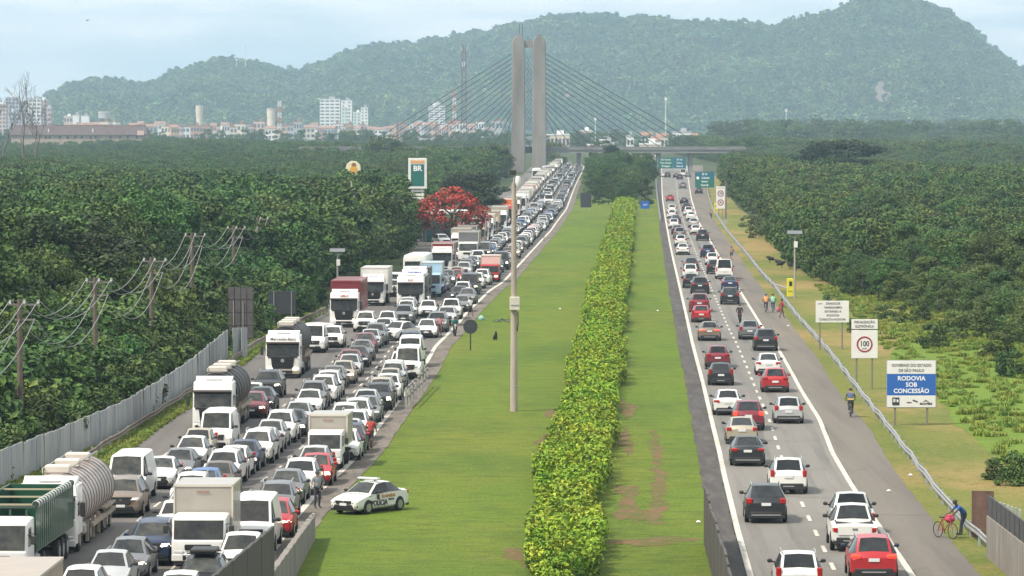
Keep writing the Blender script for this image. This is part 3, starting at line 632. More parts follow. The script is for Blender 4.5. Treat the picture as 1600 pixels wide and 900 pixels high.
# ---- trucks: nose at local y = 0, the load runs back along +y
M_ribbed = mat('steel_grey', (0.34, 0.33, 0.31), 0.5, 0.4, var=0.2, vscale=2)
M_chassis = mat('chassis_black', (0.02, 0.02, 0.02), 0.7)
M_tank_b = mat('tank_dark', (0.014, 0.012, 0.013), 0.55, 0.0, spec=.12)
M_tank_s = mat('tank_silver', (0.40, 0.345, 0.31), 0.42, 0.35, var=0.15, vscale=1.2, stretch=(1, .3, 1))
def cab(root, W, H, color, text_s=None, visor='white', bumper=None, low=False, lit=False, tcol=None):
    pm = paint(color); hw = W / 2; wt = H * (.80 if not low else .93)   # top of the windscreen
    ws0 = H * (.50 if not low else .55)
    prof = [(0.02, .42), (0.0, .9), (0.02, ws0 - .06), (.10, ws0), (.30, wt), (.46, wt + .10), (.75, H - .06), (1.0, H), (2.1, H), (2.1, .75), (1.5, .75), (.5, .75), (.45, .42)]
    rings = []
    for x, dy, dz in ((-hw, .16, .06), (-hw + .05, .06, .02), (-hw + .2, 0, 0), (hw - .2, 0, 0), (hw - .05, .06, .02), (hw, .16, .06)):
        rings.append([(x, y + (dy if y < 1 else 0), z - (dz if z > 2 else 0)) for y, z in prof])
    b = MB().loft(rings); b.build('cab', pm, root, smooth=35)
    # windscreen pane, slightly proud of the cab face
    v = []; q = .02
    for (x0, dy) in ((-hw + .09, .04), (-hw + .22, .0), (hw - .22, .0), (hw - .09, .04)):
        v += [(x0, .10 + dy - q, ws0 + .03), (x0, .30 + dy - q, wt - .03), (x0, .30 + dy + q, wt - .03), (x0, .10 + dy + q, ws0 + .03)]
    g = MB(); g.add(v, [(4 * i + k, 4 * i + (k + 1) % 4, 4 * i + 4 + (k + 1) % 4, 4 * i + 4 + k) for i in range(3) for k in range(4)] + [(3, 2, 1, 0), (12, 13, 14, 15)])
    g.build('windscreen', M_glass, root, smooth=20)
    for sx in (-1, 1):
        MB().box((sx * (hw + .003), .92, (ws0 + wt) / 2 - .02), (.02, .75, (wt - ws0) * .72), 0).build('side_window', M_glass2, root)
        MB().box((sx * (hw + .24), .22, ws0 + .42), (.20, .16, .62 if not low else .34), 0, bev=.04).tube([(sx * hw, .3, ws0 + .62), (sx * (hw + .24), .25, ws0 + .66)], .025, 5).build('mirror', M_trim, root)
        MB().box((sx * (hw - .30), -.035, .66), (.40, .10, .20), 0, bev=.04, rz=sx * .1).build('headlight', M_lampon if lit else M_lamp, root)
    gr = MB()
    if not low:
        gr.box((0, -.02, ws0 - .42), (W * .60, .07, .78), 0, bev=.05, taper=(1.12, 1)); gr.box((0, .02, ws0 - .02), (W * .86, .08, .07), 0)
        for k in range(4): gr.box((0, -.062, ws0 - .70 + k * .17), (W * .54, .02, .03), 1)
        gr.tube([(0, -.08, ws0 - .25), (0, -.06, ws0 - .25)], .13, 12, 2)
    else: gr.box((0, -.02, ws0 - .28), (W * .50, .06, .22), 0, bev=.04)
    gr.build('grille', [M_under, M_trim, M_chrome], root, smooth=30)
    bm = MB(); bm.box((0, -.03, .46), (W * .98, .16, .34), 0, bev=.06); bm.box((0, -.115, .47), (W * .56, .06, .20), 1); bm.box((0, -.02, .26), (W * .92, .12, .16), 1)
    bm.box((0, -.125, .40), (.40, .04, .12), 2)
    bm.build('bumper', [paint(bumper or color), M_under, M_plate], root, smooth=35)
    if not low:
        vz = wt + .22
        MB().box((0, .16, wt + .03), (W * .95, .26, .15), 0, rx=-.5, bev=.03).build('sun_visor', M_trim if visor == 'dark' else mat('visor_dark', (.05, .035, .03), .4), root)
        h = MB(); h.loft([[(x * sx_, y, z) for x, y, z in ((-1, .40, wt + .10), (1, .40, wt + .10), (1, 1.5, wt + .10), (-1, 1.5, wt + .10))] for sx_ in (hw * .96,)] + [[(-hw * .88, .78, H + .03), (hw * .88, .78, H + .03), (hw * .92, 1.7, H + .26), (-hw * .92, 1.7, H + .26)]])
        h.build('wind_deflector', pm, root, smooth=30)
        MB().box((0, .95, H + .12), (.9, .3, .14), 0, bev=.05).build('roof_lamp', mat('lamp_bar', (.72, .70, .66), .3), root)
        if text_s: text(text_s, .30, mat('lettering_' + (tcol or 'dark'), {'red': (.35, .03, .03), 'dark': (.05, .05, .05), 'blue': (.03, .08, .4)}[tcol or 'dark'], .5), root, (0, .47, wt + .31), (62, 0, 0), width=.95, bold=.006)
def wheels(root, W, ys, r=.5, parts=True):
    b = MB().tube([(-.15, 0, 0), (-.11, 0, 0), (.11, 0, 0), (.15, 0, 0)], [r * .88, r, r, r * .88], 16)
    me = MESHC.setdefault(('tw', r), b.mesh('wheel', M_tyre, 40)); rm = MESHC.setdefault(('tr', r), MB().tube([(-.16, 0, 0), (.16, 0, 0)], r * .55, 10).mesh('rim', M_rim))
    for y in ys:
        for sx in (-1, 1):
            w_ = put('wheel', me, root, (sx * (W / 2 - .16), y, r)); put('rim', rm, w_)
def truck(name, label, cat, loc, rz=0.0, W=2.45, H=3.1, L=10, color='white', load='box', lcol='white', lH=3.6, text_s=None, lit=False, low=False, group=None, tcol=None, bumper=None, lW=None, ltext=None):
    root = thing(name, label, cat, loc, rz, group); lW = lW or W + .1
    cab(root, W, H, color, text_s, lit=lit, low=low, tcol=tcol, bumper=bumper)
    y0 = 2.45 if not low else 2.2
    ch = MB(); ch.box((0, L / 2 + .6, .95), (.9, L - 1.4, .28), 0)
    for sx in (-1, 1):
        if L > 9: ch.box((sx * .95, 3.6, .75), (.5, 1.3, .55), 1, bev=.12)
        ch.box((sx * 1.0, 1.9 if not low else 1.7, .62), (.3, .5, .4), 0)
    ch.box((0, L - .1, .55), (W * .9, .12, .16), 0)
    ch.build('chassis', [M_chassis, M_ribbed], root)
    r = .5 if W > 2.2 else .4
    wheels(root, W, [1.25] + ([L - 1.2, L - 2.4, L - 3.6] if L > 11 else ([L - 1.6, L - 2.8] if L > 8.5 else [L - 1.3])) + ([5.1] if L > 11 else []), r)
    lp = paint(lcol) if lcol in PAINT else lcol
    hw = lW / 2
    if load == 'box':
        b = MB(); b.box((0, (y0 + L) / 2, (1.12 + lH) / 2), (lW, L - y0, lH - 1.12), 0, bev=.035); b.build('cargo_box', lp, root)
        t = MB(); t.box((0, y0 - .01, lH - .04), (lW + .03, .05, .10), 0); t.box((0, y0 - .01, 1.20), (lW + .03, .05, .12), 0)
        for sx in (-1, 1):
            t.box((sx * hw, y0 - .01, (1.2 + lH) / 2), (.07, .05, lH - 1.3), 0); t.box((sx * (hw + .005), (y0 + L) / 2, lH - .05), (.03, L - y0, .1), 0); t.box((sx * (hw + .005), (y0 + L) / 2, 1.16), (.03, L - y0, .1), 0)
            for k in range(1, 5): t.box((sx * (hw + .004), y0 + (L - y0) * k / 5, (1.2 + lH) / 2), (.02, .05, lH - 1.3), 0)
        t.build('edge_trim', mat('box_trim', (.52, .47, .40), .5), root)
        if ltext: text(ltext, .13, mat('lettering_red', (.25, .03, .03), .5), root, (0, y0 - .045, lH - .30), width=.9)
    elif load == 'container':
        n = 22; v = []; b = MB(); z0, z1 = 1.25, lH
        b.box((0, (y0 + L) / 2, (z0 + z1) / 2), (lW - .1, L - y0 - .1, z1 - z0 - .02), 0)
        for sx in (-1, 1):
            m_ = int((L - y0) / .28)
            for k in range(m_): b.box((sx * (hw - .035), y0 + .2 + k * .28, (z0 + z1) / 2), (.055, .15, z1 - z0 - .3), 0, taper=(1, 1))
        for k in range(9): b.box((-hw + .22 + k * (lW - .44) / 8, y0 + .035, (z0 + z1) / 2), (.15, .055, z1 - z0 - .3), 0)
        for sx in (-1, 1):
            b.box((sx * (hw - .04), y0 + .03, (z0 + z1) / 2), (.09, .09, z1 - z0), 0); b.box((sx * (hw - .03), (y0 + L) / 2, z1 - .05), (.08, L - y0, .12), 0); b.box((sx * (hw - .03), (y0 + L) / 2, z0 + .07), (.08, L - y0, .16), 0)
        b.box((0, y0 + .02, z1 - .06), (lW - .1, .09, .14), 0); b.box((0, y0 + .02, z0 + .08), (lW - .1, .09, .18), 0)
        b.build('container', lp, root)
    elif load == 'tank':
        r_ = lW / 2; zc = lH - r_; b = MB(); y1 = L
        b.tube([(0, y0, zc), (0, y0 + .12, zc), (0, y0 + .35, zc), (0, y1 - .35, zc), (0, y1 - .12, zc), (0, y1, zc)], [r_ * .7, r_ * .9, r_, r_, r_ * .9, r_ * .7], 28)
        tk = b.build('tank', lp, root, smooth=40)
        nr = int((y1 - y0) / (.95 if lcol == M_tank_s else 1.75)); pr = .035 if lcol == M_tank_s else .012
        rg = [MB().tube([(0, 0, 0), (0, .03, 0), (0, .09, 0), (0, .12, 0)], [r_ * .995, r_ + pr, r_ + pr, r_ * .995], 28).mesh('hoop', mat('hoop_brown', (.16, .125, .11), .6) if lcol == M_tank_s else mat('hoop_pale', (.24, .225, .20), .5, .2), 40)]
        for k in range(nr + 1): put('hoop', rg[0], tk, (0, y0 + .38 + k * (y1 - y0 - .88) / nr, zc))
        for k in (0.12, .42, .74):
            y = y0 + (y1 - y0) * k; MB().box((0, y, lH + .14), (1.05, .75, .34), 0, bev=.05).build('manhole_box', mat('hatch_cream', (.55, .49, .42), .5, var=.1), root)
        rl = MB()
        for sx in (-1, 1): rl.tube([(sx * .52, y0 + .4, lH + .02), (sx * .56, y0 + .5, lH + .2), (sx * .56, y1 - .5, lH + .2), (sx * .52, y1 - .4, lH + .02)], .03, 5)
        rl.build('walkway_rail', M_ribbed, root)
        fn = MB()
        for sx in (-1, 1):
            fn.box((sx * (r_ - .05), (y0 + y1) / 2 + 1, zc - r_ * .78), (.22, (y1 - y0) * .75, .16), 0)
            for k in range(5): fn.box((sx * (r_ - .1), y0 + 1.5 + k * (y1 - y0 - 3) / 4, zc - r_ * .9), (.14, .14, .9), 0)
            fn.box((sx * (r_ - .06), y1 - 2.4, 1.12), (.30, 3.7, .08), 0)
        fn.build('tank_cradle', mat('cradle', (.30, .24, .18), .7, var=.3), root)
    elif load == 'tarp':
        b = MB()
        for sx in (-1, 1):
            b.box((sx * hw, (y0 + L) / 2, (1.2 + lH) / 2), (.06, L - y0, lH - 1.2), 0)
            for k in range(int((L - y0) / .6)): b.box((sx * (hw + .03), y0 + .4 + k * .6, (1.2 + lH) / 2), (.04, .10, lH - 1.3), 0)
        b.box((0, L, (1.2 + lH) / 2), (lW, .06, lH - 1.2), 0); b.build('tarp_side', lp, root)
        MB().box((0, (y0 + L) / 2, 1.25), (lW, L - y0, .1), 0).build('load_floor', mat('plank_floor', (.10, .08, .06), .9), root)
        f = MB(); f.box((0, y0, 1.75), (lW, .08, 1.0), 0)
        for k in range(4): f.box((-hw + .35 + k * (lW - .7) / 3, y0 - .05, 2.45), (.08, .08, .8), 0)
        f.box((0, y0 - .05, lH), (lW, .1, .1), 0); f.build('headboard', mat('green_steel', (.03, .05, .035), .7), root)
        for k in range(3):
            for j in range(2): MB().box((-hw + .42 + k * .84, y0 - .06, 1.5 + j * .42), (.78, .03, .30), 0).build('reflector_panel', mat('reflector', (.55, .22, .08), .35, col2=(.50, .38, .2), vscale=4, var=.1), root)
        for k in range(3): MB().box((0, y0 + 1.6 + k * 3.6, lH - .05), (lW, .08, .06), 0).build('roof_bar', mat('bar_wood', (.42, .36, .24), .8), root)
        MB().tube([(hw - .02, y0 + .1, lH + .08), (hw - .02, L - .3, lH + .08)], .135, 10).build('rolled_cover', mat('roll_dark', (.02, .035, .03), .6), root, smooth=40)
        sm_ = MB().tube([(0, 0, 0), (0, .2, 0)], .15, 10).mesh('cover_strap', mat('roll_white', (.6, .62, .55), .6), 40)
        for k in range(14): put('cover_strap', sm_, root, (hw - .02, y0 + .15 + k * .7, lH + .08))
    elif load == 'dark':
        b = MB(); b.box((0, (y0 + L) / 2, (1.12 + lH) / 2), (lW, L - y0, lH - 1.12), 0, bev=.05); b.build('cargo_box', lp, root)
        t = MB()
        for k in range(int((L - y0) / 1.1)):
            for sx in (-1, 1): t.box((sx * (hw + .01), y0 + .5 + k * 1.1, (1.1 + lH) / 2), (.04, .08, lH - 1.2), 0)
        t.build('edge_trim', M_ribbed, root, kind='stuff')
    return root
def bus(label, loc, rz=0.0, L=10, H=3.5, W=2.5, color='white', group=None, lit=False):
    root = thing('bus', label, 'bus', loc, rz, group); hw = W / 2
    rings = []
    for y, f, dz in ((0, .90, -.20), (.06, .97, -.08), (.3, 1, 0), (L - .3, 1, 0), (L - .05, .97, -.06), (L, .93, -.12)):
        rings.append([(x * f, y, z + (dz if z > 1 else 0)) for x, z in ((-hw * .96, .35), (-hw, .6), (-hw, H - .45), (-hw * .9, H - .12), (-hw * .6, H), (hw * .6, H), (hw * .9, H - .12), (hw, H - .45), (hw, .6), (hw * .96, .35))])
    MB().loft(rings).build('body', paint(color), root, smooth=40)
    MB().box((0, .02, H * .60), (W * .84, .12, H * .40), 0, bev=.08).build('windscreen', M_glass, root, smooth=30)
    for sx in (-1, 1):
        MB().box((sx * hw, L / 2, H * .66), (.03, L - 1.2, H * .26), 0).build('side_window', M_glass2, root)
        MB().box((sx * (hw * .78), -.02, .75), (.36, .1, .2), 0, bev=.04).build('headlight', M_lampon if lit else M_lamp, root)
        MB().box((sx * (hw + .2), -.1, H * .72), (.16, .14, .5), 0, bev=.04).build('mirror', M_trim, root)
    MB().box((0, .0, .45), (W * .94, .14, .3), 0, bev=.05).build('bumper', M_trim, root)
    wheels(root, W, [2.0, L - 2.6], .48)
    return root

# ------------------------------------------------------------------ where the vehicles stand
LH = {'hatchback': 1.50, 'sedan': 1.47, 'suv': 1.68, 'pickup': 1.78, 'van': 2.15}
ENT = []     # every vehicle of the jam: dict(kind, color, X, Y (nose), L, W, lane, ...)
def slope(e, Y): return (e(Y + 8) - e(Y - 8)) / 16.0
def C(kind, color, xc, ytop, lane, lm=None, label=None, **kw):
    h = LH[kind]; L_ = spec_of(kind)['L']; Yr = F * (CAM_H - h) / (ytop - HZ); Yc = Yr - .7
    ENT.append(dict(kind=kind, color=color, X=(xc - 800) * (Yc - .4) / F, Y=Yc - L_ / 2, L=L_, W=spec_of(kind)['W'], lane=lane, lm=lm, label=label, kw=kw))
def T(xc, yb, lane, lm, label, L=9, W=2.5, **kw):
    X, Y = G(xc, yb); ENT.append(dict(kind='truck', X=X, Y=Y, L=L, W=W, lane=lane, lm=lm, label=label, kw=kw))
def Bu(xc, yb, lane, lm, label, L=10, H=3.5, **kw):
    X, Y = G(xc, yb); ENT.append(dict(kind='bus', X=X, Y=Y, L=L, W=2.5, H=H, lane=lane, lm=lm, label=label, kw=kw))
# lane 1: lorries along the wood
T(-28, 1069, 0, None, 'tan box lorry at the very bottom left corner, only its roof showing', L=10, color='white', load='box', lcol='tan', lH=3.0, H=2.7, low=True)
T(-12, 924, 0, None, 'open lorry with dark green tarpaulin sides and rolled striped cover', L=13, color='white', load='tarp', lcol='green', lH=2.95, H=2.6, low=True)
T(71, 878, 1, 'the silver tanker', 'silver ribbed tanker lorry with cream hatch boxes beside the green tarpaulin lorry', L=13.5, W=2.45, color='white', load='tank', lcol=M_tank_s, lH=3.1, H=2.85, lW=2.6)
C('suv', 'bronze', 192, 746, 1)
C('van', 'white', 199, 709, 1, lm='the big white van', label='big white delivery van right behind the bronze suv by the silver tanker', lit=True)
C('sedan', 'white', 248, 713, 1); C('sedan', 'grey', 277, 703, 1); C('sedan', 'white', 297, 683, 1); C('hatchback', 'beige', 307, 669, 1)
C('van', 'white', 338, 641, 1, label='white van close in front of the nearer dark tanker lorry', lit=True)
T(331, 680, 1, 'the nearer dark tanker', 'nearer of two white-cabbed lorries pulling a shiny dark tank', L=12.5, W=2.3, color='white', load='tank', lcol=M_tank_b, lH=3.35, H=2.95, lW=2.45)
C('hatchback', 'dark red', 394, 617, 2, lit=True); C('sedan', 'black', 407, 608, 2, lit=True); C('hatchback', 'white', 391, 600, 2)
C('suv', 'black', 419, 579, 1.6, lm='the black suv by the tankers', label='black suv with lit headlights just in front of the farther dark tanker', lit=True)
T(441, 593, 1, 'the farther dark tanker', 'farther of the dark tank lorries, maker name across its white brow', L=12.5, W=2.4, color='white', load='tank', lcol=M_tank_b, lH=3.5, H=3.0, lW=2.45, text_s='Mercedes-Benz', lit=True, bumper='beige')
C('van', 'white', 490, 506, 1, label='white van with green load tight behind the farther dark tanker'); C('suv', 'white', 507, 508, 1, lit=True); C('suv', 'white', 519, 509, 1, lit=True)
T(537, 513, 1, 'the red container lorry', 'white lorry carrying a tall dark red corrugated shipping container', L=13, W=2.45, color='white', load='container', lcol='maroon', lH=3.95, H=3.0, text_s='GMCS', tcol='red', lit=True)
T(582, 479, 1, 'the white box lorry', 'white box lorry with wind deflector beside the red container lorry', L=9, W=2.25, color='white', load='box', lcol='white', lH=3.6, H=2.75, lW=2.6)
C('suv', 'white', 570, 487, 1); C('suv', 'silver', 612, 447, 1); C('van', 'white', 613, 432, 1, label='white van with a curved roof, squeezed between two tall white lorries')
T(641, 487, 2, 'the tall white lorry', 'tall white lorry with rounded cab and dark load in the middle lane', L=9.5, W=2.55, color='white', load='dark', lcol='black', lH=3.2, H=3.2, lit=False, bumper='beige', tcol='red', text_s='SCA')
T(647, 471, 2, None, 'dark box lorry with a blue lettered brow behind the tall white lorry', L=9, W=2.5, color='white', load='dark', lcol='black', lH=3.2, H=3.1, text_s='EUROMAX', tcol='blue')
T(672, 465, 2.4, None, 'pale blue box lorry standing right of the lettered lorry', L=8, W=2.1, color='pale blue', load='box', lcol='pale blue', lH=3.4, H=2.4, low=True)
Bu(648, 453, 1, 'the white coach', 'white coach with curved roof showing above the lettered lorry', L=9, H=3.7)
T(690, 426, 1, 'the maroon box lorry', 'maroon box lorry with white cab and tan roof edge beside the wood', L=10, W=2.4, color='white', load='box', lcol='maroon', lH=3.35, H=2.7)
T(731, 410, 1, 'the grey box lorry', 'grey box lorry behind the maroon one, by the filling station', L=9, W=2.4, color='white', load='box', lcol='grey', lH=3.75, H=2.5, low=True)
T(744, 386, 1, 'the dark maroon lorry', 'dark maroon covered lorry with tan cab below the red tree', L=10, W=2.4, color='tan', load='box', lcol='maroon', lH=3.9, H=2.9)
T(766, 371, 1, None, 'tan box lorry behind the dark maroon covered lorry', L=9, W=2.4, color='tan', load='box', lcol='tan', lH=3.9, H=2.8)
T(780, 359, 1, None, 'cream box lorry farther back, just in front of the orange lorry', L=8, W=2.4, color='white', load='box', lcol='beige', lH=3.6, H=2.8)
T(794, 349, 1, 'the orange lorry', 'bright orange and red lorry beyond the red flowering tree', L=11, W=2.4, color='red', load='box', lcol='orange', lH=4.0, H=2.9)
Bu(812, 334, 1, None, 'white bus directly behind the bright orange lorry', L=11, H=3.6)
T(826, 316, 1, 'the far red lorry', 'far red box lorry with white cab behind the white bus', L=10, W=2.4, color='white', load='box', lcol='red', lH=3.6, H=2.9)
Bu(838, 284, 1, None, 'far white coach near the bridge with dark windscreen', L=11, H=3.8, lit=True)
Bu(853, 278, 1.6, None, 'far grey coach right of the white one near the bridge', L=11, H=3.6, color='silver')
T(925, 259, 3, None, 'tiny white box lorry under the bridge deck, left one', L=10, color='white', load='box', lcol='white', lH=4, H=2.9)
T(941, 257, 3.9, None, 'tiny white box lorry under the bridge deck, right one', L=10, color='white', load='box', lcol='white', lH=4, H=2.9)
# lane 2
C('hatchback', 'white', 123, 888, 2); C('sedan', 'silver', 168, 861, 2); C('sedan', 'grey', 198, 844, 2, lit=True); C('suv', 'dark blue', 236, 813, 2, lit=True, label='dark blue suv with lit headlights left of the pale box lorry')
C('hatchback', 'white', 274, 782, 2, lit=True); C('sedan', 'silver', 290, 760, 2); C('suv', 'white', 297, 743, 2, lm='the white suv in the middle lane', label='white suv leading the middle lane cluster above the pale box lorry'); C('hatchback', 'blue', 316, 739, 2)
C('sedan', 'brown', 338, 731, 2); C('suv', 'white', 347, 719, 2); C('hatchback', 'white', 362, 710, 2, lit=True); C('sedan', 'dark blue', 378, 702, 2, lit=True); C('suv', 'white', 400, 691, 2); C('sedan', 'silver', 410, 683, 2); C('sedan', 'silver', 421, 669, 2)
C('suv', 'white', 437, 657, 2); C('sedan', 'black', 455, 641, 2, lit=True, lm='the black sedan', label='black sedan with one bright headlight in the middle lane'); C('sedan', 'silver', 465, 628, 2); C('sedan', 'white', 482, 608, 2); C('suv', 'grey', 488, 597, 2); C('suv', 'white', 504, 587, 2); C('suv', 'white', 512, 579, 2)
C('sedan', 'grey', 520, 571, 2); C('hatchback', 'beige', 535, 564, 2, lit=True); C('sedan', 'silver', 545, 554, 2); C('hatchback', 'dark red', 546, 546, 2, label='dark red hatchback in the middle lane, its roof paler than its bonnet', lm='the dark red hatchback'); C('sedan', 'black', 558, 541, 2); C('sedan', 'grey', 565, 532, 2); C('hatchback', 'dark red', 570, 521, 2)
C('sedan', 'silver', 578, 514, 2); C('suv', 'grey', 586, 508, 2); C('sedan', 'white', 598, 497, 2)
C('sedan', 'white', 622, 503, 2.5, label='white sedan slanting across the lanes behind the white van', lm='the slanting white sedan', turn=-24)
C('hatchback', 'white', 604, 489, 2); C('suv', 'grey', 630, 476, 2); C('suv', 'white', 634, 469, 2, lit=True)
# lane 3, beside the median
C('hatchback', 'white', 276, 895, 3); C('suv', 'black', 314, 877, 3, rack=True, label='black car with a laden roof rack in front of the pale box lorry')
T(308, 893, 3, 'the pale box lorry', 'pale grey box lorry with small red maker mark, nearest by the wall', L=5.9, W=2.15, color='white', load='box', lcol='stone', lH=3.2, H=2.1, low=True, lW=2.35, ltext='FACCHINI')
C('pickup', 'white', 376, 831, 3); C('van', 'white', 395, 799, 3, label='white van half hidden by the dark corner wall'); C('hatchback', 'red', 427, 781, 3, lm='the nearer red hatchback', label='nearer bright red hatchback behind the white van', lit=True)
C('suv', 'grey', 431, 751, 3); C('sedan', 'grey', 446, 735, 3, lit=True); C('suv', 'white', 467, 720, 3); C('hatchback', 'red', 491, 708, 3, lm='the farther red hatchback', label='farther bright red hatchback in front of the small white box lorry', lit=True); C('hatchback', 'silver', 488, 699, 3)
T(506, 737, 3, 'the small white box lorry', 'small white box lorry with cream box right of the red hatchback', L=5.6, W=1.75, color='white', load='box', lcol='stone', lH=2.7, H=1.95, low=True, lW=1.95, ltext='FACCHINI')
C('hatchback', 'white', 536, 677, 3); C('hatchback', 'dark blue', 545, 669, 3, lit=True); C('sedan', 'silver', 543, 660, 3); C('suv', 'white', 551, 651, 3); C('suv', 'white', 538, 640, 3); C('suv', 'white', 557, 626, 3, lit=True)
C('sedan', 'grey', 572, 619, 3); C('sedan', 'silver', 571, 610, 3); C('suv', 'black', 590, 600, 3, lit=True, lm='the black suv', label='black suv with lit lamps beside the fence posts'); C('suv', 'beige', 594, 591, 3); C('suv', 'white', 605, 585, 3); C('sedan', 'beige', 608, 576, 3); C('suv', 'silver', 613, 570, 3); C('hatchback', 'white', 614, 563, 3, lit=True); C('hatchback', 'white', 626, 559, 3)
C('van', 'white', 637, 546, 3, label='white van with a cream brow tight in front of the taller white van'); C('van', 'white', 641, 526, 3, lm='the tall white van', label='tall white van below the slanting white sedan'); C('suv', 'dark blue', 642, 518, 3)
C('sedan', 'white', 666, 499, 3, lm='the white sedan by the round sign', label='white sedan nearest the line by the round sign', lit=True); C('suv', 'grey', 682, 487, 3); C('suv', 'silver', 697, 478, 3); C('pickup', 'white', 704, 467, 3); C('sedan', 'grey', 729, 451, 3)
C('sedan', 'grey', 721, 462, 3.6); C('hatchback', 'white', 668, 470, 2.6)
T(765, 442, 3, 'the red-nosed lorry', 'small cream box lorry with a red nose near the median line', L=6, W=2.0, color='red', load='box', lcol='pink', lH=2.9, H=1.95, low=True, lW=2.1, lit=True)
C('van', 'white', 857, 304, 3, label='cream van far up the lane beside the median', color2='beige')
# push apart anything that would overlap, nearest first
def clash(a, b): return abs(a['X'] * b['Y'] / a['Y'] - b['X']) < (a['W'] + b['W']) / 2 + .06 and a['Y'] < b['Y'] + b['L'] + .5 and b['Y'] < a['Y'] + a['L'] + .5
def clash_w(a, b): return abs((a['X'] + slope(E_left_line, a['Y']) * (b['Y'] - a['Y'])) - b['X']) < (a['W'] + b['W']) / 2 + .06 and a['Y'] < b['Y'] + b['L'] + .5 and b['Y'] < a['Y'] + a['L'] + .5
fixed = [e for e in ENT if e['kind'] in ('truck', 'bus')]; PL = []
def settle(e, push=True):
    for _ in range(12):
        hit = next((p for p in PL if clash_w(p, e)), None)
        if hit is None: PL.append(e); return True
        if not push: return False
        r = e['X'] / e['Y']; up = hit['Y'] + hit['L'] + .55 - e['Y']; dn = e['Y'] + e['L'] + .55 - hit['Y']
        e['Y'] += up; e['X'] = r * e['Y']
    PL.append(e); return True
for e in sorted(fixed, key=lambda q: q['Y']): settle(e)
for e in sorted([e for e in ENT if e not in fixed], key=lambda q: q['Y']): settle(e)
# the rest of the queue, back to the bridge and beyond
COLS = ['white'] * 9 + ['silver'] * 6 + ['grey'] * 5 + ['black'] * 5 + ['dark blue', 'red', 'dark red', 'beige', 'blue', 'brown']
KINDS_ = ['hatchback'] * 4 + ['sedan'] * 4 + ['suv'] * 5 + ['pickup', 'van']
def maxY(l, tol=.6): return max([e['Y'] + e['L'] for e in PL if abs(e['lane'] - l) < tol and e['kind'] not in ('truck', 'bus') and e['kw'].get('color2') is None] + [200])
for lane, off_, y1 in ((3, -1.75, 1640), (2, -5.2, 1640), (1, -8.7, 1600)):
    Y = maxY(lane) + 1.5
    while Y < y1:
        k = random.choice(KINDS_); c = random.choice(COLS); L_ = spec_of(k)['L']
        if lane == 1 and Y > 560 and random.random() < .30:
            e = dict(kind='truck', X=0, Y=Y, L=9, W=2.4, lane=1, lm=None, label=None, kw=dict(color='white', load='box', lcol=random.choice(['white', 'grey', 'beige', 'white']), lH=3.6, H=2.8))
        else: e = dict(kind=k, color=c, X=0, Y=Y, L=L_, W=spec_of(k)['W'], lane=lane, lm=None, label=None, kw=dict(lit=random.random() < .4))
        e['X'] = E_left_line(Y) + off_ + random.uniform(-.25, .25)
        ok = settle(e, push=False)
        Y += (e['L'] + random.choice((1.6, 2.2, 3.0, 4.2, 5.5))) if ok else 1.0
# labels: each one is placed by lane and by the last landmark nearer the camera
LANE = {0: 'the shoulder', 1: 'the outer lane', 2: 'the middle lane', 3: 'the median lane'}
ORD = ['', 'first', 'second', 'third', 'fourth', 'fifth', 'sixth', 'seventh', 'eighth', 'ninth', 'tenth', 'eleventh', 'twelfth', 'thirteenth', 'fourteenth', 'fifteenth', 'sixteenth', 'seventeenth', 'eighteenth']
NICE = {'suv': 'suv', 'pickup': 'pickup', 'van': 'van', 'sedan': 'sedan', 'hatchback': 'hatchback', 'truck': 'lorry', 'bus': 'bus'}
PL.sort(key=lambda e: e['Y'])
LMS = [(e['Y'], e['lm']) for e in PL if e['lm']]
cnt = {}
FARY = 820.0
for e in PL:
    ln = int(min(3, max(0, round(e['lane'])))); lm = None
    for Y_, n_ in LMS:
        if Y_ < e['Y'] - .01: lm = n_
    key = (ln, lm); cnt[key] = cnt.get(key, 0) + 1
    if e['label'] is None:
        c = e.get('color', e['kw'].get('lcol'))
        if e['Y'] > FARY:
            e['label'] = f"small far {c} {NICE[e['kind']]} in {LANE[ln]}, well up the jam"; e['far'] = True
        elif lm: e['label'] = f"{c} {NICE[e['kind']]} in {LANE[ln]}, {ORD[min(18, cnt[key])]} back from {lm}"
        else: e['label'] = f"{c} {NICE[e['kind']]} in {LANE[ln]}, {ORD[cnt[key]]} from the bottom of the photo"
GJ = 'vehicles queueing in the jam'
n_car = 0; REST = []
for e in PL:
    a = -math.atan(slope(E_left_line, max(170, e['Y']))) + random.uniform(-.008, .008)
    kw = dict(e['kw']); kw.pop('color2', None); turn = kw.pop('turn', 0); a += R(turn)
    if e['kind'] == 'truck': truck('lorry', e['label'], 'lorry', (e['X'], e['Y'], .05), a, L=e['L'], W=e['W'], group=GJ if e.get('far') else 'lorries and buses in the jam', **kw); continue
    if e['kind'] == 'bus': bus(e['label'], (e['X'], e['Y'], .05), a, L=e['L'], H=e['H'], group='lorries and buses in the jam', **kw); continue
    n_car += 1; Yc = e['Y'] + e['L'] / 2; Xc = e['X'] + slope(E_left_line, max(170, e['Y'])) * e['L'] / 2; loc = (Xc, Yc, .05)
    if n_car > 232: REST.append((e, loc, a)); continue
    fn = car_full if Yc < 560 else (car_mid if Yc < 760 else car_far)
    fn(e['kind'], e['color'], e['label'], loc, a, GJ, **kw)
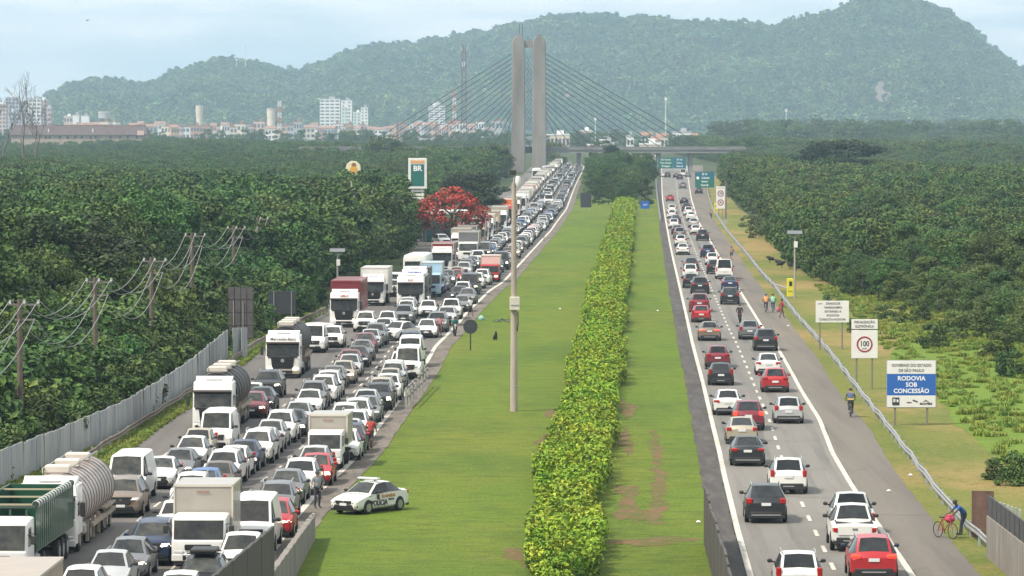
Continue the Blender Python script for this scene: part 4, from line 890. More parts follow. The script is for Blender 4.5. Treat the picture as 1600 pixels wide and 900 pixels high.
# cars past the limit: one mesh
FARCOL = ['white', 'silver', 'grey', 'black', 'dark blue', 'red', 'dark red', 'beige', 'blue', 'brown']
def simple_car(b, kind, ci, loc, a, away):
    sp = spec_of(kind); L_, hw = sp['L'], sp['W'] / 2; ca, sa = math.cos(a), math.sin(a); z = loc[2]
    def tr(p): return (loc[0] + p[0] * ca - p[1] * sa, loc[1] + p[0] * sa + p[1] * ca, z + p[2])
    st = sp['st']; f = [s for s in st if s[4]]; y = [-L_ / 2, -L_ / 2 + .4, f[0][0] - L_ / 2, f[1][0] - L_ / 2, f[-2][0] - L_ / 2, f[-1][0] - L_ / 2, L_ / 2]
    zt = [st[1][2], st[2][2], f[0][2], f[1][2] + .03, f[-2][2], f[-1][2], st[-1][2]]; ht = [.72, .75, .77, f[1][3], f[-2][3], f[-1][3], .72]
    bl = sp['belt']
    rings = [[tr((-hw, y[i], .22)), tr((-hw, y[i], min(bl, zt[i] - .03))), tr((-ht[i], y[i], zt[i])), tr((ht[i], y[i], zt[i])), tr((hw, y[i], min(bl, zt[i] - .03))), tr((hw, y[i], .22))] for i in range(7)]
    vs = [p for r in rings for p in r]; o = len(b.v); b.v += vs
    for i in range(6):
        for k in range(6):
            j = (k + 1) % 6; m = ci
            if i == 2 and k == 2 or i == 4 and k == 2 or i in (3,) and k in (1, 3): m = 10
            if k == 5: m = 11
            b.f.append((o + i * 6 + k, o + i * 6 + j, o + (i + 1) * 6 + j, o + (i + 1) * 6 + k)); b.m.append(m)
    b.f += [tuple(o + k for k in range(5, -1, -1)), tuple(o + 36 + k for k in range(6))]; b.m += [ci, ci]
    for sx in (-1, 1):
        for yy in (-L_ * .31, L_ * .31):
            p = tr((sx * (hw - .08), yy, .3)); b.box(p, (.22, .58, .6), 11, rz=a)
        p = tr((sx * hw * .72, -L_ / 2 - .01, zt[0] - .1)); b.box(p, (.34, .06, .15), 12, rz=a)
    p = tr((0, -L_ / 2 - .01, zt[0] - .16)); b.box(p, (.8, .05, .14), 11, rz=a); p = tr((0, -L_ / 2 - .01, .40)); b.box(p, (1.0, .05, .16), 11, rz=a)
b = MB()
for e, loc, a in REST: simple_car(b, e['kind'], FARCOL.index(e['color']) if e['color'] in FARCOL else 0, loc, a, False)
b.build('queued_cars', [paint(c) for c in FARCOL] + [M_glass, M_under, M_lamp], kind='stuff', label='the rest of the queue of cars far up towards the bridge', category='cars')

# right carriageway: driving away
RT = []
def D(kind, color, xc, yb, lane, label=None, **kw):
    Y = F * CAM_H / (yb - HZ); L_ = spec_of(kind)['L']; X = (xc - 800) * Y / F
    RT.append(dict(kind=kind, color=color, X=X, Y=Y, L=L_, W=spec_of(kind)['W'], lane=lane, label=label, kw=kw))
D('suv', 'white', 1250, 939, 'l', 'white car whose roof alone shows at the bottom of the right carriageway')
D('suv', 'red', 1367, 913, 'r', 'red suv with lit brake lamps at the bottom of the right carriageway', brake=True)
D('pickup', 'white', 1337, 866, 'r', 'white pickup seen from behind, just ahead of the red suv')
D('pickup', 'silver', 1335, 845, 'r', 'silver pickup half hidden ahead of the white pickup')
D('suv', 'black', 1198, 821, 'l', 'black suv with chrome tailgate strip alone in the left lane')
D('suv', 'white', 1233, 775, 'l', 'white suv with red lamp band straddling the dashes ahead of the black suv')
D('sedan', 'black', 1169, 731, 'l', 'black sedan close behind the beige sedan')
D('sedan', 'beige', 1160, 697, 'l', 'beige sedan between the black sedan and the dark red suv')
D('suv', 'dark red', 1170, 675, 'l', 'dark red suv braking beside the dashes ahead of the beige sedan', brake=True)
D('sedan', 'white', 1138, 651, 'l', 'white sedan in the left lane beside the dark red suv')
D('hatchback', 'silver', 1233, 664, 'r', 'silver hatchback alone in the right lane opposite the white sedan')
D('hatchback', 'red', 1212, 615, 'r', 'bright red hatchback close behind a white sedan in the right lane')
D('sedan', 'white', 1201, 588, 'r', 'white sedan just ahead of the bright red hatchback')
D('hatchback', 'black', 1127, 604, 'l', 'black hatchback tight behind a dark red one')
D('hatchback', 'dark red', 1122, 576, 'l', 'dark red hatchback tight ahead of a black one')
D('suv', 'black', 1197, 550, 'r', 'black suv on the right lane line opposite the dark red hatchback')
D('hatchback', 'grey', 1172, 532, 'r', 'grey hatchback just behind the motorcycle')
D('sedan', 'bronze', 1109, 534, 'l', 'bronze sedan in the left lane just behind a small red hatchback', brake=True)
D('hatchback', 'red', 1096, 505, 'l', 'small red hatchback in the left lane ahead of the bronze sedan')
D('suv', 'dark red', 1093, 489, 'l', 'dark red suv directly ahead of the small red hatchback')
D('suv', 'black', 1141, 477, 'r', 'black suv with wide mirrors ahead of the motorcycle')
D('sedan', 'dark blue', 1141, 455, 'r', 'dark blue sedan between a black suv and the white box van')
D('van', 'white', 1132, 437, 'r', 'white box van with square back doors in the right lane')
D('suv', 'black', 1094, 460, 'l', 'black suv in the left lane opposite the dark blue sedan')
D('hatchback', 'black', 1080, 451, 'l', 'black hatchback overlapped by the black suv in the left lane')
D('suv', 'white', 1079, 437, 'l', 'white suv in the left lane opposite the white box van')
D('sedan', 'black', 1080, 424, 'l', 'black sedan just ahead of the white suv in the left lane')
D('suv', 'black', 1117, 429, 'r', 'black off-roader with spare wheel beside the white box van')
D('hatchback', 'white', 1113, 415, 'r', 'white hatchback ahead of the off-roader')
D('suv', 'dark blue', 1106, 403, 'r', 'dark blue suv ahead of the white hatchback in the right lane')
D('sedan', 'white', 1067, 399, 'l', 'white sedan standing out in the left lane opposite the dark blue suv')
D('suv', 'black', 1098, 377, 'r', 'black suv at the head of a gap in the right lane')
for k, c, x, y, l in (('hatchback', 'white', 1064, 385, 'l'), ('suv', 'grey', 1062, 374, 'l'), ('sedan', 'black', 1058, 367, 'l'), ('suv', 'white', 1053, 358, 'l'), ('sedan', 'dark blue', 1056, 350, 'l'), ('hatchback', 'white', 1050, 342, 'l'), ('suv', 'white', 1050, 334, 'l'),
                      ('hatchback', 'white', 1087, 367, 'r'), ('sedan', 'silver', 1084, 356, 'r'), ('sedan', 'white', 1080, 345, 'r'), ('suv', 'white', 1076, 338, 'r'), ('suv', 'black', 1073, 331, 'r'), ('sedan', 'black', 1069, 319, 'r'), ('hatchback', 'red', 1047, 315, 'l'),
                      ('suv', 'grey', 1067, 295, 'r'), ('suv', 'black', 1062, 281, 'r'), ('van', 'white', 1067, 276, 'r'), ('suv', 'black', 1043, 278, 'l'), ('sedan', 'black', 1056, 278, 'r'), ('hatchback', 'grey', 1075, 277, 'r'), ('sedan', 'white', 1037, 277, 'l')):
    D(k, c, x, y, l)
D('sedan', 'black', 1092, 303, 's', 'black sedan on the slip lane under the green exit sign')
PLR = []
RT.sort(key=lambda e: e['Y'])
def clash_r(a, b): return abs((a['X'] + slope(E_right_l, a['Y']) * (b['Y'] - a['Y'])) - b['X']) < (a['W'] + b['W']) / 2 + .05 and b['Y'] < a['Y'] + a['L'] + .8
cr_ = {}
for e in RT:
    for _ in range(10):
        h = next((p for p in PLR if clash_r(p, e)), None)
        if h is None: break
        r = e['X'] / e['Y']; e['Y'] = h['Y'] + h['L'] + .9; e['X'] = r * e['Y']
    PLR.append(e); cr_[e['lane']] = cr_.get(e['lane'], 0) + 1
    if e['label'] is None:
        n_ = sum(1 for q in PLR if q['lane'] == e['lane'] and q['label'] and ' from the ' in q['label'] and 'small' in q['label']) + 1
        e['label'] = f"small {e['color']} {NICE[e['kind']]} in the {'left' if e['lane'] == 'l' else 'right'} lane, {ORD[n_]} up from the " + ('standout white sedan' if e['lane'] == 'l' else 'black suv at the gap')
    a = math.pi - math.atan(slope(E_right_l, max(170, e['Y']))); Yc = e['Y'] + e['L'] / 2 - .15; Xc = e['X'] + slope(E_right_l, max(170, e['Y'])) * e['L'] / 2
    fn = car_full if Yc < 560 else (car_mid if Yc < 760 else car_far)
    fn(e['kind'], e['color'], e['label'], (Xc, Yc, .052), a, 'cars driving away on the right carriageway', **e['kw'])

# ------------------------------------------------------------------ hills behind the town
RIDGE = [(-400, 187), (-150, 187), (10, 182), (50, 160), (75, 146), (110, 128), (170, 122), (215, 130), (245, 127), (270, 113), (300, 105), (350, 92), (400, 97), (445, 108), (470, 107), (520, 90), (560, 73), (610, 66), (650, 66), (700, 57), (760, 50), (800, 40), (850, 30), (900, 28), (940, 28), (970, 38), (1000, 31), (1050, 38), (1100, 40), (1150, 38), (1210, 44), (1250, 37), (1290, 28), (1330, 12), (1360, 3), (1440, 3), (1480, 16), (1510, 36), (1540, 63), (1570, 86), (1600, 108), (1680, 140), (1800, 165), (2000, 180)]
rx_, ry_ = np.array([p[0] for p in RIDGE], float), np.array([p[1] for p in RIDGE], float)
Y_FOOT, Y_RIDGE, Y_BACK = 4900.0, 6900.0, 8100.0
def vnoise(x, y, s):
    from mathutils import noise
    return noise.fractal(Vector((x / s, y / s, 3.3)), 1.0, 2.0, 5)
def hill_z(X, Y):
    px = 800 + X * F / max(4000, min(Y, Y_RIDGE)); h = CAM_H + (HZ - float(np.interp(px, rx_, ry_))) * Y_RIDGE / F
    # low spur in front on the left, flank that falls to the coast on the right
    t = (Y - Y_FOOT) / (Y_RIDGE - Y_FOOT)
    if t <= 0: return -3.0 + t * 5
    if t <= 1: prof = (math.sin(min(1, t) * math.pi / 2)) ** 1.1
    else: prof = max(0, 1 - ((Y - Y_RIDGE) / (Y_BACK - Y_RIDGE)) ** 1.4)
    n = (vnoise(X, Y * .8, 620) * .30 + vnoise(X + 900, Y * .35, 210) * .16) * math.sin(math.pi * min(1, max(0, t * 1.12))) ** .9
    return max(-3, (h - 15) * prof * (1 + n) + 2 * prof)
M_hill = ground_mat('hill_forest_floor', [((0.030, 0.055, 0.022), 0, 0, 0, 0), ((0.05, 0.075, 0.026), 0.004, .45, .6, (1, 1, 1)), ((0.02, 0.04, 0.018), 0.03, .45, .65, (1, 1, 1))])
HXs = np.arange(-1900, 1901, 40.0); HYs = np.arange(4800, 8121, 40.0)
b = MB(); vs = [(x, y, hill_z(x, y)) for y in HYs for x in HXs]; nx = len(HXs)
b.add(vs, [(r * nx + c, r * nx + c + 1, (r + 1) * nx + c + 1, (r + 1) * nx + c) for r in range(len(HYs) - 1) for c in range(nx - 1)])
b.build('hills', M_hill, kind='structure', smooth=80)
LEAF_F = [leaf_mat('hill_dark', (0.026, 0.060, 0.022), (0.062, 0.105, 0.030), .45, .006), leaf_mat('hill_mid', (0.056, 0.118, 0.034), (0.120, 0.178, 0.048), .45, .006), leaf_mat('hill_light', (0.09, 0.175, 0.062), (0.17, 0.25, 0.092), .45, .006)]
HILLP = [proto('hill_tree', crown(12, 14, 5.2, 10, 2.3, .0, 1.0, 80 + i, domed=.6), LEAF_F) for i in range(4)]
pts, sc = [], []
while len(pts) < 36000:
    Y = random.uniform(4950, 7150); X = random.uniform(-.128, .128) * Y
    z = hill_z(X, Y)
    if z < 2: continue
    px = 800 + X * F / Y
    if 1362 < px < 1392 and 100 < HZ - (z - CAM_H) * F / Y and 128 < HZ - (z - CAM_H) * F / Y < 172: continue
    pts.append((X, Y, z - 1.5)); sc.append(random.uniform(.6, 1.25) * (1.0 if random.random() < .88 else 1.4))
scatter('hill_forest', pts, sc, [random.uniform(0, 6.28) for _ in pts], [random.randrange(4) for _ in pts], HILLP)
# bare rock scars
M_rock = mat('bare_rock', (0.17, 0.12, 0.09), .9, var=.4, vscale=.05, col2=(.10, .10, .07))
def scar(x, yt, yb, wpx, label):
    b = MB(); n = 7; pts_ = []
    for j in range(n + 1):
        y = yt + (yb - yt) * j / n
        # walk up the slope until it meets the sight line
        row = []
        for i in range(5):
            px = x + (i / 4 - .5) * wpx * (0.35 + .65 * math.sin(math.pi * (j + .5) / (n + 1))) + 3 * math.sin(j * 2.1) + random.uniform(-1, 1); Y = 4900
            while Y < 6900 and hill_z((px - 800) * Y / F, Y) < CAM_H - (y - HZ) * Y / F: Y += 20
            row.append(((px - 800) * Y / F, Y - 8 + random.uniform(-6, 6), CAM_H - (y - HZ) * Y / F + 5))
        pts_ += row
    b.add(pts_, [(r * 5 + c, r * 5 + c + 1, (r + 1) * 5 + c + 1, (r + 1) * 5 + c) for r in range(n) for c in range(4)])
    b.build('cliff', M_rock, kind='structure', smooth=20)
scar(1374, 134, 166, 13, ''); scar(1386, 150, 178, 9, ''); scar(888, 120, 178, 18, ''); scar(1420, 164, 184, 26, '')

# ------------------------------------------------------------------ town
M_win = mat('far_window', (0.07, 0.08, 0.10), .3); M_tile = mat('roof_tile', (0.27, 0.15, 0.105), .85, var=.25, vscale=.3)
WALLS = {'white': (.72, .71, .68), 'cream': (.62, .54, .43), 'pink': (.56, .40, .35), 'grey': (.38, .38, .38), 'lavender': (.42, .40, .46), 'brick': (.42, .24, .17), 'pale green': (.55, .62, .56), 'orange': (.50, .33, .22)}
def wall_m(c): return mat('render_' + c.replace(' ', '_'), WALLS[c], .85, var=.08, vscale=.2)
def block(x0, x1, yt, Y, c, label, floors=0, cols=0, dep=14, roof='flat', rz=0.0, yb=None, cat='building', name='apartment_building', wshare=(.62, .5), side=None, top=None):
    X0, X1 = (x0 - 800) * Y / F, (x1 - 800) * Y / F; H = CAM_H + (HZ - yt) * Y / F; W = X1 - X0
    r = thing(name, label, cat, ((X0 + X1) / 2, Y, 0), rz)
    hr = min(2.2, H * .2) if roof == 'gable' else 0
    MB().box((0, dep / 2, (H - hr) / 2), (W, dep, H - hr), 0).build('wall', wall_m(c), r)
    if roof == 'gable':
        MB().add([(-W / 2 - .4, -.4, H - hr), (W / 2 + .4, -.4, H - hr), (W / 2 + .4, dep + .4, H - hr), (-W / 2 - .4, dep + .4, H - hr), (-W / 2 - .4, dep / 2, H), (W / 2 + .4, dep / 2, H)], [(0, 1, 5, 4), (2, 3, 4, 5), (0, 4, 3), (1, 2, 5), (3, 2, 1, 0)]).build('roof', M_tile, r)
    else:
        MB().box((0, dep / 2, H + .3), (W + .4, dep + .4, .6), 0).box((W * .1, dep / 2, H + 1.5), (W * .3, dep * .5, 2.2), 0).build('roof', wall_m('white' if c != 'white' else 'grey') if roof == 'flat' else M_tile, r)
    if floors:
        b = MB(); fh = (H - hr - 1) / floors; cw = W / cols
        for f in range(floors):
            for k in range(cols):
                b.box((-W / 2 + cw * (k + .5), -.02, .6 + fh * (f + .55)), (cw * wshare[0], .2, fh * wshare[1]), 0)
        for f in range(floors):
            for k in range(3): b.box((W / 2 * (1 if X0 < 0 else -1), dep * (k + .5) / 3, .6 + fh * (f + .55)), (.2, dep / 5, fh * .4), 0)
        b.build('window', M_win, r, kind='stuff')
    return r
block(500, 531, 155, 4400, 'white', 'tall white apartment tower with rows of dark windows left of the pylon', 11, 4, 18, wshare=(.72, .42))
block(533, 550, 157, 4450, 'white', 'white tower slab close right of the tallest windowed tower', 10, 2, 16, wshare=(.3, .4)); block(534, 543, 168, 4380, 'pale green', 'narrow pale green tower in front of the white slab', 8, 2, 12, wshare=(.4, .4))
block(552, 564, 176, 4380, 'pale green', 'low pale green tower between white slabs', 8, 2, 12, wshare=(.4, .4)); block(564, 575, 168, 4380, 'white', 'white tower at the right end of the tower cluster', 9, 2, 14, wshare=(.4, .4))
block(670, 695, 166, 4600, 'white', 'white balconied tower seen through the left cables', 12, 3, 18, wshare=(.8, .45)); block(676, 688, 161, 4610, 'white', 'white crown block on top of the balconied tower', 0, 0, 12)
block(-8, 10, 163, 4300, 'pink', 'pink apartment block at the left edge of the town', 8, 3, 16); block(9, 30, 152, 4400, 'lavender', 'tall lavender block with pink crown behind the bare trees', 10, 4, 16); block(28, 46, 158, 4450, 'grey', 'grey block between the bare trees', 9, 3, 16)
block(45, 64, 154, 4300, 'white', 'pale stepped tower right of the bare trees', 10, 3, 16); block(60, 73, 156, 4330, 'pink', 'pink flank of the pale stepped tower', 10, 3, 20); block(70, 80, 168, 4330, 'pink', 'low pink step beside the stepped tower', 6, 2, 14)
block(16, 24, 174, 4200, 'grey', 'narrow grey shaft below the lavender block', 5, 1, 10); block(44, 51, 176, 4200, 'grey', 'dark narrow shaft below the stepped tower', 5, 1, 10)
block(100, 113, 182, 4200, 'pink', 'low pink block right of the bare trees', 3, 3, 12); block(114, 124, 180, 4150, 'white', 'white rounded house, left of a pair', 0, 0, 10); block(127, 139, 181, 4150, 'white', 'white rounded house, right of a pair', 0, 0, 10)
block(640, 667, 193, 3900, 'white', 'low white hall under the left cables', 2, 6, 12); block(905, 925, 205, 2900, 'pink', 'low pink building right of the pylon', 2, 4, 12); block(1052, 1080, 207, 2500, 'white', 'white hall with window band below the right cables', 2, 6, 14); block(1002, 1019, 206, 2600, 'white', 'white gabled house below the right cables', 1, 3, 10, roof='gable')
block(1026, 1044, 208, 2500, 'cream', 'cream house beside the white gabled house', 1, 3, 10, roof='gable'); block(854, 890, 211, 2500, 'cream', 'long low cream house just right of the pylon', 1, 6, 10); block(1018, 1032, 213, 2100, 'white', 'small white house low under the right cables', 1, 2, 8, roof='gable'); block(1080, 1090, 208, 2600, 'white', 'tiny white house at the edge of the right wood', 0, 0, 8, roof='gable')
block(918, 960, 227, 1950, 'orange', 'low orange shed seen just above the bridge deck, left', 1, 6, 8); block(1000, 1032, 226, 1950, 'cream', 'low cream shed seen just above the bridge deck, right', 1, 5, 8); block(940, 960, 224, 1990, 'white', 'white shed behind the orange shed', 0, 0, 8); block(979, 990, 214, 2000, 'white', 'small white block above the deck right of centre', 2, 2, 8)
GT = 'low houses of the town'
cl = list(WALLS); hx = 84; k_ = 0
rs = random.Random(5); spots = []
while hx < 780:
    w_ = rs.uniform(9, 22); spots.append((hx, hx + w_ * .9, rs.uniform(189, 199), rs.uniform(3500, 4150))); hx += w_ * rs.uniform(.5, .95)
for x0, x1, yt, Y in spots:
    if 495 < x0 < 575 and yt < 192: yt = 194
    c = rs.choice(['white', 'cream', 'pink', 'white', 'brick', 'grey', 'orange', 'pink', 'cream']); g = rs.random() < .6
    zone = 'left of the wide hill antennas' if x0 < 300 else ('between the brick water tower and the white towers' if x0 < 500 else 'between the white towers and the pylon')
    r = block(x0, x1, yt, Y, c, f"low {c} {'tile roofed ' if g else 'flat roofed '}house {zone}", 2, 3, rs.uniform(8, 14), roof='gable' if g else 'tileflat', rz=rs.uniform(-.3, .3), name='house', cat='house'); r['group'] = GT
# the long barrack on the left
YB = 2100.0
bx0, bx1 = (18 - 800) * YB / F, (229 - 800) * YB / F; bw = bx1 - bx0; zt = CAM_H - (196 - HZ) * YB / F; ze = CAM_H - (211 - HZ) * YB / F
r = thing('barrack_building', 'long derelict block with a dark brown hipped roof above the left wood', 'building', ((bx0 + bx1) / 2, YB, 0))
MB().box((0, 7, ze / 2), (bw, 14, ze), 0).build('wall', mat('barrack_wall', (.42, .34, .26), .9, var=.3, vscale=.4, col2=(.26, .22, .18)), r)
MB().add([(-bw / 2 - .6, -.8, ze), (bw / 2 + .6, -.8, ze), (bw / 2 + .6, 15, ze), (-bw / 2 - .6, 15, ze), (-bw / 2 + .8, 5, zt), (bw / 2 - .8, 5, zt)], [(0, 1, 5, 4), (2, 3, 4, 5), (0, 4, 3), (1, 2, 5), (3, 2, 1, 0)]).build('roof', mat('old_roof', (.095, .07, .065), .9, var=.25, vscale=.5), r)
MB().box((0, 5, zt + .1), (bw - 1, .5, .35), 0).build('ridge_tiles', M_tile, r)
for px in (72, 78, 94, 106, 118, 128, 142, 150, 173, 188, 200, 214): MB().box(((px - 123.5) * YB / F, -.05, ze - 1.1), (.9, .2, 1.3), 0).build('window', M_win, r)
for px in (76, 145): MB().box(((px - 123.5) * YB / F, 1.2, ze + 1.6), (.5, .5, 2.6), 0).build('chimney', wall_m('white'), r)
MB().box((bw / 2 - 2.6, -.9, ze + 1.0), (3.2, .6, 2.2), 0).build('gable_frame', wall_m('pink'), r)
# water towers and masts
def wtower(x, yt, Y, r0, r1, c, label):
    X = (x - 800) * Y / F; H = CAM_H + (HZ - yt) * Y / F; t = thing('water_tower', label, 'water tower', (X, Y, 0))
    MB().tube([(0, 0, 0), (0, 0, H * .7)], r0, 12).build('shaft', wall_m(c), t, smooth=40); MB().tube([(0, 0, H * .7), (0, 0, H * .8), (0, 0, H)], [r0, r1, r1], 12).build('tank', wall_m(c), t, smooth=40)
    MB().tube([(0, 0, H), (0, 0, H + .8)], [r1 * 1.08, r1 * 1.0], 12).build('rim', wall_m('grey'), t)
wtower(312, 166, 3600, 2.6, 3.1, 'cream', 'cream brick water tower standing alone above low houses'); wtower(164, 176, 3600, 3.2, 5.2, 'grey', 'flared grey water tower right of the long barrack roof'); wtower(424, 171, 3600, 3.3, 3.6, 'cream', 'squat cream water tower with a dark cap')
M_lat = mat('mast_brown', (.13, .115, .11), .8); M_steel = mat('galvanised', (.36, .37, .38), .5, .5); M_red = mat('mast_red', (.45, .12, .09), .6); M_wht = mat('mast_white', (.70, .69, .67), .6)
def lattice(x, yt, Y, wb, wt, label, banded=True, panels=12, z0=0):
    X = (x - 800) * Y / F; H = CAM_H + (HZ - yt) * Y / F - z0; t = thing('lattice_mast', label, 'mast', (X, Y, z0)); th = .16 if Y < 2500 else .22
    for i in range(panels):
        za, zb = H * i / panels, H * (i + 1) / panels; wa, wb_ = wb + (wt - wb) * i / panels, wb + (wt - wb) * (i + 1) / panels; b = MB(); c4 = [(-1, -1), (1, -1), (1, 1), (-1, 1)]
        for k, (sx, sy) in enumerate(c4):
            n_ = c4[(k + 1) % 4]
            b.tube([(sx * wa / 2, sy * wa / 2, za), (sx * wb_ / 2, sy * wb_ / 2, zb)], th * 1.4, 4); b.tube([(sx * wa / 2, sy * wa / 2, za), (n_[0] * wb_ / 2, n_[1] * wb_ / 2, zb)], th, 4); b.tube([(n_[0] * wa / 2, n_[1] * wa / 2, za), (sx * wb_ / 2, sy * wb_ / 2, zb)], th, 4); b.tube([(sx * wb_ / 2, sy * wb_ / 2, zb), (n_[0] * wb_ / 2, n_[1] * wb_ / 2, zb)], th, 4)
        b.build('section', (M_red if i % 2 else M_wht) if banded else M_lat, t)
    return t, H
t, H = lattice(725, 72, 2200, 2.6, 2.0, 'tall steel telecom mast with antenna panels left of the bridge pylon', False, 16)
for k in range(9): MB().box((1.4 * math.cos(k * .7), 1.4 * math.sin(k * .7), H - (1.2 if k < 6 else 9)), (.35, .25, 2.4), 0).build('antenna_panel', M_wht, t)
MB().tube([(0, 0, H), (0, 0, H + 5)], .12, 5).build('aerial', M_steel, t)
lattice(710, 143, 3000, 2.6, 1.6, 'red and white mast behind the left cables', True, 8); lattice(437, 158, 3600, 3.0, 2.2, 'white mast beside the squat water tower', True, 7)
def mastpole(x, yt, Y, label, z0=0, r=.3):
    X = (x - 800) * Y / F; H = CAM_H + (HZ - yt) * Y / F; t = thing('radio_mast', label, 'mast', (X, Y, 0))
    MB().tube([(0, 0, z0), (0, 0, H)], [r * 1.3, r], 6).build('pole', M_wht, t); MB().box((0, 0, H - 1), (r * 7, r * 3, 1.6), 0).build('antenna_panel', M_wht, t)
mastpole(1040, 152, 2600, 'slim white mast beyond the right cables', r=.22); mastpole(930, 183, 2600, 'short white mast between pylon and right cables', r=.2)
mastpole(384, 72, 6300, 'taller of two thin aerials on the left hill crest', 60, .45); mastpole(370, 92, 6300, 'shorter of two thin aerials on the left hill crest', 60, .45); mastpole(690, 195, 2700, 'thin white lamp post under the left cables', r=.15); mastpole(662, 190, 2700, 'thin white post at the left cable ends', r=.15); mastpole(1228, 170, 2700, 'white post above the far right wood', r=.2)

# ------------------------------------------------------------------ cable-stayed bridge
YBR = 1500.0; PX = lambda x: (x - 800) * YBR / F; PZ = lambda y: CAM_H - (y - HZ) * YBR / F
M_conc = mat('pylon_concrete', (.215, .20, .18), .9, var=.28, vscale=.25, stretch=(1, 1, .25)); M_cable = mat('stay_cable', (.035, .045, .055), .6)
br = thing('cable_stayed_bridge', 'cable stayed road bridge with twin concrete pylon legs across the highway', 'bridge', (PX(826), YBR, 0)); bx = PX(826)
for s_, (xa, xb) in enumerate(((799.5, 820), (832, 853))):
    xa_, xb_ = PX(xa) - bx, PX(xb) - bx; c = (xa_ + xb_) / 2; w_ = xb_ - xa_
    MB().loft([[(c - w_ / 2 * f, -2.2, z), (c - w_ / 2 * f + .25, -2.45, z), (c + w_ / 2 * f - .25, -2.45, z), (c + w_ / 2 * f, -2.2, z), (c + w_ / 2 * f, 2.2, z), (c - w_ / 2 * f, 2.2, z)] for z, f in ((-1, 1.06), (PZ(120), 1.0), (PZ(68), .95), (PZ(62), .80), (PZ(57), .42))]).build('pylon_leg', M_conc, br)
    MB().box((c, 0, PZ(56)), (w_ * .4, 1.6, .9), 0).build('pylon_cap', M_conc, br)
MB().box((0, 0, PZ(69)), (PX(832) - PX(820) + .3, 2.6, PZ(63) - PZ(74)), 0).build('cross_beam', M_conc, br)
for q in (-.5, .5): MB().tube([(PX(814) - bx + q, 0, PZ(57)), (PX(814) - bx + q, 0, PZ(38))], .09, 5).build('aerial', M_cable, br)
for i in range(14):
    y = 84 + i * 7.6; xe = 563 + i * 17.2; MB().tube([(PX(800) - bx, 1.5, PZ(y)), (PX(xe) - bx, 3, 7.8)], .125, 5).build('stay_cable', M_cable, br)
    xe = 1106 - i * 17.5; MB().tube([(PX(852.5) - bx, 1.5, PZ(y)), (PX(xe) - bx, 3, 7.8)], .125, 5).build('stay_cable', M_cable, br)
for i in range(12):
    y = 84 + i * 9; MB().tube([(PX(820) - bx, 1.8, PZ(y)), (PX(832) - bx, 2.4, PZ(y + 20))], .05, 4).tube([(PX(832) - bx, 1.8, PZ(y)), (PX(820) - bx, 2.4, PZ(y + 20))], .05, 4).build('stay_cable', M_cable, br)
M_deck = mat('deck_concrete', (.22, .22, .21), .9, var=.15, vscale=.2)
MB().box((-2, 9, 7.1), (150, 12, 1.5), 0).build('deck', M_deck, br)
MB().box((-2, 2.85, 7.95), (150, .3, 1.1), 0).build('parapet', mat('parapet_grey', (.17, .17, .165), .9, var=.2, vscale=.3), br); MB().box((-2, 15.2, 7.95), (150, .3, 1.1), 0).build('parapet', MATS['parapet_grey'], br)
for px in (852, 905, 960, 1030, 1080): MB().box((PX(px) - bx, 9, 3.1), (1.4, 8, 6.4), 0).build('pier', M_deck, br)
b = MB()
for k in range(12): b.box((-70 + k * 12.5 + random.uniform(-3, 3), 9, 8.6), (4, 2, 1.5), 0)

# ------------------------------------------------------------------ trees and plants
N_TREE = {}
def tree(X, Y, H, label, cat='tree', B=False, dark=False, group=None, kind=None, sx=1.0, nm='tree'):
    r = thing(nm, label, cat, (X, Y, 0), random.uniform(0, 6.28), group); k = random.randrange(6) if kind is None else kind
    put('crown', CROWN_MED[k] if dark else (CROWN_MEB if B else CROWN_ME)[k], r); put('trunk', TRUNK_ME[k % 4], r)
    s = H / 10; r.scale = (s * sx * random.uniform(.9, 1.1), s * sx * random.uniform(.9, 1.1), s); return r
def shrub(X, Y, s, label, B=False, group=None, z=0):
    r = thing('shrub', label, 'shrub', (X, Y, z), random.uniform(0, 6.28), group, data=random.choice(BUSH_MEB if B else BUSH_ME)); r.scale = (s * random.uniform(.9, 1.2), s * random.uniform(.9, 1.2), s * random.uniform(.85, 1.15)); return r
GL, GR = 'trees of the wood left of the highway', 'trees of the wood right of the highway'
def xl(Y): return E_forest_l(Y) - 1.6
def xr(Y): return E_forest_r(Y) + 1.2
def lim(Y): return .118 * Y
# left wood: shrubs against the wall, then ever taller trees
def zoneL(Y): return 'behind the grey panel wall' if Y < 335 else ('behind the dark sign backs' if Y < 420 else ('beside the lorry queue' if Y < 580 else 'by the filling station'))
POLE_Y = (238, 275, 312, 354, 402, 450, 505, 560, 630)
POLE_N = ('second', 'third', 'fourth', 'fifth', 'sixth', 'seventh', 'eighth', 'ninth', 'tenth')
def by_pole(Y): return POLE_N[min(range(9), key=lambda i: abs(POLE_Y[i] - Y))] + ' utility pole'
Y = 200.0; nL = 0
while Y < 440:
    for d in (0.4, 2.8, 5.2):
        if random.random() < .95:
            s = (.9 + .22 * d) * random.uniform(.8, 1.2); shrub(xl(Y) - d + random.uniform(-.6, .6), Y + random.uniform(-1, 1), s, f"leafy shrub {'at the front of' if d < 1 else ('in the second row of' if d < 3 else 'deep in')} the left thicket by the {by_pole(Y)}", group='shrubs of the left thicket')
    Y += 2.7 + (Y - 200) * .012
cells = []
def plant_rows(side, y0, y1, step):
    out = []; Y = y0
    while Y < y1:
        d = (7.5 if Y < 430 else 2.2) if side == 'L' else 1.0
        while True:
            X = (xl(Y) - d) if side == 'L' else (xr(Y) + d)
            if abs(X) > lim(Y) + 4: break
            out.append((X + random.uniform(-.9, .9), Y + random.uniform(-1.6, 1.6), d)); d += step * random.uniform(.85, 1.15)
        Y += step * 1.35
    return out
def clear_lot(x, y): return 548 < y < 700 and x > -168 * y / F
restL, restR = [], []
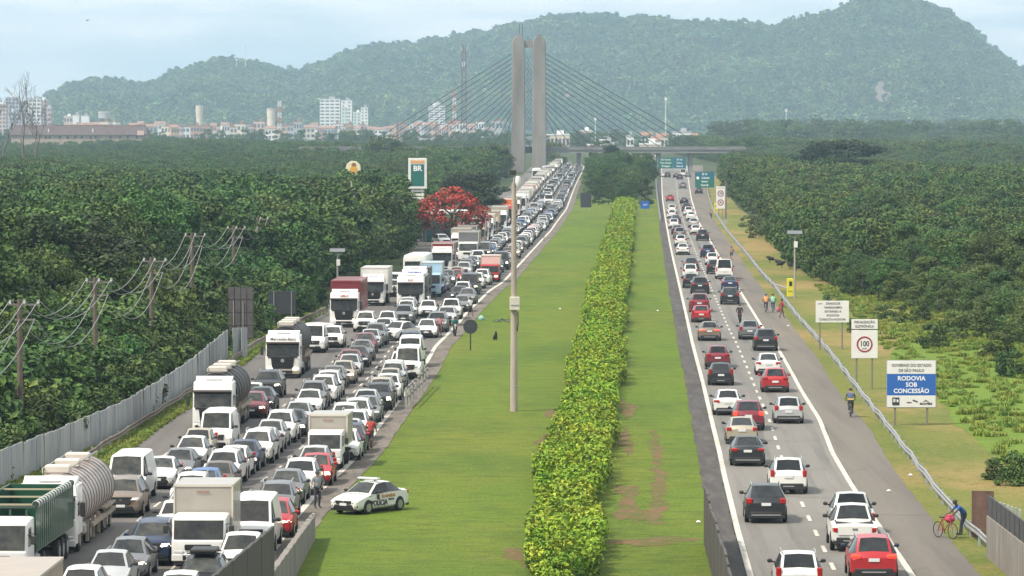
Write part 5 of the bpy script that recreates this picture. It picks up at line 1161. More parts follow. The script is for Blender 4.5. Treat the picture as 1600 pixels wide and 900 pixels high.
near = [p for p in plant_rows('L', 215, 430, 4.3)]
near.sort(key=lambda p: p[1] * .5 + p[2] * 2.5)
for i, (X, Y, d) in enumerate(near):
    tall = d > 11; H = random.uniform(9, 13.0) if tall else random.uniform(5.5, 7.5)
    if X > -29 and Y > 225: H = random.uniform(5.2, 7.4)
    if i >= 118: restL.append((X, Y, H)); continue
    kind = random.randrange(6); light = kind in (1, 3); row = 'edge' if d < 10 else ('second row' if d < 14 else 'depth')
    tree(X, Y, H, f"{'tall' if tall else 'low'} {'spreading' if light else 'bushy'} tree at the {row} of the left wood, by the {by_pole(Y)}", group=GL, kind=kind)
for X, Y, d in plant_rows('L', 430, 705, 5.0):
    if not clear_lot(X, Y): restL.append((X, Y, random.uniform(7.5, 11.5)))
def far_field(side, y0, y1, step, hz):
    P, Sx = [], []; Y = y0
    while Y < y1:
        st = step + (Y - y0) * .0018; lo, hi = ((-lim(Y) - 8, xl(Y) - 3) if side == 'L' else (xr(Y) + 2, lim(Y) + 8))
        for _ in range(max(1, int((hi - lo) / st * 1.15))):
            x_, y_ = random.uniform(lo, hi), Y + random.uniform(-st, st)
            if not (side == 'L' and clear_lot(x_, y_)): P.append((x_, y_, -.3)); Sx.append(hz(x_, y_) / 10)
        Y += st
    return P, Sx
def hL(x, y): return random.uniform(6.2, 9.6) * (1.0 + .16 * math.sin(x * .03 + y * .006)) * (1.0 if y < 1200 else .95)
P, Sx = far_field('L', 705, 2300, 4.9, hL)
P += [(x, y, 0) for x, y, h in restL]; Sx += [h / 10 for x, y, h in restL]
scatter('left_wood', P, Sx, [random.uniform(0, 6.28) for _ in P], [random.randrange(5) for _ in P], FAR_P)
# right wood (low mangrove forest)
nearR = plant_rows('R', 255, 480, 3.9); nearR.sort(key=lambda p: p[1] * .4 + p[2] * 2.5)
def zoneR(Y): return 'behind the blue concession sign' if Y < 300 else ('behind the speed limit sign' if Y < 345 else ('behind the notice sign' if Y < 400 else 'near the solar panel pole'))
for i, (X, Y, d) in enumerate(nearR):
    H = random.uniform(3.2, 5.0) if d < 7 else random.uniform(5.0, 8.0); k = random.randrange(6)
    if i >= 105: restR.append((X, Y, H)); continue
    row = 'front' if d < 4 else ('second row' if d < 9 else 'depth')
    tree(X, Y, H, f"{'low' if d < 7 else 'tall'} {'spreading' if k in (1, 3) else 'bushy'} tree at the {row} of the right wood {zoneR(Y)}", B=True, group=GR, kind=k, sx=1.05 if d >= 7 else 1.3)
for X, Y, d in plant_rows('R', 480, 705, 4.6): restR.append((X, Y, random.uniform(5.0, 8.2)))
def hR(x, y): return random.uniform(5.4, 8.8) * (1 + .18 * math.sin(x * .04 + y * .005)) * (1.15 if y > 1500 else 1)
P, Sx = far_field('R', 705, 2300, 4.8, hR)
P += [(x, y, 0) for x, y, h in restR]; Sx += [h / 10 for x, y, h in restR]
scatter('right_wood', P, Sx, [random.uniform(0, 6.28) for _ in P], [random.randrange(5) for _ in P], FAR_PB)
# far belt of tall trees before the hills
P, Sx = [], []
for _ in range(900):
    Y = random.uniform(2350, 3300); x = random.uniform(-40, 1650)
    if x < 1110 and (random.random() < .6 or Y > 2900): continue
    h = random.uniform(9, 13) if x < 1110 else random.uniform(13, 20)
    P.append(((x - 800) * Y / F, Y, 0)); Sx.append(h / 10)
scatter('far_tree_belt', P, Sx, [random.uniform(0, 6.28) for _ in P], [random.randrange(5) for _ in P], [o.copy() for o in FAR_PB])
# clump between the carriageways in front of the bridge
GM = 'trees of the clump between the carriageways'; n_ = 0
for _ in range(400):
    Y = random.uniform(905, 1440); X = random.uniform(E_left_line(Y) + 4, E_right_l(Y) - 3.4)
    px = 800 + X * F / Y
    if n_ < 52 and all((X - q[0]) ** 2 + ((Y - q[1]) * .35) ** 2 > 13 for q in cells):
        cells.append((X, Y)); n_ += 1
        tree(X, Y, random.uniform(4.5, 6.5) if Y < 1000 else random.uniform(6, 9.5), f"dark green tree in the clump between the carriageways, {'front' if Y < 1080 else 'back'} part", group=GM)
for px, yt, Y, H_, lab in ((955, 240, 1380, 13.5, 'darkest and tallest tree of the clump, cutting across the bridge deck'),): tree((px - 800) * Y / F, Y, 10.5, lab, kind=2, sx=1.2, dark=True)
# single trees that stand out
def single(px, yt, Y, lab, sx=1.0, kind=None, B=False, dark=False):
    H = CAM_H - (yt - HZ) * Y / F; return tree((px - 800) * Y / F, Y, H, lab, kind=kind, sx=sx, B=B, dark=dark)
single(1311, 207, 1050, 'broad very dark round tree rising above the right wood', 1.9, 3, dark=True); single(1285, 214, 1030, 'dark tree overlapping the broad dark round tree', 1.3, 3, dark=True)
single(735, 258, 760, 'dark round tree directly behind the red flowering tree', 1.5, 3, dark=True); single(95, 303, 332, 'tall dark flat-topped tree, highest of the wood near the left edge', 1.25, 3, dark=True); single(58, 325, 322, 'dark tree just left of the flat-topped tree', 1.1, 2, dark=True); single(150, 345, 345, 'dark tree below and right of the flat-topped tree', 1.1, 2, dark=True); single(1178, 205, 1700, 'rounded tree at the right end of the bridge', 1.5, 5, True); single(600, 206, 1420, 'bushy tree under the left ends of the cables', 1.6, 5)
single(1150, 211, 1750, 'broad tree right of the bridge end', 1.6, 1, True); single(940, 214, 1650, 'pale tree just behind the bridge deck', 1.5, 4, True); single(865, 217, 1650, 'low tree behind the deck beside the pylon', 1.5, 1, True); single(780, 222, 1300, 'tree in front of the left pylon foot', 1.4, 2)
for px, yt, l_ in ((1138, 238, 'leftmost and lowest of three round trees before the right end of the bridge deck'), (1152, 230, 'middle and tallest of three round trees before the right end of the bridge deck'), (1168, 233, 'rightmost of three round trees before the right end of the bridge deck')): single(px, yt, 1465, l_, 1.4, 5, True)
# red flowering tree by the filling station
M_flame = [mat('flame_flower', (0.40, 0.030, 0.012), .6, var=.2, vscale=1.5), mat('flame_flower_deep', (0.24, 0.018, 0.012), .6, var=.2, vscale=1.5), LEAF[0]]
fx, fy = (706 - 800) * 610 / F, 610.0; r = thing('flame_tree', 'wide umbrella tree covered in red flowers beside the lorry queue', 'tree', (fx, fy, 0))
b = MB(); rs = random.Random(9)
for i in range(64):
    a = rs.uniform(0, 6.28); q = math.sqrt(rs.random()); R_ = 4.9 * q; zz = 8.3 - 3.4 * q ** 2 + rs.uniform(-.7, .3)
    leaves(b, (R_ * math.cos(a), R_ * math.sin(a), zz), rs.uniform(.7, 1.15), 46, .38, flat=.45, wts=(.58, .30, .12), rs=rs)
for i in range(26):
    a = rs.uniform(0, 6.28); R_ = 4.0 * math.sqrt(rs.random()); leaves(b, (R_ * math.cos(a), R_ * math.sin(a), rs.uniform(3.2, 5.4)), 1.0, 36, .45, flat=.6, wts=(.22, .2, .58), rs=rs)
b.build('crown', M_flame, r); trunk(8, .3, 77, branches=9, top=.6, spread=.5).build('trunk', M_bark, r, smooth=60)
# bare trees on the left skyline
def bare(px, yt, Y, label, seed):
    rs = random.Random(seed); H = (CAM_H + (HZ - yt) * Y / F) * .74; b = MB()
    def grow(p, d, l, r_, n):
        q = p + d * l; m_ = (p + q) / 2 + Vector((rs.gauss(0, .05), rs.gauss(0, .05), 0)) * l
        b.tube([p, m_, q], [r_ * 1.3, r_ * 1.1, r_ * .9], 5)
        if n == 0: return
        for k in range(rs.choice((2, 2, 3))):
            a = rs.uniform(0, 6.28); t_ = rs.uniform(.3, .62); ax = d.orthogonal().normalized(); ax.rotate(Matrix.Rotation(a, 3, d)); e = (d * math.cos(t_) + ax * math.sin(t_) + Vector((0, 0, .18))).normalized(); grow(q, e, l * rs.uniform(.6, .82), r_ * .62, n - 1)
    grow(Vector((0, 0, 0)), Vector((0, 0, 1)), H * .40, .26, 5); t = thing('bare_tree', label, 'tree', ((px - 800) * Y / F, Y, 0)); b.build('trunk', mat('dead_bark', (.12, .105, .10), .9), t)
bare(36, 116, 1250, 'leafless tree with open upswept branches on the left skyline, right of two', 31); bare(6, 120, 1270, 'leafless tree at the left edge of the photo, left of two', 35); bare(56, 150, 1250, 'small leafless tree right of the two on the skyline', 38)
# pale dead branches in the wood by the filling station
for px, y, sd in ((556, 290, 51), (574, 300, 55)):
    rs = random.Random(sd); Yd = 560; X_, _, z_ = atY(px, y, Yd); t = thing('dead_tree', 'pale forked dead trunk among the trees by the filling station', 'tree', (X_, Yd, 0), group='pale dead trunks'); b = MB()
    b.tube([(0, 0, 0), (.3, 0, z_ * .5), (.1, 0, z_ - 2.0)], [.13, .11, .09], 6)
    for k in range(3): a = rs.uniform(-.8, .8); b.tube([(0, 0, z_ - 2.0 - k * .4), (math.sin(a) * .8, 0, z_ - .9), (math.sin(a) * 1.4, .2, z_ + rs.uniform(0, 1))], [.12, .09, .03], 5)
    b.build('trunk', M_bark_p, t)
# palm above the right wood
px, Yp = 1337, 545.0; X_, _, z_ = atY(px, 330, Yp); t = thing('palm_tree', 'lone palm with drooping fronds above the right wood', 'palm tree', (X_, Yp, 0)); MB().tube([(0, 0, 0), (.1, 0, z_ * .5), (0, 0, z_)], [.18, .14, .11], 7).build('trunk', M_bark, t)
for k in range(13):
    a = k * .483; b = MB(); n = 7; L_ = 2.4
    for i in range(n):
        u = i / n; p = (math.cos(a) * L_ * u, math.sin(a) * L_ * u, z_ + 1.0 * math.sin(u * 2.4) - 1.5 * u * u)
        for sd in (-1, 1):
            w_ = .55 * math.sin(math.pi * (u * .8 + .15)); e = (p[0] - math.sin(a) * w_ * sd + math.cos(a) * .3, p[1] + math.cos(a) * w_ * sd + math.sin(a) * .3, p[2] - .35); f_ = (p[0] + math.cos(a) * .22, p[1] + math.sin(a) * .22, p[2] - .02); b.add([p, f_, e], [(0, 1, 2)])
    b.build('frond', LEAF[0], t)

# hedge along the median
HP = []
for i in range(5):
    b = MB(); rs = random.Random(200 + i)
    leaves(b, (0, 0, .30), .55, 190, .15, up=.55, flat=.7, wts=(.38, .37, .25), rs=rs)
    for _ in range(12):
        a = rs.uniform(0, 6.28); h = rs.uniform(.5, .95); leaves(b, (.42 * math.cos(a), .42 * math.sin(a), h), .16, 12, .14, wts=(.1, .4, .5), rs=rs)
    HP.append(proto('hedge_tuft', b, LEAF_H))
P, Sx = [], []; Y = 165.0
while Y < 905:
    st = .50 + (Y - 165) * .0010; a, c = E_hedge_l(Y) + 1.0, E_hedge_r(Y) - 1.0; n = max(2, int((c - a) / st)); wob = .35 * math.sin(Y * .21) + .3 * math.sin(Y * .083 + 1)
    for k in range(n + 1):
        u = k / n; x = a + (c - a) * u + random.uniform(-.22, .22) + wob * (1 if u > .5 else -.6) * .5
        if math.sin(Y * .11 + 2) * math.sin(Y * .047) > .80 and (u < .3 or u > .75): continue
        top = .60 * math.sin(math.pi * (.12 + .76 * u)) * (1 + .5 * vnoise(x * 9, Y * 4, 9) + .15 * math.sin(Y * .17 + u * 3))
        for q in range(2): P.append((x + random.uniform(-.15, .15), Y + random.uniform(-.5, .5) * st, top * (.25 + .55 * q))); Sx.append(random.uniform(.5, 1.45) * (1 + (Y - 165) * .0006))
    Y += st
scatter('hedge', P, Sx, [random.uniform(0, 6.28) for _ in P], [random.randrange(5) for _ in P], HP)
# grass tufts
def tuft(seed, n, h, mats, wts):
    rs = random.Random(seed); b = MB()
    for _ in range(n):
        a = rs.uniform(0, 6.28); r_ = .34 * math.sqrt(rs.random()); x, y = r_ * math.cos(a), r_ * math.sin(a); d = rs.uniform(0, 6.28); l = h * rs.uniform(.6, 1.25); el = R(rs.uniform(30, 62)); w_ = .012 * (1 + h)
        dx, dy, up, px_, py_ = math.cos(d) * math.cos(el) * l, math.sin(d) * math.cos(el) * l, math.sin(el) * l, -math.sin(d) * w_, math.cos(d) * w_
        b.add([(x + px_, y + py_, 0), (x - px_, y - py_, 0), (x - px_ * .8 + dx * .6, y - py_ * .8 + dy * .6, up * .75), (x + dx, y + dy, up * .95), (x + px_ * .8 + dx * .6, y + py_ * .8 + dy * .6, up * .75)], [(0, 1, 2, 4)[::1], (4, 2, 3)], rs.choices(range(len(mats)), wts)[0])
    return bpy.data.objects.new('grass_tuft', b.mesh('grass_tuft', mats))
GRM = [leaf_mat('grass_a', (.100, .150, .016), (.125, .145, .022), .22, .05), leaf_mat('grass_b', (.060, .105, .014), (.085, .115, .018), .22, .05), leaf_mat('grass_dry', (.27, .20, .085), (.19, .16, .055), .22, .05)]
GRT = [leaf_mat('tall_grass_a', (.165, .245, .030), (.20, .245, .040), .2, .05), leaf_mat('tall_grass_b', (.13, .20, .024), (.155, .205, .03), .2, .05), GRM[2]]
TU = [tuft(300 + i, 26, .10, GRM, (.5, .4, .1)) for i in range(3)]; TD = [tuft(310 + i, 26, .16, GRM, (.32, .22, .46)) for i in range(3)]; TT = [tuft(320 + i, 120, .42, GRT, (.55, .38, .07)) for i in range(3)]
P, Sx = [], []
def lush(x, Y):      # bright tall grass: a wedge between the mown verge and the wood
    px = 800 + x * F / Y; py = HZ + CAM_H * F / Y
    return (px > 1395 + (py - 560) * .9 if py < 640 else px > 1500 + (py - 640) * .3) or (px > 1540 and py > 745)
k = 0
while len(P) < 2600 and k < 200000:
    k += 1; Y = random.uniform(205, 480); x = random.uniform(E_rail_r(Y) + 5, E_forest_r(Y) + 6)
    if lush(x, Y) or x > E_forest_r(Y) - 1.5: P.append((x, Y, .0)); Sx.append(random.uniform(.5, 1.2))
scatter('tall_grass', P, Sx, [random.uniform(0, 6.28) for _ in P], [random.randrange(3) for _ in P], TT)
P, Sx = [], []
for _ in range(7000):
    Y = random.uniform(175, 420); a, c = E_wall(Y) + .25, E_left_asphalt(Y) - .1; x = random.uniform(a, c) if c > a else a; P.append((x, Y, .0)); Sx.append(random.uniform(.35, .95))
scatter('roadside_weeds', P, Sx, [random.uniform(0, 6.28) for _ in P], [random.randrange(3) for _ in P], [o.copy() for o in TT])
for px, py, s in ((1340, 520, .5), (1460, 545, .8), (1520, 530, .9), (1560, 560, .8), (1430, 505, .8), (1385, 500, .6), (1300, 480, .5), (1490, 520, .9), (1580, 590, .8), (1590, 760, .6), (1565, 752, .5), (1180, 372, .7), (1195, 360, .9), (1170, 355, .8)):
    X, Y = G(px, py); shrub(X, Y, s, 'small green shrub on the verge in front of the right wood', B=True, group='shrubs on the right verge')

# ------------------------------------------------------------------ walls, fences, rails
WPM = [mat('panel_grey_%s' % k, c, .85, var=.16, vscale=1.6, stretch=(3, 3, .4)) for k, c in (('a', (.33, .335, .33)), ('b', (.28, .285, .285)), ('c', (.37, .365, .35)), ('d', (.30, .31, .315)))]
wl = thing('panel_wall', 'long grey panel wall running along the wood on the left', 'wall')
Y = 196.0; k_ = 0
while Y < 333:
    l = 1.06; xa, xb = E_wall(Y), E_wall(Y + l); h = 1.75 + (Y - 200) * .0042 + random.uniform(-.05, .05); a = math.atan2(l, xb - xa); L_ = math.hypot(l, xb - xa)
    MB().box((0, 0, h / 2), (L_ - .03, .05 + .02 * (k_ % 2), h), 0, bev=.012).build('panel', WPM[random.randrange(4)], wl, (( xa + xb) / 2, Y + l / 2, .0)).rotation_euler = (random.uniform(-.03, .03), 0, a)
    Y += l; k_ += 1
for q in (0, 1): MB().box((0, 0, 1.2), (1.0, .05, 2.4), 0).build('panel', WPM[q], wl, (E_wall(333) + .7 + q * .5, 333.6 + q * .4, 0)).rotation_euler = (0, 0, .9 + q * .3)
PROF = [(0, .44), (.05, .47), (.05, .53), (0, .57), (0, .62), (.05, .66), (.05, .72), (0, .75)]
M_rail = mat('guardrail_zinc', (.33, .33, .32), .42, .55, var=.14, vscale=.8)
def guardrail(edge, y0, y1, side, label, rm=None):
    r = thing('guardrail', label, 'guardrail'); Ys = [y0]
    while Ys[-1] < y1: Ys.append(Ys[-1] + 4)
    rings = []
    for i, Y in enumerate(Ys):
        x = edge(Y) + .05 * math.sin(i * 1.7); dz = .035 * math.sin(i * 2.3)
        rings.append([(x + side * d, Y, z + dz) for d, z in PROF] + [(x + side * (d - .012), Y, z + dz) for d, z in reversed(PROF)])
    MB().loft(rings).build('rail', rm or M_rail, r, smooth=50)
    pm = MB().box((0, 0, .36), (.10, .14, .74), 0).mesh('post', M_steel); rest = MB()
    for i, Y in enumerate(Ys):
        x = edge(Y) - side * .12
        if Y < 560: put('post', pm, r, (x, Y, 0))
        else: rest.box((x, Y, .36), (.1, .14, .74), 0)
    if rest.v: rest.build('post', M_steel, r, kind='stuff')
guardrail(E_rail_r, 184, 1150, -1, 'pale steel guardrail along the right carriageway shoulder')
guardrail(E_rail_l, 215, 470, 1, 'rusty toned guardrail between grey wall and lorry lane', mat('guardrail_rusty', (.15, .115, .085), .7, var=.4, vscale=1.2))
E_in = Edge([(1100, 700), (1046, 420), (1031, 340), (1026, 300), (1024, 270)], sm=2)
guardrail(E_in, 780, 1300, 1, 'far steel guardrail on the median side of the right carriageway')
# grey post fence pieces on the median
def postfence(pa, pb, n, h, label):
    A, B_ = Vector((*G(*pa), 0)), Vector((*G(*pb), 0)); t = thing('post_fence', label, 'fence', A)
    for k in range(n):
        p = (B_ - A) * (k / (n - 1)); MB().box((p.x, p.y, h / 2), (.14, .14, h), 0, bev=.02).build('post', mat('concrete_post', (.30, .285, .26), .9, var=.3, vscale=3), t)
    d = B_ - A
    for z in (h - .1, h * .5): MB().tube([(0, .1, z), (d.x, d.y + .1, z)], .05, 6).build('rail', mat('dark_rail', (.06, .055, .05), .8), t)
postfence((634, 640), (668, 606), 8, 1.35, 'short row of grey concrete posts beside the queue, mid picture')
postfence((466, 872), (489, 845), 6, 1.15, 'short row of posts with dark rail behind the police car')
M_wallc = mat('stained_concrete', (.24, .215, .185), .9, var=.35, vscale=1.2, stretch=(2.5, 2.5, .35), col2=(.13, .115, .10), bump=.2)
M_sheet = mat('dark_sheet', (.050, .040, .033), .7, var=.25, vscale=1.5, stretch=(3, 3, .3))
def wallrun(name, label, cat, P, h0, h1, th, m, step, cap=None, wave=0.0):
    t = thing(name, label, cat); D_ = [Vector((p[0], p[1], 0)) for p in P]
    tot = (D_[1] - D_[0]).length; n = max(1, int(tot / step)); d = (D_[1] - D_[0]) / n; a = math.atan2(d.y, d.x)
    for k in range(n):
        h = h0 + (h1 - h0) * (k + .5) / n + wave * math.sin(k * 1.3); c = D_[0] + d * (k + .5)
        MB().box((0, 0, h / 2), (d.length - .02, th + .015 * (k % 2), h), 0, bev=.01).build('panel', m[k % len(m)] if isinstance(m, list) else m, t, (c.x, c.y, 0)).rotation_euler = (0, 0, a)
    return t
wallrun('concrete_wall', 'low stained concrete wall below the police car at the bottom', 'wall', ((-8.52, 191), (-8.75, 150)), 1.05, 1.9, .22, M_wallc, 2.6)
wallrun('sheet_wall', 'tall dark brown sheet wall cutting the bottom of the jam', 'wall', ((-8.0, 149.5), (-8.75, 128)), 4.36, 4.75, .10, M_sheet, 2.2)
wallrun('sheet_fence', 'dark wavy sheet fence at the left edge of the right carriageway', 'fence', ((8.15, 189), (7.25, 140)), 2.45, 2.5, .08, [M_sheet, mat('dark_sheet_b', (.062, .052, .044), .7, var=.3, vscale=1.5, stretch=(3, 3, .3))], 2.5, wave=.10)
wr = wallrun('concrete_wall', 'stained concrete wall with dark slats on top at the bottom right corner', 'wall', ((19.55, 183), (19.9, 146)), 1.75, 1.75, .25, M_wallc, 3.0)
for k in range(24): MB().box((19.53 + k * .0145, 183 - .75 - k * 1.5, 2.15), (.07, 1.42, .84), 0).build('slat', mat('slat_dark', (.045, .043, .045), .7, var=.3, vscale=2), wr)
t = thing('scrap_fence', 'leaning brown sheet and grey corrugated sheets beside the concrete wall', 'fence', (*G(1521, 842), 0))
MB().box((.45, 0, 1.0), (.95, .06, 2.05), 0, rz=-.25).build('brown_sheet', mat('rust_sheet', (.10, .055, .04), .8, var=.35, vscale=2), t)
for k in range(7): MB().box((1.0 + k * .13, -.2 - k * .35, .82 - k * .03), (.075, .35, 1.6), 0).build('corrugated_sheet', mat('zinc_sheet', (.34, .37, .38), .5, .3, var=.25, vscale=2), t)

# ------------------------------------------------------------------ signs
M_sw = mat('sign_white', (.66, .64, .60), .55, var=.06, vscale=1); M_sb = mat('sign_blue', (.015, .10, .36), .5); M_sg = mat('sign_green', (.012, .13, .10), .5); M_blk = mat('letter_black', (.03, .03, .035), .6); M_lw = mat('letter_white', (.75, .75, .73), .6); M_red = mat('ring_red', (.28, .025, .03), .5); M_back = mat('sign_back', (.085, .078, .075), .7, var=.2, vscale=2); M_post = mat('sign_post', (.17, .15, .13), .8)
def sgn(name, label, x0, x1, yt, yb, Y, posts, yaw=0.0, mat_=None, postm=None, cat='sign'):
    X0, X1 = (x0 - 800) * Y / F, (x1 - 800) * Y / F; zt, zb = CAM_H - (yt - HZ) * Y / F, CAM_H - (yb - HZ) * Y / F
    t = thing(name, label, cat, ((X0 + X1) / 2, Y, 0), yaw)
    for q in posts: MB().box(((q - .5) * (X1 - X0), .10, (zt - .1) / 2), (.11, .11, zt - .1), 0).build('post', postm or M_post, t)
    return t, X1 - X0, zt, zb
def plate(t, w_, z0, z1, m, y=0.0, x=0.0, name='panel', bev=.015, th=.05): return MB().box((x, y, (z0 + z1) / 2), (w_, th, z1 - z0), 0, bev=bev).build(name, m, t)
# concession sign
t, W_, zt, zb = sgn('concession_sign', 'large white and blue roadside sign reading RODOVIA SOB CONCESSÃO', 1387, 1463, 564, 637, 262, (.17, .83)); h = zt - zb
plate(t, W_, zb, zb + h * .255, M_sw); plate(t, W_, zb + h * .257, zb + h * .715, M_sb, name='blue_panel'); plate(t, W_, zb + h * .717, zt, M_sw)
MB().box((0, .035, (zb + zt) / 2), (W_ + .08, .02, h + .08), 0).build('frame', M_steel, t)
fy = -.03
text('GOVERNO DO ESTADO', .235, M_blk, t, (0, fy, zb + h * .90), width=.92, bold=.004); text('DE SÃO PAULO', .235, M_blk, t, (0, fy, zb + h * .79), width=.92, bold=.004)
text('RODOVIA', .36, M_lw, t, (0, fy, zb + h * .62), bold=.008); text('SOB', .36, M_lw, t, (0, fy, zb + h * .485), bold=.008); text('CONCESSÃO', .36, M_lw, t, (0, fy, zb + h * .35), width=.98, bold=.008)
MB().box((-W_ * .32, fy, zb + h * .13), (.42, .02, .46), 0, bev=.005).build('emblem', M_blk, t); text('II', .26, M_lw, t, (-W_ * .35, fy - .015, zb + h * .145), bold=.01); text('B', .20, M_lw, t, (-W_ * .285, fy - .015, zb + h * .14), bold=.01)
MB().add([(-.28, fy, zb + h * .09), (.02, fy, zb + h * .09), (.02, fy, zb + h * .11), (-.24, fy, zb + h * .12)], [(0, 1, 2, 3)]).add([(.06, fy, zb + h * .14), (.36, fy, zb + h * .10), (.38, fy, zb + h * .13), (.10, fy, zb + h * .17)], [(0, 1, 2, 3)]).build('emblem', M_blk, t)
text('ecovias', .25, M_blk, t, (W_ * .30, fy, zb + h * .085), bold=.008); MB().add([(W_ * .30 - .2, fy, zb + h * .12), (W_ * .30, fy, zb + h * .16), (W_ * .30 + .22, fy, zb + h * .11), (W_ * .30, fy, zb + h * .13)], [(0, 1, 2, 3)]).build('emblem', M_blk, t)
# speed sign
t, W_, zt, zb = sgn('speed_limit_sign', 'white speed enforcement sign with a red ring reading 100', 1331, 1372, 499, 560, 297, (.2, .8)); h = zt - zb
plate(t, W_, zb, zb + h * .72, M_sw); plate(t, W_, zb + h * .75, zt, M_sw)
text('FISCALIZAÇÃO', .22, M_blk, t, (0, fy, zb + h * .925), width=.92, bold=.004); text('ELETRÔNICA', .22, M_blk, t, (0, fy, zb + h * .815), width=.95, bold=.004)
zc = zb + h * .36
MB().loft([[(r_ * math.cos(a), y_, zc + r_ * math.sin(a)) for a in np.linspace(0, 2 * math.pi, 33)[:-1]] for r_, y_ in ((.53, -.02), (.53, -.045), (.43, -.045), (.43, -.02))], caps=False).build('red_ring', M_red, t)
text('100', .50, M_blk, t, (0, fy, zc + .02), width=.82, bold=.012); text('km/h', .15, M_blk, t, (0, fy, zc - .28), bold=.003)
# five line notice
t, W_, zt, zb = sgn('notice_sign', 'white notice sign with five lines of black capitals', 1275, 1327, 470, 504, 348, (.13, .80)); h = zt - zb
plate(t, W_, zb, zt, M_sw)
for k, s in enumerate(('DANOS DE', 'VANDALISMO', 'EXTRANJO A', 'RODOVIA', 'CONSULTE A RODOVIA')): text(s, .24, M_blk, t, (0.05 if k < 4 else 0, fy, zt - .22 - k * .31), width=.92 if k < 4 else .80, bold=.005)
MB().box((-W_ * .40, fy, zt - .24), (.16, .02, .05), 0, rz=0).box((-W_ * .34, fy, zt - .20), (.08, .02, .07), 0).build('emblem', M_blk, t)
# far double speed sign, yellow cabinet
t, W_, zt, zb = sgn('speed_limit_sign', 'tall narrow white sign with two red rings far up the right verge', 1119, 1133, 291, 326, 800, (.3, .7)); h = zt - zb; plate(t, W_, zb, zt, M_sw)
for q, s in ((.68, '100'), (.28, '80')):
    MB().loft([[(r_ * math.cos(a), y_, zb + h * q + r_ * math.sin(a)) for a in np.linspace(0, 2 * math.pi, 25)[:-1]] for r_, y_ in ((.55, -.02), (.55, -.05), (.40, -.05), (.40, -.02))], caps=False).build('red_ring', M_red, t); text(s, .48, M_blk, t, (0, fy - .01, zb + h * q), width=.8, bold=.01)
text('VELOCIDADE', .2, M_blk, t, (0, fy, zt - .3))
M_yel = mat('cabinet_yellow', (.62, .55, .03), .5, var=.08, vscale=1)
def cabinet(x, y, s, label):
    X, Y = G(x, y); t = thing('speed_camera', label, 'speed camera', (X, Y, 0)); MB().box((0, 0, .95 * s), (.62 * s, .55 * s, 1.75 * s), 0, bev=.05).build('cabinet', M_yel, t); MB().box((.02, -.29 * s, 1.35 * s), (.26 * s, .04, .42 * s), 0).build('window', M_glass2, t); MB().box((0, 0, .06), (.75 * s, .7 * s, .14), 0).build('base', M_deck, t); MB().box((0, -.28 * s, .62 * s), (.40 * s, .03, .05), 0).build('handle', M_trim, t)
cabinet(1235, 465, 1.05, 'yellow speed camera cabinet near the solar lamp post'); cabinet(1119, 334, 1.1, 'yellow speed camera cabinet below the two ring sign')
t = thing('barrier', 'short side barrier running from guardrail to yellow cabinet', 'guardrail', (*G(1210, 454), 0)); e_ = Vector((*G(1232, 461), 0)) - Vector((*G(1210, 454), 0)); MB().tube([(0, 0, .65), (e_.x, e_.y, .65)], .09, 6).build('rail', M_rail, t); MB().box((e_.x, e_.y, .35), (.1, .1, .7), 0).build('post', M_steel, t)
# green direction signs and little blue sign
t, W_, zt, zb = sgn('direction_sign', 'double green direction sign hanging under the bridge deck', 1029, 1072, 246, 263, 1200, (-.05, .5), postm=M_steel); plate(t, W_ * .52, zb, zt, M_sg, x=-W_ * .24); plate(t, W_ * .46, zb, zt, mat('sign_teal', (.012, .12, .17), .5), x=W_ * .26, y=-.01)
for k, s in enumerate(('São Vicente', 'Praia Grande', 'Mongaguá')): text(s, .62, M_lw, t, (-W_ * .24, fy, zt - .6 - k * .85), width=.9, bold=.01)
for k, s in enumerate(('SP 160', 'Santos', 'Guarujá')): text(s, .62, M_lw, t, (W_ * .26, fy - .01, zt - .6 - k * .85), width=.9, bold=.01)
t, W_, zt, zb = sgn('direction_sign', 'single green direction sign over the slip lane', 1086, 1116, 269, 293, 900, (1.04,), postm=M_steel); plate(t, W_, zb, zb + (zt - zb) * .55, M_sg); plate(t, W_, zb + (zt - zb) * .555, zt, MATS['sign_teal'])
for k, s in enumerate(('SP 55', 'Cubatão', 'Santos', 'Guarujá')): text(s, .50, M_lw, t, (.2 if k == 1 else 0, fy, zt - .42 - k * .72), width=.95, bold=.01)
MB().tube([(-W_ * .36, fy - .005, zt - 1.15), (-W_ * .36, fy - .03, zt - 1.15)], .3, 12).build('emblem', M_lw, t)
t, W_, zt, zb = sgn('blue_sign', 'small blue sign at the end of the median grass', 1001, 1015, 314, 326, 830, (.5,)); plate(t, W_, zb, zt, M_sb); text('KM', .5, M_lw, t, (0, fy, (zt + zb) / 2))
# backs of signs
t, W_, zt, zb = sgn('sign_back', 'tall gridded sign seen from behind at the end of the grey wall', 356, 395, 448, 529, 352, (.22, .60, .98), postm=mat('post_pale', (.28, .25, .22), .8)); h = zt - zb
for i in range(4):
    for j in range(4): MB().box((W_ * ((i + .5) / 4 - .5), -.04, zb + h * (j + .5) / 4), (W_ / 4 - .05, .04, h / 4 - .06), 0).build('panel', M_back, t)
MB().box((0, -.005, (zb + zt) / 2), (W_, .02, h), 0).build('frame', M_trim, t)
for q in (.22, .60): MB().box(((q - .5) * W_, -.10, zb + h * .36), (.07, .05, h * .75), 0).build('brace', MATS['post_pale'], t)
t, W_, zt, zb = sgn('sign_back', 'dark blank sign seen from behind above the dark tankers', 419, 462, 455, 491, 384, (.2, .84), postm=mat('post_grey', (.22, .22, .22), .8)); plate(t, W_, zb, zt, mat('sign_back_dark', (.03, .032, .038), .7, var=.2, vscale=2))
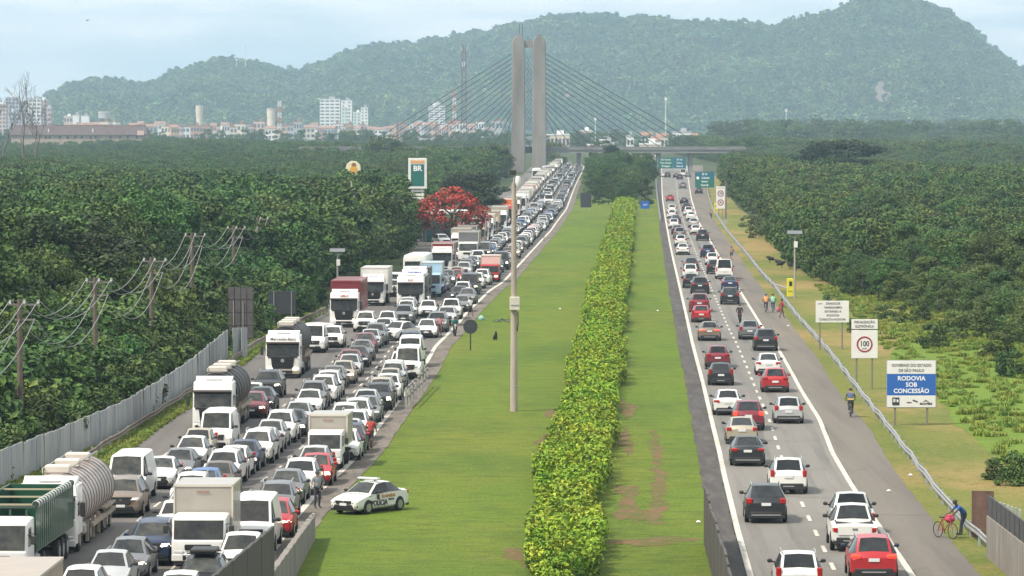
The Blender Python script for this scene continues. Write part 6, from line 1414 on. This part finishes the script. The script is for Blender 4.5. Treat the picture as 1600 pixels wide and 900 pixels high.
for q in (.2, .84): MB().box(((q - .5) * W_, -.06, (zt + zb) / 2 - .6), (.08, .05, zt - zb + 1.2), 0).build('brace', MATS['post_grey'], t)
t, W_, zt, zb = sgn('sign_back', 'dark sign back on two pale posts before the median clump', 907, 924, 301, 324, 860, (.1, .9), postm=M_steel); plate(t, W_, zb, zt, MATS['sign_back_dark'])
X, Y = G(735, 548); t = thing('round_sign', 'round sign seen from behind on a post in the median grass', 'sign', (X, Y, 0)); MB().tube([(0, .03, 1.86), (0, -.01, 1.86)], .56, 28).build('disc', mat('disc_back', (.03, .033, .037), .6), t); MB().box((0, .08, 1.0), (.10, .08, 2.0), 0).build('post', M_trim, t); MB().box((0, -.03, 1.86), (.62, .03, .05), 0).build('brace', M_back, t)
# filling station
t, W_, zt, zb = sgn('station_sign', 'tall white framed petrol sign lettered BR over the wood', 638, 667, 247, 295, 640, (.25, .75), postm=M_sw, cat='petrol sign'); h = zt - zb
plate(t, W_, zb, zt, M_sw, th=.5, bev=.05); plate(t, W_ * .72, zb + h * .09, zb + h * .80, mat('petrol_green', (.01, .12, .10), .5), y=-.26, name='green_panel'); plate(t, W_ * .74, zb + h * .83, zb + h * .93, mat('petrol_orange', (.62, .33, .12), .5), y=-.26, name='orange_band')
text('BR', 1.05, M_lw, t, (0, -.30, zb + h * .66), width=1.0, bold=.03)
for k in range(3): plate(t, W_ * .7, zb - .45 - k * .55, zb - .12 - k * .55, M_sw, name='price_board')
X, _, z = atY(552, 263, 690); t = thing('round_logo_sign', 'rounded cream sign with orange blob on a pole above the trees', 'sign', (X, 690, 0)); MB().tube([(0, 0, z), (0, -.3, z)], [1.2, 1.15], 9).build('panel', mat('logo_cream', (.66, .60, .42), .5), t); MB().tube([(.05, -.3, z - .25), (.05, -.36, z - .25)], .62, 7).build('emblem', mat('logo_orange', (.62, .32, .04), .5), t); MB().tube([(.1, -.3, z + .5), (.1, -.35, z + .5)], .4, 6).build('emblem', mat('logo_brown', (.25, .1, .05), .5), t); MB().box((0, .1, z / 2), (.3, .3, z), 0).build('pole', M_steel, t); MB().box((.8, .05, z - 1.9), (2.6, .2, .2), 0).build('bracket', M_steel, t)
lot = MB(); q = [G(636, 404), G(752, 404), G(772, 372), G(652, 372)]; lot.add([(x, y, .04) for x, y in q], [(0, 1, 2, 3)]); lot.build('forecourt', M_asph_l, kind='structure')
X, Y = G(690, 380); t = thing('station_canopy', 'pale flat canopy of the filling station below the red tree', 'canopy', (X - .5, 652, 0)); MB().box((0, 0, 4.4), (9, 7, .55), 0, bev=.05).build('roof', M_sw, t)
for sx in (-3, 3): MB().box((sx, 0, 2.1), (.4, .4, 4.2), 0).build('column', M_sw, t); MB().box((sx * .5, 0, .9), (.9, .6, 1.7), 0, bev=.06).build('fuel_pump', MATS['petrol_green'], t)
MB().box((0, 6, 1.6), (9, 3, 3.2), 0).build('kiosk', mat('kiosk_wall', (.30, .29, .28), .8), t)
car_mid('suv', 'white', 'white suv parked on the filling station forecourt', (*G(690, 384), .05), .3, None)
for k in range(6): X, Y = G(645 + k * 7, 404); MB().box((0, 0, .4), (.3, .3, .8), 0).build('bollard', M_sw, None, (X, Y, 0), label='low white bollard on the forecourt edge above the coach', category='bollard', group='forecourt bollards')
for px, yt, yb, l in ((665, 328, 385, 'street lamp left of the red tree trunk'), (640, 310, 395, 'street lamp under the petrol sign')):
    X, Y = G(px, yb); z = CAM_H - (yt - HZ) * Y / F; t = thing('street_lamp', l, 'street lamp', (X, Y, 0)); MB().tube([(0, 0, 0), (0, 0, z - .3), (.15, 0, z), (.8, 0, z + .12)], .07, 6).build('pole', M_steel, t, smooth=50); MB().box((1.0, 0, z + .1), (.6, .25, .12), 0, bev=.03).build('lamp_head', M_sw, t)

# ------------------------------------------------------------------ poles
X, Y = G(803, 644); t = thing('camera_pole', 'tall pale concrete pole standing alone in the median grass', 'pole', (X, Y, 0)); zt = CAM_H - (285 - HZ) * Y / F
MB().tube([(0, 0, 0), (0, 0, 4), (0, 0, zt)], [.235, .215, .13], 14).build('pole', mat('pole_concrete', (.33, .28, .225), .85, var=.16, vscale=1.5, stretch=(1, 1, .3)), t, smooth=50)
zb = CAM_H - (474 - HZ) * Y / F; MB().box((.05, -.28, zb), (.62, .36, .82), 0, bev=.03).build('equipment_box', mat('box_cream', (.50, .46, .38), .6, var=.1), t); MB().box((.05, -.48, zb - .08), (.5, .03, .05), 0).build('box_lid', M_steel, t); MB().tube([(.24, -.2, zb - .5), (.26, -.22, zb - 1.2), (.2, -.1, zb - 1.7)], .035, 5).build('cable', M_trim, t)
for z in (1.6, 5.0, 9.2): MB().tube([(0, 0, z), (0, 0, z + .05)], .245 - z * .008, 14).build('band', M_steel, t)
MB().tube([(0, 0, zt), (0, 0, zt + .35)], .06, 6).tube([(0, 0, zt + .3), (.22, -.1, zt + .35)], .05, 6).build('bracket', M_steel, t); MB().tube([(.25, -.1, zt - .25), (.25, -.1, zt - .05), (.25, -.1, zt + .25), (.25, -.1, zt + .4)], [.08, .17, .17, .10], 12).build('dome_camera', M_sw, t, smooth=50); MB().box((-.05, 0, zt + .62), (.4, .3, .3), 0, bev=.05).build('antenna_panel', M_trim, t)
def solar(px, yt, yb, Yd, label):
    X = (px - 800) * Yd / F; z = CAM_H - (yt - HZ) * Yd / F; t = thing('solar_pole', label, 'pole', (X, Yd, 0)); MB().tube([(0, 0, 0), (0, 0, z)], [.10, .075], 8).build('pole', M_steel if px < 800 else mat('pole_tan', (.33, .30, .25), .8), t)
    MB().box((0, 0, z + .05), (1.5, .9, .07), 0, rx=.35).build('solar_panel', mat('solar_cell', (.12, .12, .125), .25), t); MB().box((.1, -.15, z - 1.15), (.36, .28, .62), 0, bev=.03).build('equipment_box', M_sw, t); MB().box((0, -.1, z - .4), (.5, .06, .06), 0).build('bracket', M_steel, t)
solar(1242, 364, 466, 448, 'solar panel pole beside the yellow speed camera cabinet'); solar(527, 392, 440, 440, 'solar panel pole behind the red container lorry')
X, Y = G(1134, 348); t = thing('steel_pole', 'plain tall grey pole right of the two ring sign', 'pole', (X, Y, 0)); z = CAM_H - (282 - HZ) * Y / F; MB().tube([(0, 0, 0), (0, 0, z)], [.16, .11], 8).build('pole', mat('pole_dark', (.13, .125, .12), .7), t); MB().box((0, 0, .3), (.9, .7, .6), 0, taper=(.5, .5)).build('base', M_deck, t)
X, Y = G(850, 378); t = thing('marker_post', 'small dark marker post on the median edge beside the far jam', 'post', (X, Y, 0)); MB().box((0, 0, .9), (.12, .12, 1.8), 0).build('post', M_post, t)
# power line along the left wood
GP = 'utility poles along the left wood'; PP = []
for k, (px, py, Yp) in enumerate(((-130, 530, 200), (30, 482, 238), (148, 446, 275), (236, 413, 312), (300, 373, 354), (365, 361, 402), (403, 346, 450), (440, 332, 505), (470, 322, 560), (500, 308, 630))):
    X, _, z = atY(px, py, Yp); PP.append((X, Yp, z))
    nm = ['nearest', 'second', 'third', 'fourth', 'fifth', 'sixth', 'seventh', 'eighth', 'ninth', 'tenth'][k]
    t = thing('utility_pole', f'{nm} pole of the power line along the left wood, counted from the camera', 'utility pole', (X, Yp, 0), group=GP)
    MB().tube([(0, 0, 0), (0, 0, z + .5)], [.19, .13], 8).build('pole', mat('pole_wood', (.11, .085, .065), .9, var=.25, vscale=2), t)
    MB().box((.25, 0, z + .2), (1.6, .09, .09), 0).build('crossarm', M_post, t); MB().box((.3, 0, z - .6), (1.1, .1, .1), 0).build('crossarm', M_post, t)
    for q in (-.5, .25, 1.0): MB().tube([(q, 0, z + .26), (q, 0, z + .45)], .06, 6).build('insulator', M_sw, t)
M_wire = mat('wire_pale', (.20, .20, .19), .6); GWI = 'cables of the power line along the left wood'
for i in range(len(PP) - 1):
    A, B_ = PP[i], PP[i + 1]
    for q, dz, sg in ((-.5, .45, 1.5), (.25, .45, 1.7), (1.0, .45, 1.6), (.0, -.55, 2.1), (.8, -.55, 2.3)):
        p = [(A[0] + (B_[0] - A[0]) * u + q, A[1] + (B_[1] - A[1]) * u, A[2] + dz + (B_[2] - A[2]) * u - sg * 4 * u * (1 - u)) for u in np.linspace(0, 1, 13)]
        o = MB().tube(p, .024, 4).build('power_cable', M_wire, None, label='pale sagging power cable between poles along the left wood', category='cable', group=GWI)

# ------------------------------------------------------------------ people, bicycles, motorcycles
SKIN = {'dark': (.13, .07, .045), 'mid': (.30, .18, .12)}
def cloth(n, c): return mat('cloth_' + n, c, .85, var=.1, vscale=6)
def person(label, loc, rz, shirt, legs, skin='mid', hair=(.02, .018, .016), pose=None, short=False, cap=None, bare=False, extra=None):
    J = dict(pelvis=(0, 0, .95), spine=(0, -.01, 1.14), chest=(0, -.01, 1.34), neck=(0, 0, 1.50), head=(0, -.02, 1.60), top=(0, -.01, 1.71))
    for s, n in ((1, 'l'), (-1, 'r')):
        J.update({n + 'sh': (s * .19, 0, 1.42), n + 'el': (s * .25, .02, 1.15), n + 'wr': (s * .27, -.04, .90), n + 'pa': (s * .27, -.05, .83), n + 'hip': (s * .10, 0, .90), n + 'kn': (s * .11, -.03, .50), n + 'an': (s * .11, .03, .09), n + 'to': (s * .125, -.15, .045)})
    if pose: J.update(pose)
    RAD = dict(pelvis=.145, spine=.135, chest=.155, neck=.058, head=.095, top=.075)
    lr = dict(sh=.068, el=.048, wr=.032, pa=.036, hip=.098, kn=.062, an=.044, to=.038)
    ids, V, RR, E_ = {}, [], [], []
    def av(n, p, r_): ids[n] = len(V); V.append(Vector(p)); RR.append(r_)
    for n in ('pelvis', 'spine', 'chest', 'neck', 'head', 'top'): av(n, J[n], RAD[n])
    ch = [('pelvis', 'spine'), ('spine', 'chest'), ('chest', 'neck'), ('neck', 'head'), ('head', 'top')]
    for s in 'lr':
        for k in ('sh', 'el', 'wr', 'pa', 'hip', 'kn', 'an', 'to'): av(s + k, J[s + k], lr[k])
        ch += [('chest', s + 'sh'), (s + 'sh', s + 'el'), (s + 'el', s + 'wr'), (s + 'wr', s + 'pa'), ('pelvis', s + 'hip'), (s + 'hip', s + 'kn'), (s + 'kn', s + 'an'), (s + 'an', s + 'to')]
        pa = Vector(J[s + 'pa']); d = (pa - Vector(J[s + 'wr'])).normalized(); sd = d.cross(Vector((0, 1, 0))).normalized(); fw = sd.cross(d)
        for q in range(4):
            o = fw * (.024 * (q - 1.5)); b1 = pa + d * .045 + o; b2 = b1 + d * (.035 + .006 * (1.5 - abs(q - 1.2))) + sd * .008; av(f'{s}f{q}a', b1, .0095); av(f'{s}f{q}b', b2, .008); ch += [(s + 'pa', f'{s}f{q}a'), (f'{s}f{q}a', f'{s}f{q}b')]
        t1 = pa - d * .02 - fw * .045; av(s + 'tha', t1, .011); av(s + 'thb', t1 + d * .045 - fw * .015, .009); ch += [(s + 'pa', s + 'tha'), (s + 'tha', s + 'thb')]
    me = bpy.data.meshes.new('body'); me.from_pydata(V, [(ids[a], ids[b_]) for a, b_ in ch], []); o = put('person', me)
    md = o.modifiers.new('skin', 'SKIN'); md.use_smooth_shade = True
    for i, sv in enumerate(me.skin_vertices[0].data): sv.radius = (RR[i], RR[i]); sv.use_root = (i == 0)
    o.modifiers.new('sub', 'SUBSURF').levels = 1
    dg = bpy.context.evaluated_depsgraph_get(); nm = bpy.data.meshes.new_from_object(o.evaluated_get(dg)); nm.name = 'person'; bpy.data.objects.remove(o)
    ms = [cloth('skin_' + skin, SKIN[skin]), cloth('s_%s' % (shirt,), shirt), cloth('l_%s' % (legs,), legs), cloth('shoe', (.03, .03, .03))]
    nm.materials.clear()
    for m in ms: nm.materials.append(m)
    segs = [(V[ids[a]], V[ids[b_]], a, b_) for a, b_ in ch]; mi = []
    for p in nm.polygons:
        c = p.center; best = (9, 0)
        for A, B_, a, b_ in segs:
            ab = B_ - A; u = max(0, min(1, (c - A).dot(ab) / max(1e-9, ab.length_squared))); dd = (c - (A + ab * u)).length
            if dd < best[0]:
                k = 0
                if b_ in ('spine', 'chest') or b_[1:] == 'sh' or (b_[1:] == 'el' and u < .75): k = 1
                elif b_ == 'neck': k = 1 if u < .6 else 0
                elif b_[1:] in ('hip', 'kn'): k = 2 if not (short and b_[1:] == 'kn' and u > .85) else 0
                elif b_[1:] == 'an': k = 0 if short else 2
                elif b_[1:] == 'to': k = 3
                if k == 1 and bare: k = 0
                best = (dd, k)
        mi.append(best[1])
    nm.polygons.foreach_set('material_index', mi); nm.polygons.foreach_set('use_smooth', [True] * len(nm.polygons))
    r = thing('person', label, 'person', loc, rz, data=nm)
    hd, tp = Vector(J['head']), Vector(J['top']); ax = (tp - Vector(J['neck'])).normalized(); fwd = Vector((0, -1, 0)); fwd = (fwd - ax * fwd.dot(ax)).normalized()
    sdv = ax.cross(fwd); b = MB()
    for sg in (-1, 1):
        b.box(hd + fwd * .088 + sdv * sg * .035 + ax * .02, (.024, .012, .012), 0); 
    b.box(hd + fwd * .085 - ax * .045, (.05, .014, .012), 1); b.build('face', [M_trim, cloth('lip', (.25, .08, .07))], r)
    MB().box(hd + fwd * .105 - ax * .005, (.024, .03, .04), 0, bev=.008).box(hd + sdv * .098, (.02, .03, .055), 0, bev=.008).box(hd - sdv * .098, (.02, .03, .055), 0, bev=.008).build('ears_and_nose', ms[0], r)
    hm = MB(); R3 = .112; rings = []
    for k in range(6):
        th = k / 5 * 1.75; rings.append([tuple(hd + ax * (.035 + R3 * math.cos(th)) + (sdv * math.cos(a) + (-fwd) * math.sin(a)) * (R3 * math.sin(th) + .004) - fwd * .016) for a in np.linspace(0, 2 * math.pi, 13)[:-1]])
    hm.loft(rings); hm.build('cap' if cap else 'hair', cloth('cap', cap) if cap else mat('hair_%s' % (hair,), hair, .7), r, smooth=60)
    if cap: MB().box(hd + fwd * .13 + ax * .05, (.15, .12, .015), 0, bev=.004).build('cap_peak', cloth('cap', cap), r)
    return r
WALK = dict(lkn=(.10, -.16, .52), lan=(.10, -.24, .10), lto=(.11, -.42, .06), rkn=(-.10, .08, .50), ran=(-.10, .30, .14), rto=(-.11, .14, .04), lel=(.26, .12, 1.15), lwr=(.24, .18, .93), lpa=(.24, .17, .86), rel=(-.26, -.06, 1.14), rwr=(-.25, -.24, .98), rpa=(-.25, -.29, .93))
HIPS = dict(lel=(.40, .06, 1.18), lwr=(.22, -.06, 1.04), lpa=(.18, -.09, .99), rel=(-.30, -.02, 1.15), rwr=(-.22, -.22, 1.12), rpa=(-.18, -.28, 1.13))
def at(x, y): X, Y = G(x, y); return X, Y, .05
person('police officer in grey shirt, dark trousers and cap beside the queue', at(495, 797), .5, (.20, .21, .23), (.035, .034, .045), 'mid', cap=(.05, .05, .06), pose=HIPS)
t_ = at(495, 797); 
person('bare-armed person in red top and black shorts walking by the line', at(579, 703), 2.9, (.38, .05, .04), (.02, .02, .022), 'dark', pose=WALK, short=True)
person('person in white shirt and dark shorts near the round sign', at(735, 495), .4, (.62, .60, .58), (.03, .03, .035), 'dark', pose=WALK, short=True)
person('person in pink standing between white sedan and grey suv', at(687, 527), .2, (.45, .18, .20), (.25, .15, .14), 'mid', pose=HIPS)
person('bare-chested person in dark shorts walking up the right shoulder', at(1143, 407), 3.0, (.30, .18, .12), (.03, .03, .03), 'mid', pose=WALK, short=True, bare=True)
person('person in red carrying a bag beside the guardrail', at(1222, 498), 1.9, (.30, .03, .05), (.12, .05, .05), 'dark', pose=WALK)
b = MB().box((0, 0, 0), (.42, .26, .46), 0, bev=.1); X, Y, z = at(1217, 494); b.build('bag', cloth('bag', (.45, .12, .13)), None, (X, Y, .62), smooth=50, label='pink bag carried at the side of the person in red', category='bag')
def wheel_of(r_, par, p, spokes=True, tw=.02, nm='wheel'):
    b = MB(); n = 20
    rings = [[((tw) * math.cos(q), (r_ + tw * math.sin(q)) * math.cos(a), (r_ + tw * math.sin(q)) * math.sin(a)) for q in np.linspace(0, 2 * math.pi, 7)[:-1]] for a in np.linspace(0, 2 * math.pi, n + 1)]
    b.loft(rings, caps=False); w_ = b.build(nm, M_tyre, par, p, smooth=60)
    if spokes:
        s = MB()
        for k in range(9): a = k * math.pi / 9; s.tube([(0, r_ * math.cos(a), r_ * math.sin(a)), (0, -r_ * math.cos(a), -r_ * math.sin(a))], .005, 4)
        s.tube([(-.05, 0, 0), (.05, 0, 0)], .03, 8); s.build('spokes', M_rim, w_)
    return w_
def bicycle(label, loc, rz, col, rot=None):
    t = thing('bicycle', label, 'bicycle', loc, rz); f = mat('frame_%s' % (col,), col, .35)
    wheel_of(.33, t, (0, -.52, .34)); wheel_of(.33, t, (0, .52, .34))
    b = MB(); BB, ST, HT, RA, FA = (0, .08, .30), (0, .22, .80), (0, -.36, .78), (0, .52, .34), (0, -.52, .34)
    for p, q in ((BB, ST), (ST, HT), (BB, HT), (BB, RA), (ST, RA), (HT, FA)): b.tube([p, q], .022, 6)
    b.build('frame', f, t); MB().tube([(-.28, -.30, .98), (-.05, -.38, .98), (.05, -.38, .98), (.28, -.30, .98)], .016, 6).tube([HT, (0, -.38, .98)], .016, 6).build('handlebar', M_trim, t); MB().box((0, .25, .88), (.14, .27, .06), 0, bev=.02).build('saddle', M_trim, t); MB().box((.1, .12, .20), (.09, .05, .02), 0).box((-.1, .04, .40), (.09, .05, .02), 0).tube([(.05, .12, .20), (-.05, .04, .40)], .015, 5).build('pedals', M_trim, t)
    if rot: t.rotation_euler = rot
    return t
RIDE = dict(pelvis=(0, .22, .98), spine=(0, .13, 1.15), chest=(0, 0, 1.33), neck=(0, -.07, 1.48), head=(0, -.12, 1.58), top=(0, -.12, 1.69), lsh=(.19, -.02, 1.39), rsh=(-.19, -.02, 1.39), lel=(.28, -.16, 1.18), rel=(-.28, -.16, 1.18), lwr=(.27, -.28, 1.03), rwr=(-.27, -.28, 1.03), lpa=(.27, -.33, 1.00), rpa=(-.27, -.33, 1.00),
            lhip=(.10, .20, .94), rhip=(-.10, .20, .94), lkn=(.12, -.13, .80), rkn=(-.12, -.06, .60), lan=(.11, .05, .45), ran=(-.11, .14, .24), lto=(.12, -.11, .42), rto=(-.12, -.03, .21))
def ride_pose(dz=0.0, dy=0.0): return {k: (p[0], p[1] + dy, p[2] + dz) for k, p in RIDE.items()}
ang = lambda Y: math.pi - math.atan(slope(E_right_a, Y))
def cyclist(x, y, label, blabel, shirt, legs, col, skin='mid', cap=None, band=None):
    X, Y = G(x, y); a = ang(Y); bicycle(blabel, (X, Y, .05), a, col); r = person(label, (X, Y, .05), a, shirt, legs, skin, pose=ride_pose(), cap=cap)
    if band: MB().box((0, .17, 1.06), (.36, .30, .10), 0, bev=.04).build('belt', cloth('belt', band), r)
cyclist(1330, 653, 'cyclist in dark blue with yellow waist band seen from behind on the right shoulder', 'bicycle under the lone dark blue cyclist', (.06, .08, .15), (.05, .06, .07), (.05, .05, .06), band=(.55, .35, .08))
cyclist(1197, 489, 'cyclist in orange, left of a pair on the right shoulder', 'bicycle under the orange cyclist', (.55, .24, .07), (.06, .06, .08), (.2, .2, .2)); cyclist(1208, 489, 'cyclist in green top and blue trousers, right of a pair', 'bicycle under the green-topped cyclist', (.20, .42, .26), (.06, .12, .22), (.1, .1, .12))
cyclist(1111, 343, 'small far cyclist beside the yellow cabinet on the shoulder', 'bicycle under the small far cyclist', (.20, .14, .10), (.03, .03, .03), (.1, .1, .1))
X, Y = G(1479, 844); bicycle('bicycle with a red load leaning by the guardrail end', (X, Y, .05), .55, (.30, .03, .04)); MB().box((.1, .05, .82), (.42, .50, .36), 0, bev=.12).build('bundle', cloth('bundle', (.42, .04, .09)), None, (X + .1, Y + .1, .05), smooth=50, label='red bundle lying across the leaning bicycle', category='bundle')
BEND = dict(pelvis=(0, .22, .92), spine=(0, .12, 1.08), chest=(0, -.06, 1.22), neck=(0, -.18, 1.33), head=(0, -.24, 1.41), top=(0, -.27, 1.52), lsh=(.19, -.10, 1.27), rsh=(-.19, -.10, 1.27), lel=(.24, -.28, 1.06), rel=(-.24, -.28, 1.06), lwr=(.20, -.46, .92), rwr=(-.18, -.48, .94), lpa=(.19, -.52, .89), rpa=(-.17, -.54, .91), lhip=(.10, .2, .88), rhip=(-.10, .2, .88), lkn=(.11, .02, .48), rkn=(-.11, .10, .48))
X, Y = G(1502, 838); person('person in blue top bending over the guardrail behind the bicycle', (X, Y, 0), -1.25, (.03, .10, .30), (.03, .035, .05), 'dark', pose=BEND)
def motorcycle(label, loc, rz, col):
    t = thing('motorcycle', label, 'motorcycle', loc, rz); wheel_of(.28, t, (0, -.62, .30), False, .055); wheel_of(.28, t, (0, .62, .30), False, .06); p = mat('moto_%s' % (col,), col, .3, coat=.5)
    MB().box((0, -.08, .80), (.30, .52, .24), 0, bev=.08, taper=(.8, .8)).build('fuel_tank', p, t, smooth=40); MB().box((0, .42, .78), (.28, .62, .12), 0, bev=.05).build('seat', M_trim, t, smooth=40); MB().box((0, 0, .48), (.26, .50, .40), 0, bev=.05).tube([(0, .1, .45), (0, .62, .30)], .04, 6).build('engine', M_chassis, t); MB().tube([(.0, -.62, .30), (0, -.42, .90), (0, -.38, 1.0)], .045, 6).build('fork', M_steel, t)
    MB().tube([(-.36, -.26, 1.02), (-.08, -.40, 1.04), (.08, -.40, 1.04), (.36, -.26, 1.02)], .018, 6).build('handlebar', M_trim, t); MB().tube([(0, -.46, .90), (0, -.56, .90)], [.10, .09], 12).build('headlight', M_lamp, t); MB().box((0, .76, .74), (.2, .06, .1), 0, bev=.02).build('tail_light', M_tail, t); MB().tube([(.16, .1, .32), (.18, .75, .42)], .05, 8).build('exhaust', M_chrome, t)
    return t
def moto(x, y, rz, label, mlabel, shirt, legs, col, helmet):
    X, Y = G(x, y); motorcycle(mlabel, (X, Y, .05), rz, col); r = person(label, (X, Y, .05), rz, shirt, legs, 'mid', pose=ride_pose(-.10, .06), cap=helmet)
moto(711, 526, .05, 'motorcyclist in teal jacket on the median line', 'motorcycle on the median line under the teal rider', (.03, .22, .20), (.03, .03, .04), (.05, .05, .05), (.06, .06, .06)); moto(1156, 505, math.pi - .04, 'motorcyclist all in black riding away in the right lane', 'black motorcycle ridden away in the right lane', (.018, .018, .022), (.015, .015, .02), (.02, .02, .02), (.02, .02, .02)); moto(776, 441, .04, 'motorcyclist in dark red by the red-nosed lorry', 'motorcycle beside the red-nosed lorry', (.25, .05, .05), (.04, .04, .05), (.1, .02, .02), (.3, .3, .3))
X, Y = G(783, 505); bicycle('bicycle lying in the median grass', (X, Y, .12), .3, (.06, .06, .06), rot=(0, R(78), 1.2))
X, Y = G(750, 501); MB().tube([(0, 0, 0), (.1, .1, .15), (.25, .2, .3), (.3, .2, .36)], [.15, .32, .25, .05], 8).build('plastic_bag', cloth('bag_green', (.25, .42, .36)), None, (X, Y, 0), smooth=60, label='crumpled pale green plastic bag in the median grass', category='bag')
# sitting black dog in the grass
X, Y = G(774, 532); dm = bpy.data.meshes.new('dog'); dv = [((0, .16, .16), .11), ((0, .04, .36), .13), ((0, -.06, .52), .09), ((0, -.12, .64), .085), ((0, -.24, .62), .045), ((.07, -.10, .40), .06), ((.07, -.13, .20), .035), ((.07, -.14, .03), .035), ((-.07, -.10, .40), .06), ((-.07, -.13, .20), .035), ((-.07, -.14, .03), .035), ((.12, .12, .20), .08), ((.13, -.02, .22), .05), ((.13, .05, .05), .03), ((.13, -.06, .03), .03), ((-.12, .12, .20), .08), ((-.13, -.02, .22), .05), ((-.13, .05, .05), .03), ((-.13, -.06, .03), .03), ((0, .34, .07), .03), ((.12, .48, .05), .02), ((.05, -.09, .72), .025), ((.06, -.08, .78), .01), ((-.05, -.09, .72), .025), ((-.06, -.08, .78), .01)]
dm.from_pydata([p for p, r_ in dv], [(0, 1), (1, 2), (2, 3), (3, 4), (1, 5), (5, 6), (6, 7), (1, 8), (8, 9), (9, 10), (0, 11), (11, 12), (12, 13), (13, 14), (0, 15), (15, 16), (16, 17), (17, 18), (0, 19), (19, 20), (3, 21), (21, 22), (3, 23), (23, 24)], []); o = put('dog', dm); o.modifiers.new('s', 'SKIN')
for i, sv in enumerate(dm.skin_vertices[0].data): sv.radius = (dv[i][1],) * 2; sv.use_root = i == 0
o.modifiers.new('u', 'SUBSURF').levels = 1; nm = bpy.data.meshes.new_from_object(o.evaluated_get(bpy.context.evaluated_depsgraph_get())); bpy.data.objects.remove(o); nm.materials.append(mat('dog_fur', (.015, .014, .014), .8)); nm.polygons.foreach_set('use_smooth', [True] * len(nm.polygons)); thing('dog', 'black dog sitting in the median grass beside the tall pole', 'dog', (X, Y, 0), .5, data=nm)
# black birds on the dry verge, one gull in the sky
def birdmb(fly):
    b = MB()
    b.tube([(0, -.22, .30), (0, -.14, .30), (0, 0, .24), (0, .16, .20), (0, .34, .16)], [.03, .07, .11, .07, .02], 8); b.tube([(0, -.22, .31), (0, -.30, .29)], [.025, .005], 5)
    if fly:
        for s in (-1, 1): b.add([(0, -.08, .27), (s * .45, -.05, .42), (s * .95, .05, .36), (s * .95, .12, .35), (s * .42, .12, .40), (0, .1, .25)], [(0, 1, 4, 5), (1, 2, 3, 4)]); b.add([(0, -.08, .25), (s * .45, -.05, .40), (s * .95, .05, .345), (s * .95, .12, .335), (s * .42, .12, .38), (0, .1, .23)], [(5, 4, 1, 0), (4, 3, 2, 1)])
    else:
        for s in (-1, 1): b.tube([(s * .05, 0, .18), (s * .05, .01, 0)], .012, 4); b.box((s * .09, .08, .23), (.04, .32, .14), 0, bev=.02)
    return b
bm = birdmb(False).mesh('bird', mat('feather_black', (.012, .012, .013), .7), 50)
for k, (x, y) in enumerate(((1203, 411), (1215, 416), (1222, 419), (1234, 421), (1245, 424))): X, Y = G(x, y); o = thing('bird', 'black vulture-like bird standing on the dry verge', 'bird', (X, Y, .02), random.uniform(0, 6), group='black birds on the dry verge', data=bm); o.scale = (2.0, 2.0, 2.4)
X, _, z = atY(138, 34, 420); o = thing('bird', 'lone bird flying in the upper left sky', 'bird', (X, 420, z), 1.0, data=birdmb(True).mesh('bird', MATS['feather_black'] if False else mat('feather_grey', (.2, .2, .2), .7), 50)); o.scale = (.45, .45, .45)
for k, (x, y) in enumerate(((1232, 511), (1390, 771), (1028, 487), (875, 484), (1424, 746), (1092, 820))): X, Y = G(x, y); MB().box((0, 0, .06), (.22, .16, .12), 0, bev=.04, taper=(.7, .7)).build('litter', M_sw, None, (X, Y, .05), label='small white scrap of litter on the ' + ('shoulder' if x > 1200 else 'grass'), category='litter', group='scraps of litter ' + ('on the shoulder' if x > 1200 else 'on the grass'))

# ------------------------------------------------------------------ police car on the grass
X, Y = G(576, 803); pc = car_full('sedan', 'white', 'white police car parked askew on the grass beside the queue', (X, Y + .6, .03), R(-33), None); pc.scale = (.93, .93, .95); pc.name = 'police_car'; pc['category'] = 'police car'
MB().box((0, -.05, 1.60), (1.20, .30, .10), 0, bev=.03).build('light_bar', mat('lightbar_clear', (.55, .55, .56), .2), pc); MB().box((-.4, -.05, 1.535), (.1, .2, .06), 0).box((.4, -.05, 1.535), (.1, .2, .06), 0).build('light_bar_foot', M_trim, pc)
sxp = .895; text('POLÍCIA', .36, M_blk, pc, (sxp, -.42, .48), (90, 0, 90), width=1.05, bold=.012); text('Rodoviária', .30, mat('letter_orange', (.45, .20, .04), .5), pc, (sxp - .002, .38, .80), (90, 0, 90), width=.9, bold=.004); text('23-191', .09, M_blk, pc, (sxp, -1.15, .86), (90, 0, 90)); text('MILITAR', .13, M_blk, pc, (sxp, .62, .60), (90, 0, 90), bold=.004)
MB().add([(sxp, -.62, .90), (sxp, -.40, .90), (sxp, -.40, .72), (sxp, -.51, .62), (sxp, -.62, .72)], [(0, 1, 2, 3, 4)]).build('emblem', M_blk, pc); text('POLÍCIA', .26, mat('letter_grey', (.30, .27, .25), .5), pc, (0, -1.35, .965), (10, 0, 0), width=1.2, bold=.004)

# ------------------------------------------------------------------ haze: one closed box of even air
hz = MB().box((0, 7000, 112), (10000, 14400, 234), 0).mesh('haze', [])
hm = bpy.data.materials.new('haze_air'); hm.use_nodes = True; ht = hm.node_tree; ht.nodes.clear(); ho = ht.nodes.new('ShaderNodeOutputMaterial'); pv = ht.nodes.new('ShaderNodeVolumePrincipled')
pv.inputs['Density'].default_value = 0.000115; pv.inputs['Color'].default_value = (.60, .83, 1.0, 1); pv.inputs['Anisotropy'].default_value = 0.25
ht.links.new(pv.outputs[0], ho.inputs['Volume']); hz.materials.append(hm); put('haze', hz, kind='stuff')
